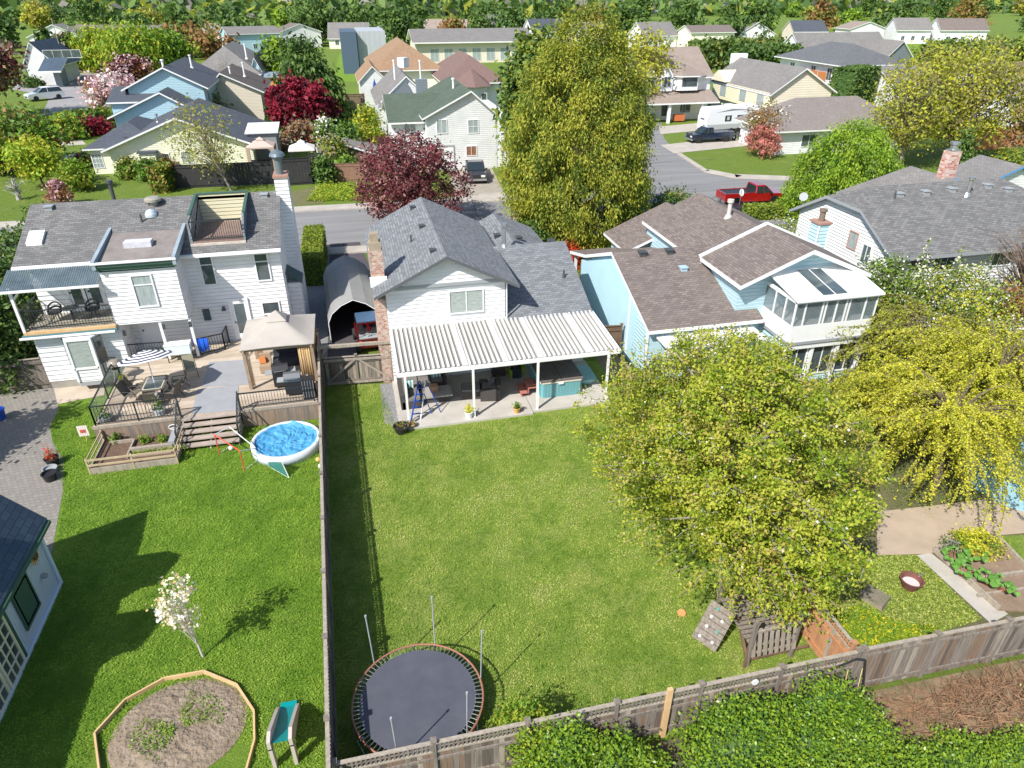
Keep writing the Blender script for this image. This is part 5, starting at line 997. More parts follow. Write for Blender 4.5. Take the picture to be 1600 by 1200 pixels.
F = [(k*14+j, k*14+j+1, (k+1)*14+j+1, (k+1)*14+j) for k in range(N) for j in range(13)]; mb.add(V, F)
mb.build('tarpaulin', mat('blue_tarpaulin', (.025, .20, .44), (.09, .34, .55), rough=.65, scale=7, stretch=(1, 2.2, 1), detail=8), T)
# crumpled ridges catch the light
sg = Vector(G(343, 709)); T = thing('soccer_goal', 'small red and white soccer goal frame beside the pool', 'soccer goal', sg)
A, B = G(343, 709), G(382, 735); U = Vector((0, 0, 1.0))
b = MB().tube(A, A+U, .025).tube(B, B+U, .025).tube(A+U, B+U, .025); b.build('front_frame', mat('red_pipe', (.62, .10, .05), rough=.4), T)
dn = Vector((.55, .75, 0)); MB().tube(A+U, A+dn*.9+U*.9, .02).tube(B+U, B+dn*.9+U*.6, .02).tube(A+dn*.9+U*.9, B+dn*.9+U*.6, .02).tube(B, B+dn, .02).tube(A, A+dn, .02).build('rear_frame', WHITE, T)
A, B = G(408, 722), G(452, 747); T = thing('net_goal', 'small pop up goal with teal netting and a white rim in front of the pool', 'soccer goal', A)
MB().tube(A, B, .018).tube(B, B+Vector((-.2, .2, .75)), .018).tube(A, B+Vector((-.2, .2, .75)), .018).tube(A, A+Vector((-.3, .7, .5)), .018).build('rim', WHITE, T)
MB().ext([A, B, B+Vector((-.2, .2, .75))], (0, .01, 0)).build('net', mat('teal_net', (.05, .25, .22), trans=.45), T)
for px, py, c, l in ((361, 700, (.7, .6, .6), 'pale ball on the grass inside the red and white goal'), (497, 718, (.65, .4, .12), 'orange ball by the fence beside the pool'), (501, 728, (.7, .6, .5), 'cream ball by the fence, just below the orange one')):
    p = G(px, py, .11); o = MB().lathe([(.11*math.sin(t/8*math.pi), -.11*math.cos(t/8*math.pi)) for t in range(9)], p, 14)
    one(o, 'ball', mat('ball_%s' % l.split()[0], c), l, 'ball', p, smooth=True)
T = thing('trampoline', 'large round trampoline with a dark grey mat, orange rimmed frame and bare net poles', 'trampoline', (.15, 12.05, 0))
tx0, ty0, tr0, tz = .17, 12.02, 1.76, .9
def circ(r, z, n=48): return [(tx0+r*math.cos(2*math.pi*i/n), ty0+r*math.sin(2*math.pi*i/n), z) for i in range(n+1)]
MB().path(circ(tr0, tz), .028, 8).build('rim', mat('orange_steel_rim', (.30, .13, .08), rough=.5), T)
MB().tube((tx0, ty0, tz-.02), (tx0, ty0, tz), tr0-.2, n=64).build('jumping_mat', mat('dark_mat', (.062, .066, .088), (.082, .085, .108), rough=.75, scale=1.6, detail=7), T)
b = MB()
for i in range(84): a_ = 2*math.pi*i/84; b.tube((tx0+(tr0-.22)*math.cos(a_), ty0+(tr0-.22)*math.sin(a_), tz), (tx0+tr0*math.cos(a_), ty0+tr0*math.sin(a_), tz), .010, n=5)
b.build('springs', STEEL, T)
for i in range(6):
    a_ = R(128-60*i); x, y = tx0+tr0*math.cos(a_), ty0+tr0*math.sin(a_)
    if i != 5: MB().tube((x, y, .2), (x*1.0+.1*math.cos(a_), y+.1*math.sin(a_), 2.72), .019, n=8).tube((x+.1*math.cos(a_), y+.1*math.sin(a_), 2.7), (x+.1*math.cos(a_), y+.1*math.sin(a_), 2.78), .03, n=8).build('net_pole', mat('pole_steel', (.42, .45, .48), rough=.4, metal=.3), T)
    x2, y2 = tx0+(tr0-.05)*math.cos(a_+.35), ty0+(tr0-.05)*math.sin(a_+.35)
    MB().path([(x, y, tz), (x, y, .03), (x2, y2, .03), (x2, y2, tz)], .02).build('leg', STEEL, T)
p = G(451, 1133); T = thing('toy_slide', 'childrens teal and beige slide at the lower edge of the left lawn', 'slide', (p.x, p.y, 0))
x, y = p.x, p.y; mb = MB()
for i in range(8): 
    t0, t1 = i/8, (i+1)/8; f = lambda t: (y+.55-1.7*t, .1+.9*t**1.1)
    (ya, za), (yb, zb) = f(t0), f(t1); mb.ext([(x-.22, ya, za), (x+.22, ya, za), (x+.22, yb, zb), (x-.22, yb, zb)], (0, 0, .03))
mb.build('chute', mat('teal_plastic', (.0, .22, .22), (.0, .26, .27), rough=.35), T)
for s in (-1, 1): MB().ext([(x+s*.22, y+.42, .1), (x+s*.22, y-1.2, .8), (x+s*.22, y-1.2, 1.12), (x+s*.22, y-.9, 1.16), (x+s*.22, y-.2, .72), (x+s*.22, y+.25, .42), (x+s*.22, y+.42, .28)], (s*.09, 0, 0)).ext([(x+s*.22, y-1.0, 0), (x+s*.22, y-1.2, 0), (x+s*.22, y-1.2, .85), (x+s*.22, y-1.0, .75)], (s*.09, 0, 0)).build('side_panel', mat('beige_plastic', (.50, .44, .40), rough=.5), T)
MB().box(x-.22, y+.35, .14, x+.22, y+.62, .17).build('chute_end', mat('teal_plastic', (.0, .22, .22)), T)
# circular bed
E_ = [G(*q) for q in ((150, 1150), (197, 1098), (258, 1064), (320, 1053), (371, 1074), (398, 1115), (399, 1160), (380, 1230), (160, 1230))]
T = thing('round_flower_bed', 'round bare earth bed edged with new pine boards at the bottom of the left lawn', 'garden bed', G(280, 1130))
b = MB()
for p, q in zip(E_, E_[1:]+E_[:1]): b.bar(p+Vector((0, 0, .08)), q+Vector((0, 0, .08)), .05, .16)
b.build('board_edging', WOOD_N, T); c = sum(E_, Vector())/len(E_)
mb = MB(); n_ = 40; V = []
for k in range(n_+1):
    a_ = 2*math.pi*k/n_
    for j in range(9):
        f = j/8; r_x, r_y = 1.78*f, 1.55*f; cx_, cy_ = G(285, 1120).x, G(285, 1120).y-.35
        x, y = cx_+r_x*math.cos(a_), cy_+r_y*math.sin(a_); V.append((x, y, .02+(.11+.07*MN.noise(Vector((x*3, y*3, 0)))+.05*MN.noise(Vector((x*9, y*9, 3))))*(1-f**6)))
mb.add(V, [(k*9+j, k*9+j+1, (k+1)*9+j+1, (k+1)*9+j) for k in range(n_) for j in range(8)])
mb.build('earth', mat('cloddy_earth', (.30, .24, .18), (.17, .13, .09), rough=1, scale=4, bump=2, bscale=9), T); bedc = (cx_, cy_)
# ---------------------------------------------------------------- wooden play tower under the cherry tree
T = thing('play_tower', 'weathered wooden play fort with slatted panels and a climbing ramp with white holds', 'play structure', (10.8, 12.6, 0))
rp = [G(1090, 990, .35), G(1111, 1020, .1), G(1145, 992, .9), G(1128, 958, 1.1)]
rp = [Vector((8.62, 12.72, .25)), Vector((9.05, 12.02, .25)), Vector((9.85, 12.5, 1.15)), Vector((9.42, 13.2, 1.15))]
u = rp[3]-rp[0]; v = rp[1]-rp[0]; nn = v.cross(u).normalized(); b = MB()
for i in range(7):
    a_ = rp[0]+u*i/7; c_ = rp[0]+u*(i+.93)/7; b.ext([a_, a_+v, c_+v, c_], nn*.03)
b.build('climbing_ramp', WOOD_G, T)
for i, (s, t) in enumerate(((.12, .25), (.15, .75), (.4, .3), (.42, .72), (.65, .28), (.68, .7), (.88, .35))):
    p = rp[0]+u*s+v*t+nn*(.04 if nn.z > 0 else -.04); MB().lathe([(.05, -.02), (.045, .02), (.001, .03)], p, 8).build('climbing_hold', [mat('white_hold', (.7, .72, .72)), mat('teal_hold', (.1, .35, .3))][i in (3, 6)], T)
px0, px1, py0, py1 = 9.85, 11.45, 11.55, 13.5
for x in (px0, px1-.15):
    for y in (py0, py1): MB().box(x-.05, y-.05, 0, x+.05, y+.05, 1.9).build('post', WOOD_G, T)
b = MB()
for i in range(12): b.box(px0, py0+i*.16, .8, px1-.1, py0+i*.16+.12, .83)
b.build('platform', WOOD_G, T); b = MB()
for i in range(8): b.bar((px0+.1+i*.19, py0-.08, .45), (px0+.02+i*.19, py0+.05, 1.5), .12, .02, up=(0, 1, 0))
for z in (.5, 1.4): b.box(px0, py0-.02, z, px1-.1, py0+.02, z+.08)
b.build('slatted_panel', WOOD_G2, T); b = MB()
for i in range(5): b.box(px0+.3, py1-.9+i*.2, 1.75-.02*i, px1, py1-.72+i*.2, 1.79-.02*i)
b.build('roof_boards', WOOD_G, T)
MB().bar((9.9, 11.65, .15), (10.0, 12.6, .9), .08).bar((9.9, 11.6, .2), (11.9, 11.6, .25), .08, .05).bar((9.75, 11.5, 0), (9.85, 11.62, .9), .07).build('brace', WOOD_DK, T)
one(MB().tube(G(1065, 958, 0), G(1065, 958, .07), .13, n=16), 'toy_disc', mat('orange_plastic', (.65, .20, .08)), 'small orange disc lying on the grass near the play fort', 'toy', G(1065, 958, 0))
# ---------------------------------------------------------------- patio furniture and the hot tub
RAT = mat('dark_rattan', (.045, .04, .038), (.07, .062, .058), rough=.7, scale=12); CUSH = mat('grey_cushion', (.15, .145, .14), (.19, .18, .17), rough=.9, scale=3)
z = .1
T = thing('sectional_sofa', 'dark rattan sectional sofa with grey cushions in the left corner of the patio', 'sofa', (1.9, 28.8, z))
MB().box(1.15, 28.1, z, 2.0, 30.6, z+.4).box(2.0, 29.75, z, 3.35, 30.6, z+.4).build('base', RAT, T); MB().box(1.08, 28.1, z, 1.28, 30.6, z+.8).box(1.28, 30.4, z, 3.35, 30.6, z+.8).box(3.35, 29.7, z, 3.5, 30.6, z+.62).build('backrest', RAT, T)
for x0, y0, x1, y1 in ((1.3, 28.15, 2.0, 28.95), (1.3, 29.0, 2.0, 29.75), (1.3, 29.8, 2.05, 30.4), (2.1, 29.75, 2.7, 30.4), (2.75, 29.75, 3.3, 30.4)): MB().box(x0, y0, z+.4, x1, y1, z+.54).build('cushion', CUSH, T)
for x0, y0, x1, y1 in ((1.28, 28.2, 1.45, 28.95), (1.28, 29.0, 1.45, 29.75), (2.1, 30.2, 2.7, 30.38), (2.75, 30.2, 3.3, 30.38)): MB().box(x0, y0, z+.55, x1, y1, z+.95).build('back_cushion', CUSH, T)
for x, y, l in ((1.55, 29.2, 'left arm'), (3.0, 30.05, 'right end')):
    q = thing('throw_pillow', 'teal and white striped pillow on the %s of the sectional sofa' % l, 'pillow', (x, y, z+.6), group='striped pillows'); mb = MB()
    for i in range(6): mb.rbox(x-.2+i*.08, y, z+.56, .078, .14, .36, 0, i % 2)
    mb.build('cover', [mat('teal_stripe', (.08, .38, .36)), mat('white_stripe', (.65, .68, .68))], q)
T = thing('coffee_table', 'grey patio table with a brown box on it in front of the sofa', 'table', (2.9, 28.9, z)); MB().box(2.2, 28.35, z+.32, 3.6, 29.35, z+.4).build('tabletop', mat('grey_tabletop', (.30, .29, .27)), T); MB().box(2.3, 28.45, z, 3.5, 29.25, z+.32).build('base', RAT, T)
one(MB().box(2.55, 28.75, z+.41, 2.95, 29.1, z+.7), 'cardboard_box', mat('cardboard', (.36, .21, .13)), 'small brown box on the grey patio table', 'box', (2.75, 28.9, z+.41))
T = thing('rattan_armchair', 'dark rattan armchair with a footstool facing the sofa on the patio', 'armchair', (4.9, 28.6, z))
MB().rbox(4.55, 28.75, z, .95, .85, .42, -.15).build('footstool', RAT, T); MB().rbox(4.55, 28.75, z+.42, .9, .8, .1, -.15).build('cushion', CUSH, T)
MB().rbox(5.45, 28.5, z, .85, .95, .45, -.15).build('base', RAT, T); MB().rbox(5.88, 28.44, z, .2, .98, .85, -.15).rbox(5.38, 28.03, z, .95, .16, .65, -.15).rbox(5.5, 28.95, z, .95, .16, .65, -.15).build('backrest', RAT, T); MB().rbox(5.42, 28.5, z+.45, .65, .7, .12, -.15).build('cushion', CUSH, T)
one(MB().rbox(5.6, 28.6, z+.6, .3, .12, .3, .5, tilt=-.4), 'throw_pillow', mat('dark_patterned', (.3, .3, .32), (.03, .03, .04), scale=12), 'black and white pillow on the rattan armchair', 'pillow', (5.6, 28.6, z+.6))
a, b_ = G(650, 650, z), G(667, 650, z)
T = thing('step_ladder', 'blue step ladder with white rails standing at the left end of the patio', 'ladder', (1.9, 27.4, z))
for s in (-.25, .25): MB().bar((1.65+s*.9, 27.1, z), (2.1+s*.6, 27.6, z+1.75), .05).build('front_rail', mat('ladder_blue', (.01, .06, .35), rough=.4) if s < 0 else WHITE, T); MB().bar((2.65+s*.9, 27.5, z), (2.15+s*.6, 27.65, z+1.75), .035).build('rear_rail', mat('ladder_blue', (.01, .06, .35)), T)
for k in range(1, 6): f = k/6; MB().bar((1.65-.225+(.45+.06)*f, 27.1+.5*f, z+1.75*f), (1.65+.225+.4*f, 27.1+.5*f, z+1.75*f), .08, .03).build('tread', mat('ladder_blue', (.01, .06, .35)), T)
def pot(lab, x, y, z, r, h, m, plant=None, cat='plant pot', name='plant_pot', group=None):
    T = thing(name, lab, cat, (x, y, z), group=group); MB().lathe([(r*.75, 0), (r, h), (r*1.08, h), (r*1.08, h+.03), (r*.9, h+.03), (r*.88, h-.05), (.001, h-.05)], (x, y, z), 18).build('pot', m, T, smooth=False)
    if plant: POTS.append((T, x, y, z+h, r, plant))
    return T
POTS = []
p = G(628, 675); pot('wide black plastic planter on the grass at the left patio corner', p.x, p.y, 0, .36, .32, BLACKP, 'sparse')
p = G(644, 668, z); pot('small tan bowl planter at the foot of the left patio post', p.x, p.y+.1, z, .2, .14, mat('tan_pot', (.45, .33, .2)), 'sparse')
p = G(733, 652, z); pot('white bucket planter with yellow flowers beside the second patio post', p.x, p.y, z, .2, .3, VINYL, 'yellow')
p = G(808, 645, z); pot('orange clay pot with green plant at the patio joint', p.x, p.y+.05, z, .17, .24, mat('ochre_pot', (.55, .33, .10)), 'green')
for x, y, l in ((6.95, 30.2, 'by the back door'), (8.0-.55, 30.35, 'beside the hot tub')): pot('lime green bucket %s' % l, x if l[0] == 'b' and 'back' in l else 7.55, y, z, .19, .38, mat('lime_plastic', (.33, .50, .05), rough=.4), None, 'bucket', 'bucket', 'lime buckets')
T = thing('black_grill', 'square black charcoal grill near the back door under the patio cover', 'barbecue', (6.2, 30.1, z)); MB().box(5.9, 29.85, z+.25, 6.55, 30.35, z+.85).build('body', BLACKP, T); MB().box(5.88, 29.75, z+.18, 6.57, 29.85, z+.24).build('shelf', STEEL, T); MB().box(5.88, 29.83, z+.85, 6.57, 30.37, z+.95).build('lid', BLACKP, T)
for x in (5.93, 6.5): MB().bar((x, 30.1, z), (x, 30.1, z+.25), .04).build('leg', METAL_D, T)
T = thing('storage_bin', 'low dark storage bin by the wall left of the hot tub', 'bin', (7.0, 30.4, z)); MB().box(6.95, 29.9, z, 7.4, 30.5, z+.5).build('body', mat('navy_bin', (.02, .03, .04)), T); MB().box(6.93, 29.88, z+.5, 7.42, 30.52, z+.56).build('lid', BLACKP, T)
T = thing('hot_tub', 'teal hot tub with a closed dark grey folding cover on the patio', 'hot tub', (8.9, 28.7, z))
hx0, hx1, hy0, hy1 = 7.85, 9.95, 27.65, 30.0
TEAL = siding('teal_panels', (.15, .38, .42), .16, True)
MB().ext([(hx0+.12, hy0, z), (hx1-.12, hy0, z), (hx1, hy0+.12, z), (hx1, hy1, z), (hx0, hy1, z), (hx0, hy0+.12, z)], (0, 0, .8)).build('cabinet', TEAL, T)
MB().ext([(hx0+.08, hy0-.04, z+.8), (hx1-.08, hy0-.04, z+.8), (hx1+.04, hy0+.1, z+.8), (hx1+.04, hy1, z+.8), (hx0-.04, hy1, z+.8), (hx0-.04, hy0+.1, z+.8)], (0, 0, .06)).build('rim', mat('cream_acrylic', (.60, .56, .48)), T)
for y0, y1 in ((0, 1),):
    m1 = (hx0+hx1)/2; MB().box(hx0-.02, hy0-.02, z+.86, m1-.015, hy1-.02, z+.95).build('cover', mat('grey_cover', (.115, .105, .10), (.145, .13, .125), rough=.6), T); MB().box(m1+.015, hy0-.02, z+.86, hx1+.02, hy1-.02, z+.95).build('cover', mat('grey_cover', (.11, .1, .095)), T)
MB().box(m1-.2, hy0-.09, z+.74, m1+.05, hy0-.04, z+.84).build('strap', WHITE, T)
T = thing('plastic_lid', 'pale aqua plastic sandbox lid leaning beside the hot tub', 'lid', (10.4, 29.1, z)); MB().ext(rrect(10.45, 29.0, .5, .8, .3, z+.28), (0, 0, .12)).build('lid', mat('aqua_plastic', (.18, .42, .46), (.25, .5, .52), rough=.3), T); MB().ext(rrect(10.45, 29.0, .36, .66, .25, z+.08), (0, 0, .2)).build('tray', mat('aqua_plastic2', (.15, .35, .4)), T)
T = thing('hot_tub_steps', 'two tread reddish wooden steps beside the hot tub', 'steps', (7.3, 28.4, z)); MB().box(7.3, 28.0, z+.42, 7.75, 29.0, z+.46).build('tread', mat('reddish_wood', (.40, .15, .12)), T); MB().box(6.9, 27.95, z+.2, 7.25, 28.95, z+.24).build('tread', mat('reddish_wood', (.40, .15, .12)), T); MB().box(7.3, 28.05, z, 7.34, 28.95, z+.42).box(6.95, 28.0, z, 7.0, 28.9, z+.2).build('riser', mat('reddish_wood', (.40, .15, .12)), T)
T = thing('broom', 'straw broom leaning on the back wall of the patio', 'broom', (6.85, 30.7, z)); MB().bar((6.8, 30.55, z+.3), (6.78, 30.9, z+1.3), .03).build('handle', WOOD_DK, T); MB().rbox(6.8, 30.5, z, .3, .08, .34, 0, taper=.5).build('bristles', mat('straw', (.35, .22, .1)), T)
# ---------------------------------------------------------------- pots on the paved yard
for px, py, c, l in ((84, 726, 'red', 'black planter with red flowers on the paving'), (80, 738, None, 'grey bowl on the paving between the two black planters'), (80, 750, None, 'black tub nearest the camera on the paving')):
    p = G(px, py); pot(l, p.x, p.y, 0, .27, .34 if px == 84 or py == 750 else .2, BLACKP if py != 738 else GREYT, c)
p = G(1, 655); pot('blue pot at the left edge of the paved yard', p.x, p.y, 0, .3, .5, mat('blue_glaze', (.02, .08, .4), rough=.2))
p = G(240, 655, DZ); pot('white trough planter on the deck behind the front railing', -9.6, 28.85, DZ, .26, .26, mat('white_trough', (.5, .53, .55)), 'green'); pot('grey planter with leaves in the front left corner of the deck', -11.8, 28.8, DZ, .28, .2, GREYT, 'green')
p = G(190, 600, DZ); pot('small brown pot with a yellow green plant near the glass railing', p.x+.1, p.y, DZ, .16, .2, WOOD_DK, 'yellowgreen')
# fire bowl and stones in the right garden
p = G(1420, 918); T = thing('fire_bowl', 'round rusty fire bowl with pale ash on the weedy grass', 'fire pit', p); MB().lathe([(.24, .05), (.36, .38), (.38, .4), (.33, .4), (.24, .18), (.001, .16)], p, 24).build('bowl', mat('rusty_red_enamel', (.17, .06, .05), (.12, .05, .04), scale=5), T); MB().tube(p+Vector((0, 0, .2)), p+Vector((0, 0, .24)), .27, n=20).build('ash', mat('pale_ash', (.55, .5, .5)), T); MB().tube(p+Vector((.3, .05, .4)), p+Vector((.55, .15, .42)), .02).build('handle', STEEL, T)
T = thing('stone_slab', 'mossy flat stone slab left of the fire bowl', 'stone', G(1365, 935)); q = G(1365, 935); MB().rbox(q.x, q.y, 0, .75, .85, .16, .5, taper=.9).build('slab', mat('mossy_stone', (.22, .18, .15), (.15, .15, .08), scale=4, bump=.5), T)
T = thing('garden_bed', 'timber edged bed with big rhubarb leaves in the right garden', 'garden bed', G(1530, 900))
b = MB(); Q = [G(*q) for q in ((1458, 862), (1552, 838), (1640, 930), (1640, 960), (1560, 955))]
for a_, c_ in ((0, 1), (1, 2), (0, 4)): b.bar(Q[a_]+Vector((0, 0, .12)), Q[c_]+Vector((0, 0, .12)), .08, .2)
b.bar(G(1522, 906, .12), G(1598, 895, .12), .1, .2).bar(G(1528, 930, .12), G(1600, 920, .12), .08, .1); b.build('timber_edging', WOOD_G2, T); MB().ext([Vector((q.x, q.y, .02)) for q in (Q[0], Q[4], Q[3], Q[2], Q[1])], (0, 0, .07)).build('soil', mat('dry_soil', (.26, .19, .14), (.20, .14, .10), rough=1, scale=3, bump=.6, bscale=12), T)
T = thing('covered_pool', 'round pale blue covered pool under the yellow flowering branches at the right edge', 'pool', G(1600, 745)); q = G(1600, 740, .4); MB().lathe([(2.2, 0), (2.25, .9), (2.1, .95)], (q.x, q.y, 0), 30).build('pool_wall', mat('pool_blue', (.25, .45, .55)), T); MB().tube((q.x, q.y, .8), (q.x, q.y, .86), 2.1, n=30).build('cover', mat('pale_blue_cover', (.30, .55, .65), (.6, .7, .75), scale=2), T)
T = thing('pergola', 'white slatted pergola roof at the right edge behind the bare tree', 'pergola', G(1580, 420)); a = G(1548, 380, 2.6)
b = MB()
for i in range(9): b.bar((a.x, a.y-i*.45, 2.6), (a.x+5, a.y-i*.45-.1, 2.6), .08, .14)
b.build('slat', mat('pergola_white', (.62, .55, .48)), T); b = MB()
for y in (0, -3.6): b.bar((a.x, a.y+y, 0), (a.x, a.y+y, 2.6), .14)
b.build('post', WHITE, T)
T = thing('glass_cold_frame', 'green framed cold frame beside the sunroom', 'cold frame', G(1345, 555)); q = G(1345, 560); MB().box(q.x-.9, q.y-.6, 0, q.x+.9, q.y+.6, .5).build('box', mat('dark_green_box', (.03, .12, .1)), T); MB().ext([(q.x-1, q.y-.7, .5), (q.x+1, q.y-.7, .5), (q.x+1, q.y+.7, .8), (q.x-1, q.y+.7, .8)], (0, 0, .04)).build('lid', GL, T)
# ---------------------------------------------------------------- portable garage and what it shelters
T = thing('portable_garage', 'grey fabric portable garage with a peaked arch roof on the side driveway', 'shelter', (-1, 39, 0))
prof = [(-1.5, 0), (-1.5, 1.3), (-1.25, 1.85), (-.7, 2.3), (0, 2.6), (.7, 2.3), (1.25, 1.85), (1.5, 1.3), (1.5, 0)]
P = []; ya, yb = 36.3, 43.9; N = 6
def gx(y): return -.68-(y-36.3)*.045-.02
for j in range(N):
    y0, y1 = ya+(yb-ya)*j/N, ya+(yb-ya)*(j+1)/N
    for (a_, b_) in zip(prof[:-1], prof[1:]): P.append([(gx(y0)+a_[0], y0, a_[1]), (gx(y1)+a_[0], y1, a_[1]), (gx(y1)+b_[0], y1, b_[1]), (gx(y0)+b_[0], y0, b_[1])])
P = [p[::-1] for p in P]
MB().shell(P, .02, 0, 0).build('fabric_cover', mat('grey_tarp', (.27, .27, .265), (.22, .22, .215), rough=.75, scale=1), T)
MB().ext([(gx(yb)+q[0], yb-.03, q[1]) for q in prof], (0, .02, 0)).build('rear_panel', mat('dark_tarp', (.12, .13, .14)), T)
for y in (ya, ya+2.5, ya+5): MB().path([(gx(y)+q[0]*.985, y+.02, q[1]*.985) for q in prof], .03).build('frame_hoop', WHITE if y == ya else STEEL, T)
# ---------------------------------------------------------------- vehicles
def wheel(T, x, y, r=.38, w=.26, name='wheel'):
    s = 1 if y > 0 else -1
    t = MB().lathe([(r*.62, -w/2), (r*.95, -w/2), (r, -w/4), (r, w/4), (r*.95, w/2), (r*.62, w/2)], (0, 0, 0), 20)
    t.v = [(x+a, y+c, r+b) for a, b, c in t.v]; o = t.build(name, RUBBER, T)
    h = MB().lathe([(.001, s*w*.3), (r*.3, s*w*.42), (r*.62, s*w*.36), (r*.62, -s*w*.3)], (0, 0, 0), 10); h.v = [(x+a, y+c, r+b) for a, b, c in h.v]; h.build('rim', STEEL, o)
def paint(name, c): return mat(name, c, rough=.25, coat=1., metal=.15)
CARGL = mat('car_glass', (.02, .03, .035), rough=.04, spec=1)
def pickup(lab, col, group=None, name='pickup_truck', bed=BLACKP, L=5.9):
    T = thing(name, lab, 'pickup truck', (0, 0, 0), group=group); w = .98; h = L/2
    b = MB()
    # lower body, front end at +x
    side = [(-h, .55), (-h, 1.18), (.1, 1.18), (.1, 1.12), (1.25, 1.15), (h-.25, 1.08), (h, .95), (h, .5), (h-.35, .42), (-h+.3, .48)]
    b.ext([(x, -w, z) for x, z in side], (0, 2*w, 0)); b.build('body', col, T)
    b = MB().box(-h+.12, -w+.12, 1.181, -.05, w-.12, 1.186); b.build('cargo_bed', bed, T)
    MB().box(-h+.05, -w, 1.18, -.02, -w+.1, 1.25).box(-h+.05, w-.1, 1.18, -.02, w, 1.25).box(-h, -w, 1.18, -h+.1, w, 1.25).build('bed_rail', col, T)
    def cabin(z0, z1, x0, x1, x0t, x1t, yy, yt, name, m):
        v = [(x0, -yy, z0), (x1, -yy, z0), (x1, yy, z0), (x0, yy, z0), (x0t, -yt, z1), (x1t, -yt, z1), (x1t, yt, z1), (x0t, yt, z1)]
        return MB().add(v, [(0, 3, 2, 1), (4, 5, 6, 7), (0, 1, 5, 4), (1, 2, 6, 5), (2, 3, 7, 6), (3, 0, 4, 7)]).build(name, m, T)
    cabin(1.16, 1.78, 0-.02, 1.75, .08, 1.0, .93, .78, 'cabin_glass', CARGL); cabin(1.77, 1.86, .04, 1.02, .12, .9, .8, .74, 'roof', col)
    b = MB()
    for s in (-1, 1):
        b.bar((0, s*.94, 1.15), (.08, s*.8, 1.8), .12, .05); b.bar((.85, s*.945, 1.15), (.72, s*.81, 1.8), .07, .03); b.bar((1.72, s*.93, 1.14), (1.0, s*.79, 1.8), .06, .04)
    b.build('pillar', col, T)
    for s in (-1, 1):
        MB().box(h-.12, s*.6-.2, .72, h+.01, s*.6+.25*s, .92).build('headlight', mat('headlight', (.7, .7, .68), rough=.1), T); MB().box(-h-.02, s*.82-.1, .75, -h+.05, s*.82+.1, 1.1).build('tail_light', mat('tail_light', (.45, .02, .01), rough=.2), T)
        MB().rbox(1.45, s*1.08, 1.12, .12, .2, .18).build('mirror', BLACKP, T)
    MB().box(h, -.42, .6, h+.03, .42, .92).build('grille', BLACKP, T); MB().box(h-.15, -w, .36, h+.1, w, .56).build('front_bumper', STEEL, T); MB().box(-h-.12, -w, .42, -h+.05, w, .6).build('rear_bumper', STEEL, T)
    for x in (-h+1.15, h-1.0):
        for s in (-1, 1): wheel(T, x, s*(w-.1), .40)
        for s in (-1, 1):
            a = MB().lathe([(.46, -.04), (.50, -.04), (.50, .04), (.46, .04), (.46, -.04)], (0, 0, 0), 18); a.v = [(x+p, s*w+r, .42+q) for p, q, r in a.v]; a.build('wheel_arch', BLACKP, T)
    return T
t1 = pickup('dark grey pickup truck parked nose out in the driveway of the white green roofed house', paint('charcoal_paint', (.045, .045, .055)))
q = G(743, 278); t1.location = (q.x, q.y, .04); t1.rotation_euler = (0, 0, R(-97))
t2 = pickup('navy blue pickup truck parked in front of the white travel trailer', paint('navy_paint', (.008, .018, .055)), bed=mat('grey_tonneau', (.12, .13, .14)), L=6.1)
t2.location = (46.9, 86.6, .04); t2.rotation_euler = (0, 0, R(182))
t3 = pickup('bright red pickup truck parked beyond the brown roofed blue house', paint('red_paint', (.33, .008, .008)), L=6.0)
q = G(1170, 318); t3.location = (q.x, q.y, .02); t3.rotation_euler = (0, 0, R(-2))
T = thing('tow_dolly', 'black tow dolly with a pale round disc behind the red pickup', 'trailer', (0, 0, 0))
MB().box(-.8, -.8, .45, .8, .8, .55).box(.8, -.05, .45, 1.8, .05, .52).build('frame', BLACKP, T); wheel(T, -.1, .85, .33, .2); wheel(T, -.1, -.85, .33, .2)
a = MB().lathe([(.001, 0), (.3, 0), (.34, .03)], (0, 0, 0), 14); a.v = [(.2+r, p, 1.7+q) for p, q, r in a.v]; a.build('disc', mat('pale_disc', (.6, .62, .64)), T); MB().tube((.2, 0, .5), (.2, 0, 2.0), .03).build('mast', STEEL, T)
q = G(1150, 328); T.location = (q.x-.3, q.y-.6, .02); T.rotation_euler = (0, 0, R(5))
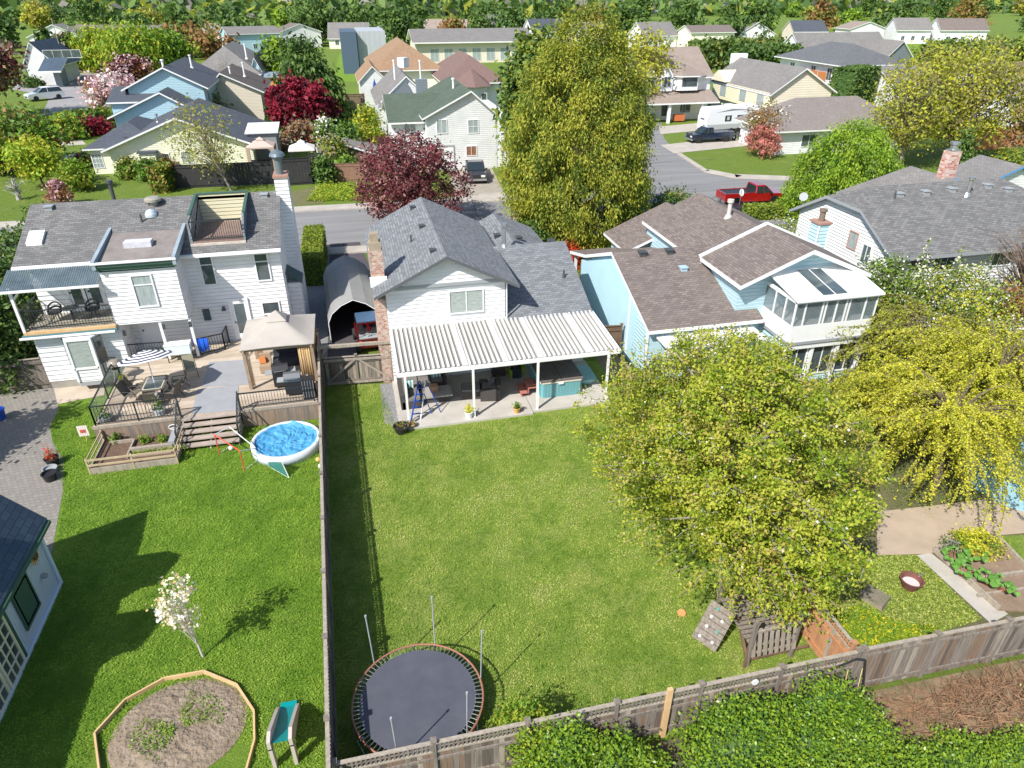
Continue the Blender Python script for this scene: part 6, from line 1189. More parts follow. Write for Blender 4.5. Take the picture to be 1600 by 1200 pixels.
def suv(lab, col, L=4.5, name='parked_car', cat='car', w=.9, hr=1.62):
    T = thing(name, lab, cat, (0, 0, 0)); h = L/2
    side = [(-h, .4), (-h, .98), (-h+.1, 1.02), (h-1.15, 1.0), (h-.15, .85), (h, .7), (h, .36), (h-.3, .28), (-h+.3, .28)]
    MB().ext([(x, -w, z) for x, z in side], (0, 2*w, 0)).build('body', col, T)
    def frus(z0, z1, x0, x1, x0t, x1t, yy, yt, nm, m):
        v = [(x0, -yy, z0), (x1, -yy, z0), (x1, yy, z0), (x0, yy, z0), (x0t, -yt, z1), (x1t, -yt, z1), (x1t, yt, z1), (x0t, yt, z1)]
        return MB().add(v, [(0, 3, 2, 1), (4, 5, 6, 7), (0, 1, 5, 4), (1, 2, 6, 5), (2, 3, 7, 6), (3, 0, 4, 7)]).build(nm, m, T)
    frus(1.0, hr-.06, -h+.08, h-1.15, -h+.4, h-2.0, w-.05, w-.2, 'cabin_glass', CARGL); frus(hr-.07, hr, -h+.36, h-1.95, -h+.45, h-2.1, w-.17, w-.24, 'roof', col)
    b = MB()
    for s in (-1, 1):
        for x0, x1 in ((-h+.1, -h+.42), (-.3, -.3), (h-1.2, h-2.0)): b.bar((x0, s*(w-.04), 1.0), (x1, s*(w-.19), hr-.06), .06, .04)
    b.build('pillar', col, T)
    for s in (-1, 1):
        MB().box(h-.1, s*.62-.14, .62, h+.01, s*.62+.14, .76).build('headlight', mat('headlight', (.7, .7, .68)), T); MB().box(-h-.01, s*.7-.12, .7, -h+.05, s*.7+.12, .9).build('tail_light', mat('tail_light', (.45, .02, .01)), T)
        for x in (-h+.85, h-.9): wheel(T, x, s*(w-.1), .34, .22)
    MB().box(h, -.5, .42, h+.02, .5, .62).build('grille', BLACKP, T); return T
T = suv('white compact car parked on the far road at the left', paint('white_car_paint', (.72, .74, .78))); q = G(72, 156); T.location = (q.x, q.y, .03); T.scale = (1.35, 1.35, 1.35); T.rotation_euler = (0, 0, R(215))
T = suv('red car parked beside the columnar tree at the far left', paint('red_paint2', (.4, .01, .02))); q = G(105, 103); T.location = (q.x, q.y, .03); T.scale = (1.3, 1.3, 1.3); T.rotation_euler = (0, 0, R(200))
T = suv('dark car parked on the street partly behind the big cedar', paint('black_car_paint', (.02, .02, .025))); q = G(1012, 186); T.location = (q.x, q.y, .03); T.rotation_euler = (0, 0, R(250))
# red buggy under the shelter
T = thing('off_road_buggy', 'red open buggy with a black roll cage and blue roof under the fabric garage', 'vehicle', (0, 0, 0))
MB().ext([(-1.1, -.7, .35), (-1.1, -.7, .85), (-.5, -.7, .9), (.3, -.7, .6), (1.4, -.7, .85), (1.4, -.7, .4)], (0, 1.4, 0)).build('body', paint('maroon_paint', (.10, .006, .010)), T)
b = MB()
for s in (-.62, .62): b.path([(-.9, s, .85), (-.75, s, 1.75), (.5, s, 1.7), (.95, s, .85)], .03).build
b.tube((-.75, -.62, 1.75), (-.75, .62, 1.75), .03).tube((-.85, -.62, 1.2), (-.85, .62, 1.2), .03).build('roll_cage', BLACKP, T)
MB().box(-.8, -.62, 1.76, .5, .62, 1.82).build('roof', mat('blue_roof', (.06, .11, .19), rough=.3), T)
for s in (-1, 1):
    MB().box(-1.13, s*.58-.08, .55, -1.1, s*.58+.08, .8).build('tail_light', mat('tail_light_orange', (.7, .08, .02)), T); MB().box(-.5, s*.3-.2, .75, 0, s*.3+.2, 1.3).build('seat', BLACKP, T)
    for x in (-.8, 1.0): wheel(T, x, s*.72, .33, .24)
MB().box(-1.0, -.6, .86, -.4, .6, .9).rbox(-.75, .1, .9, .3, .2, .12, .4).build('cargo_tray', GREYT, T)
T.location = (0-.05, 35.7, .02); T.rotation_euler = (0, 0, R(94))
# fifth wheel travel trailer
T = thing('travel_trailer', 'long white fifth wheel travel trailer with dark swoosh stripes behind the navy pickup', 'trailer', (0, 0, 0))
side = [(-5, .7), (-5.0, 2.2), (-4.55, 3.4), (3.0, 3.55), (4.4, 3.2), (5.1, 2.5), (4.9, 1.75), (3.0, 1.6), (2.7, .7)]
TW = mat('trailer_white', (.74, .76, .80), rough=.3)
MB().ext([(x, -1.2, z) for x, z in side], (0, 2.4, 0)).build('body', TW, T); MB().box(-4.9, -1.215, .75, 2.6, -1.2, 1.35).build('lower_panel', mat('trailer_grey', (.42, .44, .45), rough=.4), T)
for x in (-1.7, .2): w_ = MB().box(x-.5, -1.23, 1.7, x+.5, -1.2, 2.45).build('window', CARGL, T); MB().box(x-.2, -1.24, 1.85, x+.2, -1.23, 2.3).build('blind', mat('pale_blind', (.5, .5, .5)), w_)
st = mat('swoosh_grey', (.10, .11, .13))
MB().ext([(-3.6, -1.22, 2.9), (-1, -1.22, 3.1), (2.2, -1.22, 3.05), (-1.2, -1.22, 3.25)], (0, .015, 0)).ext([(.0, -1.22, 1.5), (1.2, -1.22, 1.6), (3.6, -1.22, 2.3), (1.4, -1.22, 1.8)], (0, .015, 0)).ext([(1.0, -1.22, 2.9), (3.8, -1.22, 2.95), (1.2, -1.22, 3.02)], (0, .015, 0)).build('stripe', st, T)
MB().box(-5.02, -.9, 1.0, -5.0, -.3, 1.3).box(-5.02, -.5, 1.9, -5.0, .5, 2.1).build('rear_decal', st, T)
MB().box(-1.5, -.5, 3.48, -.5, .5, 3.75).box(1.2, -.5, 3.5, 2, .4, 3.7).build('roof_unit', TW, T); MB().box(-4.9, -1.1, .35, 2.6, 1.1, .7).build('chassis', BLACKP, T)
for x in (-1.0, .1):
    for s in (-1, 1): wheel(T, x, s*1.12, .4, .25)
T.location = (53.3, 92.2, .02); T.rotation_euler = (0, 0, R(4))
T = thing('motorcycle', 'black and silver motorcycle parked behind the navy pickup', 'motorcycle', (0, 0, 0))
for x in (-.75, .75): a = MB().lathe([(.2, -.06), (.33, -.06), (.33, .06), (.2, .06)], (0, 0, 0), 16); a.v = [(x+p, r, .33+q) for p, q, r in a.v]; a.build('wheel', RUBBER, T)
MB().ext([(-.7, -.1, .6), (-.2, -.1, .85), (.4, -.1, .95), (.45, -.1, .4), (-.3, -.1, .3)], (0, .2, 0)).build('body', STEEL, T); MB().box(-.75, -.12, .75, .0, .12, .88).build('seat', BLACKP, T); MB().bar((.75, 0, .33), (.45, 0, 1.1), .05).bar((.45, -.35, 1.1), (.45, .35, 1.1), .04).build('handlebar', METAL_D, T)
q = G(1153, 219); T.location = (q.x, q.y, .03); T.rotation_euler = (0, 0, R(200)); T.scale = (1.1, 1.1, 1.1)
# ---------------------------------------------------------------- small buildings and tents across the street
def shed(lab, px, py, w, d, h, wall, roof, flat=True, name='garden_shed', rz=0, hr=.6):
    T = thing(name, lab, 'shed', (0, 0, 0))
    if flat: MB().box(-w/2, 0, 0, w/2, d, h).build('wall', wall, T); MB().shell([[(-w/2-.3, -.3, h+.1), (w/2+.3, -.3, h+.1), (w/2+.3, d+.3, h+.5), (-w/2-.3, d+.3, h+.5)]], .12).build('roof', [roof, roof], T)
    else: gable(T, -w/2, w/2, 0, d, 0, h, h+hr, 'y', wall, roof, oh=.3, rk=.3)
    T.location = G(px, py); T.rotation_euler = (0, 0, rz); return T
T = shed('orange walled garden shed with grey flat roof left of the dark red maple', 426, 152, 6.2, 5, 3.4, mat('orange_wall', (.62, .25, .07)), mat('grey_sheet_roof', (.2, .25, .30))); MB().box(.6, -.05, 0, 1.5, 0, 2.2).build('door', WOOD_DK, T)
shed('low shed with a bright white corrugated roof behind the orange shed', 432, 131, 6, 5, 2.6, mat('navy_wall', (.04, .05, .08)), mat('bright_white_roof', (.75, .77, .8)))
T = shed('grey greenhouse shed with a large white paned window', 420, 185, 5.0, 4, 3.8, mat('grey_green_wall', (.12, .14, .14)), mat('twiggy_roof', (.2, .18, .16))); win(T, 'S', 0, -1.9, .2, .3, 3.2, 2, 3, fr=WHITE, fw=.2); win(T, 'S', 0, .4, 1.6, .3, 3.2, 1, 2, fr=WHITE, fw=.2)
T = shed('flat white roofed carport beside the cream bungalow', 417, 256, 3.0, 4, 3.4, mat('grey_frame_wall', (.25, .26, .27)), mat('white_flat_roof', (.62, .64, .66)))
def canopy(lab, px, py, w, h, m, curt=None):
    T = thing('garden_canopy', lab, 'canopy', (0, 0, 0)); a = w/2
    MB().shell([[(-a, -a, h), (a, -a, h), (0, 0, h+.7)], [(a, -a, h), (a, a, h), (0, 0, h+.7)], [(a, a, h), (-a, a, h), (0, 0, h+.7)], [(-a, a, h), (-a, -a, h), (0, 0, h+.7)]], .15, 0, 0).build('canopy', m, T)
    MB().shell([[(-.4, -.4, h+.62), (.4, -.4, h+.62), (0, 0, h+.88)], [(.4, -.4, h+.62), (.4, .4, h+.62), (0, 0, h+.88)], [(.4, .4, h+.62), (-.4, .4, h+.62), (0, 0, h+.88)], [(-.4, .4, h+.62), (-.4, -.4, h+.62), (0, 0, h+.88)]], .08, 0, 0).build('vent_cap', m, T)
    for x in (-a+.15, a-.15):
        for y in (-a+.15, a-.15): MB().bar((x, y, 0), (x, y, h), .1 if not curt else .35).build('post', curt or METAL_D, T)
    T.location = G(px, py); return T
canopy('pinkish beige garden canopy with curtains behind the black fence', 414, 264, 2.9, 2.6, mat('pink_canvas', (.50, .38, .33)), mat('beige_curtain', (.42, .32, .26)))
canopy('white topped garden canopy behind the black fence', 476, 262, 2.8, 2.2, mat('white_canvas', (.70, .66, .62)))
T = thing('outdoor_sofa', 'dark armchairs set under the pinkish canopy', 'sofa', (0, 0, 0)); MB().box(-1.4, 0, 0, 1.4, .9, .5).build('seat', BLACKP, T); MB().box(-1.4, .9, 0, 1.4, 1.1, 1.1).build('backrest', BLACKP, T); T.location = G(414, 268)
T = thing('tarpaulin_lean_to', 'dark green tarpaulin lean to behind the white canopy', 'shelter', (0, 0, 0)); MB().ext([(-.85, 0, 0), (.85, 0, 0), (.7, 1.2, 2.6), (-.8, 1.2, 2.6)], (0, .1, 0)).build('tarpaulin', mat('green_tarp', (.0, .13, .10)), T); MB().bar((-.95, 1.35, 0), (-.95, 1.35, 2.7), .08).build('post', WHITE, T); MB().bar((.85, 1.35, 0), (.85, 1.35, 2.7), .08).build('post', WHITE, T); T.location = G(468, 231)
shed('small shed with moss grey shingle gable roof behind the brown fence', 546, 268, 6.5, 5.5, 1.6, WOOD_DK, SH_DG, flat=False, hr=1.1)
T = thing('closed_umbrella', 'folded dark blue umbrella against the grey roofed house', 'parasol', (0, 0, 0)); MB().lathe([(.35, 1.2), (.5, 1.8), (.25, 4.0), (.02, 4.8)], (0, 0, 0), 10).build('canopy', mat('royal_blue', (.01, .05, .3)), T); MB().tube((0, 0, 0), (0, 0, 1.3), .06).build('pole', STEEL, T); T.location = G(589, 172)
def lamp(lab, px, py, h, name='street_lamp', arm=True, ax=1.6, px2=None):
    T = thing(name, lab, 'street lamp' if arm else 'utility pole', (0, 0, 0)); MB().tube((0, 0, 0), (0, 0, h), .11, .07, n=8).build('pole', mat('grey_pole', (.35, .35, .34)), T)
    if arm: MB().tube((0, 0, h), (ax, 0, h+.15), .05).build('arm', mat('grey_pole', (.35, .35, .34)), T); MB().box(ax-.1, -.15, h+.05, ax+.6, .15, h+.25).build('lamp_head', WHITE, T)
    T.location = G(px, py); return T
lamp('street lamp with a white head beside the far lawn, right of the big cedar', 1022, 182, 4.6, ax=.5); lamp('grey pole at the near end of the clipped far hedge', 108, 122, 12, 'utility_pole', False); lamp('grey pole with a low box beside the far road bend', 130, 110, 9, 'utility_pole', False)
p = G(506, 283); o = MB().bar((p.x, p.y, 0), (p.x-.3, p.y, 3.4), .14); one(o, 'fence_corner_post', mat('pale_post', (.55, .5, .45)), 'tall pale post at the corner of the black fence', 'post', p)
T = thing('mail_post', 'dark brown wooden post beside the street right of the grey roof', 'post', G(800, 352)); q = G(800, 352); MB().box(q.x-.1, q.y-.1, 0, q.x+.1, q.y+.1, 1.0).build('post', WOOD_DK, T)
T = thing('garden_arch', 'leaning black hose pole by the corner of the back fences', 'garden hose', (12.0, 9.7, 0)); MB().path([(11.2, 9.75, 1.85), (11.7, 9.75, 2.0), (11.95, 9.7, 1.95), (12.0, 9.5, 1.0), (12.05, 9.3, .2)], .035).build('pole', BLACKP, T); MB().path([(11.5, 9.7, 1.7), (11.4, 9.55, 1.2), (11.55, 9.5, .5)], .012).path([(11.9, 9.65, 1.7), (11.8, 9.5, 1.2), (11.9, 9.4, .4)], .012).build('hose', mat('yellow_hose', (.5, .42, .15)), T)
# ---------------------------------------------------------------- vegetation
NR = np.random.default_rng(7)
def leafmesh(name, C, s, nrm, mats, parent=None, weights=None, aspect=.6, tan=None, origin=None, idx=None, label=None):
    C = np.asarray(C, dtype=np.float64); N = len(C); off = np.array(wloc(parent) if parent else Vector(origin or (0, 0, 0)))
    nrm = nrm/(np.linalg.norm(nrm, axis=1, keepdims=True)+1e-9)
    t = NR.normal(size=(N, 3)) if tan is None else tan+NR.normal(size=(N, 3))*.35
    t -= nrm*np.sum(t*nrm, axis=1, keepdims=True); t /= np.linalg.norm(t, axis=1, keepdims=True)+1e-9; b = np.cross(nrm, t)
    s = np.asarray(s)*np.ones(N)*NR.uniform(.6, 1.35, N); s = s[:, None]
    V = np.stack([C+t*s, C+b*s*aspect, C-t*s, C-b*s*aspect], axis=1).reshape(-1, 3)-off
    me = bpy.data.meshes.new(name); me.vertices.add(4*N); me.vertices.foreach_set('co', V.ravel()); me.loops.add(4*N); me.loops.foreach_set('vertex_index', np.arange(4*N, dtype=np.int32))
    me.polygons.add(N); me.polygons.foreach_set('loop_start', np.arange(0, 4*N, 4, dtype=np.int32)); me.polygons.foreach_set('loop_total', np.full(N, 4, dtype=np.int32))
    for m in mats: me.materials.append(m)
    if idx is None:
        w = np.array(weights or [1]*len(mats), dtype=float); idx = NR.choice(len(mats), N, p=w/w.sum())
    me.polygons.foreach_set('material_index', idx.astype(np.int32)); me.update()
    o = bpy.data.objects.new(name, me); S.collection.objects.link(o)
    if parent: o.parent = parent
    else: o.location = off
    if label: o['label'] = label
    return o
PROF = {'spire': lambda h: np.clip(.6+h*1.8, 0, 1)*np.clip((1-h)*1.9, .05, 1)**.7, 'round': lambda h: np.sqrt(np.clip(1-(2*h-1)**2, 0.02, 1)), 'cone': lambda h: np.clip((1-h)**.85, .03, 1)*np.clip(h*9+.35, 0, 1), 'egg': lambda h: np.sqrt(np.clip(1-(1.6*h-.6)**2, .03, 1))*np.clip(.55+h*1.6, 0, 1),
        'column': lambda h: np.clip(np.minimum(1, (1-h)*4), .15, 1)**.5, 'vase': lambda h: np.clip(.25+h*1.1, 0, 1)*np.clip((1-h)*3.4, .1, 1)**.5, 'dome': lambda h: np.sqrt(np.clip(1-h**2, .02, 1))}
def tree(lab, base, z0, z1, rx, mats, n=120, per=60, cr=.5, ls=.12, ry=None, prof='round', weights=None, trunk=.18, bark=None, name='deciduous_tree', cat='tree', group=None, off=(0, 0), lean=(0, 0), droop=0., flat=.75, aspect=.6, limbs=22, twigs=0, shell=.42, extra=None, irr=.28, stem='trunk', crown='crown', seed=None, keep=None):
    ry = ry or rx; bx, by = base[0], base[1]; cx, cy = bx+off[0], by+off[1]; T = thing(name, lab, cat, (bx, by, 0), group=group)
    h = []
    while len(h) < n:
        c = NR.uniform(0, 1, n*3); k = NR.uniform(0, 1, n*3) < PROF[prof](c)**1.5; h += list(c[k])
    h = np.array(h[:n]); ang = NR.uniform(0, 2*np.pi, n); ph = NR.uniform(0, 6, 4)
    wob = 1+irr*(.5*np.sin(2*ang+ph[0]+3*h)+.35*np.sin(3*ang+ph[1]-5*h)+.35*np.sin(5*ang+ph[2]+9*h)+.2*np.sin(9*h+ph[3]))
    r = PROF[prof](h)*NR.uniform(0, 1, n)**shell*wob
    P = np.stack([cx+rx*r*np.cos(ang)+lean[0]*h, cy+ry*r*np.sin(ang)+lean[1]*h, z0+(z1-z0)*h], axis=1)
    if keep: P = P[keep(P)]; n = len(P)
    C = np.repeat(P, per, axis=0); g = NR.normal(size=C.shape)*cr*np.array([1, 1, flat]); g *= NR.uniform(.7, 1.25, (len(C), 1))
    out = C-np.array([cx, cy, (z0+z1)/2]); out /= np.linalg.norm(out, axis=1, keepdims=True)+1e-6
    C = C+g
    if droop: C[:, 2] -= droop*np.abs(NR.normal(size=len(C)))
    C[:, 2] = np.maximum(C[:, 2], .05)
    nr = NR.normal(size=C.shape)*.8+out*.55+np.array([0, 0, .45]); tan = (out*.5+np.array([0, 0, -1.])) if droop else None
    # leaves of one clump mostly share a tint, so light and dark sprays read apart
    w = np.array(weights or [1]*len(mats), dtype=float); w /= w.sum(); ci = NR.choice(len(mats), n, p=w); idx = np.repeat(ci, per); mix = NR.uniform(0, 1, len(idx)) < .28; idx[mix] = NR.choice(len(mats), mix.sum(), p=w)
    leafmesh(crown, C, ls, nr, mats, T, aspect=aspect, tan=tan, idx=idx)
    bark = bark or BARKM
    tb = MB(); th = z0+(z1-z0)*.55; top = Vector((cx+lean[0]*.5, cy+lean[1]*.5, th)); b0 = Vector((bx, by, -.05)); md = b0.lerp(top, .5)+Vector((NR.normal()*.1, NR.normal()*.1, 0))
    tb.tube(b0, md, trunk, trunk*.75, 9).tube(md, top, trunk*.75, trunk*.4, 9)
    for k in range(min(limbs, n)):
        q = Vector(P[k]); f = min(.95, max(.25, (q.z-z0*.6)/(th+.01)*.6)); s = b0.lerp(top, f); m_ = s.lerp(q, .5)+Vector((0, 0, .12*(q-s).length)); tb.tube(s, m_, trunk*.32, trunk*.2, 6).tube(m_, q, trunk*.2, trunk*.07, 5)
    for k in range(twigs):
        i = NR.integers(n); q = Vector(P[i]); e = Vector(C[i*per+NR.integers(per)]); e2 = q+(e-q)*1.15; tb.tube(q, e2, trunk*.06, trunk*.03, 3)
    tb.build(stem, bark, T)
    if extra: extra(T, P, C, out)
    return T
BARKM = mat('tree_bark', (.16, .12, .09), (.09, .07, .055), rough=.95, scale=4, bump=.4); BARKG = mat('grey_bark', (.30, .27, .23), (.2, .18, .15), rough=.95, scale=4)
def blossoms(m, frac=.3, ls=.05, name='blossom'):
    def f(T, P, C, out):
        k = NR.uniform(size=len(C)) < frac; Q = C[k]+NR.normal(size=(k.sum(), 3))*.05; leafmesh(name, Q, ls, NR.normal(size=Q.shape)+np.array([0, 0, .5]), [m], T, aspect=.9)
    return f
CED = [leafm('cedar_yellow', (.36, .37, .045), (.44, .43, .055), .35), leafm('cedar_green', (.23, .29, .035), (.29, .33, .045), .35), leafm('cedar_deep', (.09, .15, .022), (.13, .185, .028), .3)]
DKG = [leafm('deep_green', (.05, .105, .025), (.08, .145, .035), .2), leafm('mid_green', (.10, .18, .035), (.14, .22, .045), .25)]
LIME = [leafm('lime_leaf', (.25, .40, .03), (.33, .45, .04), .35), leafm('fresh_leaf', (.14, .28, .025), (.20, .33, .03), .35), leafm('mid_green', (.07, .13, .03))]
YG = [leafm('yellow_green', (.44, .46, .045), (.53, .52, .055), .42), leafm('olive_yellow', (.31, .35, .045), (.39, .40, .055), .4), leafm('olive_bud', (.27, .23, .08), (.34, .28, .1), .35)]
PURP = [leafm('plum_leaf', (.17, .035, .045), (.25, .07, .075), .3), leafm('plum_dark', (.09, .022, .03), (.13, .04, .045), .25), leafm('plum_pink', (.42, .22, .20), (.36, .18, .17), .35)]
MAPLE = [leafm('maple_red', (.24, .015, .035), (.34, .025, .05), .35), leafm('maple_dark', (.06, .006, .014), (.09, .01, .018), .25)]
TWIG = [leafm('twiggy_tan', (.24, .19, .13), (.32, .26, .18), .2), leafm('twiggy_grey', (.20, .19, .17), (.27, .25, .22), .2)]
RUST = [leafm('rust_leaf', (.26, .13, .05), (.34, .18, .07), .3), leafm('olive_leaf', (.18, .19, .04), (.24, .23, .05), .3)]
BLW = leafm('white_petal', (.78, .76, .70), (.85, .83, .78), .3); BLP = leafm('pink_petal', (.62, .36, .42), (.72, .5, .54), .3)
# the great golden cedar
tree('huge golden green cedar standing by the street in the middle of the photo', (17.0, 51), .5, 17.4, 5.8, CED, n=1250, per=110, cr=.33, ls=.12, prof='spire', weights=(5, 5, 3), trunk=.4, droop=.45, aspect=.4, limbs=30, shell=.2, irr=.22, name='conifer_tree')
tree('dark green tree behind the left side of the big golden cedar', (19.6, 74), 1, 14.2, 3.4, DKG+[CED[1]], n=200, per=60, cr=.6, ls=.3, prof='egg', shell=.3)
tree('deep green bushy tree between the white green roofed house and the big cedar', (18.2, 66), .5, 9.6, 1.9, DKG, n=120, per=50, cr=.5, ls=.28, prof='egg', shell=.3)
tree('purple leaved plum tree with an airy crown beside the street', (4.6, 57.6), .5, 7.6, 4.3, PURP, n=800, per=22, cr=.28, ls=.12, prof='round', weights=(5, 4, 2), trunk=.22, limbs=60, twigs=900, shell=.5, irr=.3, bark=mat('plum_bark', (.14, .08, .07), (.09, .05, .05)))
# the cherry: layered, open, flower remnants at the top right
CH = [leafm('cherry_leaf', (.40, .45, .045), (.49, .51, .06), .42), leafm('cherry_green', (.20, .30, .02), (.27, .36, .025), .4), leafm('cherry_bronze', (.45, .37, .08), (.50, .43, .11), .4), leafm('cherry_deep', (.09, .15, .02), (.13, .19, .02), .4)]
def chx(T, P, C, out):
    w = (C[:, 0]*.3+C[:, 1]*.45-C[:, 2]*.0); k = NR.uniform(size=len(C)) < np.clip((w-11.2)*.10, .012, .22)
    Q = C[k]+NR.normal(size=(k.sum(), 3))*.06; leafmesh('blossom', Q, .045, NR.normal(size=Q.shape)+np.array([0, 0, .6]), [leafm('cherry_petal', (.62, .50, .46), (.72, .62, .56), .3), BLW], T, aspect=.9)
tree('very large spreading cherry tree with yellow green and bronze leaves by the play fort', (11.55, 15.9), .5, 7.8, 4.0, CH, n=2500, per=50, cr=.16, ls=.054, ry=5.3, prof='round', weights=(6, 4, 1.5, 1.3), trunk=.24, bark=BARKG, limbs=90, twigs=1800, shell=.5, off=(0, .4), flat=.6, irr=.42, extra=chx, name='cherry_tree', keep=lambda P: (P[:, 1]-12.5) > 1.1*(P[:, 0]-13.5))
T = thing('cherry_shoots', 'loose leafy cherry sprays around the edge and far side of the big cherry crown', 'tree', (12, 19.5, 0)); CSH = T
# golden tree: arching strands set with yellow green tufts
def strands(lab, base, ctr, R_, top, low, mats, n=110, m=150, side=5, ls=.06, weights=None, trunk=.2, name='weeping_tree', cat='tree', a0=0, a1=2*math.pi, bark=None):
    T = thing(name, lab, cat, (base[0], base[1], 0)); C = []; tb = MB(); c0 = Vector((*ctr, top*.55)); tb.tube((base[0], base[1], -.05), c0, trunk, trunk*.55, 9)
    for i in range(n):
        a = NR.uniform(a0, a1); r = R_*NR.uniform(.45, 1.12); zt = top*NR.uniform(.55, 1.08); ze = low+NR.uniform(0, .8)**1.2*top
        pts = []
        for k in range(9):
            t = k/8; z = c0.z*(1-t)**2+2*t*(1-t)*zt*1.15+t*t*ze; w = .25*math.sin(t*5+i)*t; pts.append(Vector((c0.x+math.cos(a+w*.5)*r*t, c0.y+math.sin(a+w*.5)*r*t, max(.15, z))))
        tb.path(pts, .03, 4, r2=.008)
        for k in range(8):
            p, q = pts[k], pts[k+1]; d = (q-p)
            u = NR.uniform(0, 1, int(m/8*(.3+k/5)))
            for uu in u: C.append(tuple(p+d*uu))
            for j in range(side if k > 2 else 0):
                s = p+d*NR.uniform(); dn = Vector((d.x, d.y, 0)).normalized(); e = s+dn*.25+Vector((NR.normal()*.2, NR.normal()*.2, -abs(NR.normal()*.45)-.1)); L = 13
                for l in range(L): C.append(tuple(s.lerp(e, l/L)))
    C = np.array(C)+NR.normal(size=(len(C), 3))*.028; C[:, 2] = np.maximum(C[:, 2], .05)
    leafmesh('crown', C, ls*.8, NR.normal(size=C.shape)*.7+np.array([0, -.1, .5]), mats, T, weights=weights, aspect=.6); tb.build('trunk', bark or BARKM, T); return T
GOLD = [leafm('gold_tuft', (.66, .63, .06), (.76, .72, .08), .45), leafm('gold_green', (.44, .48, .055), (.52, .55, .065), .45), leafm('olive_tuft', (.24, .28, .03), (.30, .33, .035), .35)]
strands('golden yellow weeping tree with arching strands at the right side of the photo', (21.8, 17.6), (21.8, 18.1), 4.1, 5.0, .5, GOLD, n=135, m=150, weights=(5, 3, 1.2), ls=.055)
strands('second golden weeping tree reaching in from the right edge', (26.3, 20.0), (26.3, 20.5), 4.4, 5.4, .6, GOLD, n=150, m=120, weights=(5, 4, 2), ls=.06)
strands('olive golden weeping tree behind the covered pool, before the pear blossoms', (26.4, 24.6), (26.4, 25.0), 3.9, 4.4, .6, [GOLD[1], GOLD[2], TWIG[0]], n=110, m=110, weights=(4, 4, 2), ls=.07)
strands('low olive golden shrub tree filling the gap between the cherry and the sunroom', (22.6, 21.6), (22.6, 21.9), 3.0, 3.0, .3, [GOLD[1], GOLD[2], GOLD[0]], n=80, m=110, weights=(4, 4, 2), ls=.06)
PEAR = [leafm('pear_leaf', (.15, .24, .03), (.20, .30, .035), .35), leafm('pear_deep', (.08, .14, .025), (.11, .18, .03), .3)]
p = G(1375, 545); tree('pear tree with fresh green leaves and white blossom against the clipped gable wall', (28.5, 30.2), .4, 4.7, 1.9, PEAR, n=130, per=60, cr=.36, ls=.085, weights=(3, 2), prof='egg', twigs=250, extra=blossoms(BLW, .16, .06), name='pear_tree')
tree('white blossoming pear tree with tall upright shoots in front of the grey clipped gable roof', (31.3, 28.2), .4, 4.5, 2.6, PEAR+YG[:1], n=180, per=50, cr=.4, ls=.08, weights=(3, 2, 3), prof='round', twigs=300, extra=blossoms(BLW, .2, .05), name='pear_tree')
# upright blossom spikes
def spikes(T, x0, x1, y, z0, z1, n, m, bm):
    C = []; tb = MB()
    for i in range(n):
        a = Vector((NR.uniform(x0, x1), y+NR.normal()*.6, z0)); e = a+Vector((NR.normal()*.3, NR.normal()*.3, z1*NR.uniform(.6, 1)))
        tb.tube(a, e, .02, .008, 4)
        for k in range(m): C.append(tuple(a.lerp(e, NR.uniform(.1, 1))))
    C = np.array(C)+NR.normal(size=(len(C), 3))*.07; leafmesh('blossom', C, .07, NR.normal(size=C.shape), [bm, PEAR[0], PEAR[1]], T, weights=(2, 1.4, 1), aspect=.8); tb.build('shoot', BARKG, T)
T = thing('flowering_shrub', 'group of tall cream blossom spikes rising before the clipped gable eave', 'shrub', (31.5, 29, 0)); spikes(T, 29.6, 33.6, 29.2, 2.6, 3.0, 16, 70, leafm('cream_petal', (.68, .68, .48), (.78, .76, .58)))
tree('white flowering shrub tree below the sunroom corner', (27.6, 25.6), .3, 3.2, 1.8, PEAR+TWIG[:1], n=110, per=46, cr=.33, ls=.075, twigs=150, extra=blossoms(BLW, .3, .055), name='flowering_tree')
tree('white flowering shrub tree behind the golden strands at the right', (30.2, 23.0), .3, 3.9, 2.6, [PEAR[0], YG[0], TWIG[0]], n=130, per=46, cr=.36, ls=.075, twigs=150, extra=blossoms(BLW, .25, .055), name='flowering_tree')
tree('white blossom branches against the gable wall beyond the blue house', (28.0, 39.5), .8, 4.6, 1.2, [TWIG[0], PEAR[1]], n=34, per=12, cr=.3, ls=.06, twigs=120, extra=blossoms(BLW, .8, .05), name='flowering_tree')
tree('leafless brown tree before the grey roof at the right edge', (37.6, 29.8), .8, 6.8, 2.9, TWIG, n=110, per=5, cr=.4, ls=.05, twigs=500, limbs=110, trunk=.2, prof='vase', bark=mat('reddish_bark', (.22, .16, .12), (.16, .11, .085)), name='bare_tree')
tree('tangled olive brown hedge shrub below the pergola at the right edge', (35.5, 26.8), .1, 3.9, 2.6, [YG[1], TWIG[0], RUST[0]], n=130, per=50, cr=.4, ls=.1, twigs=200, limbs=30, name='shrub', cat='shrub')
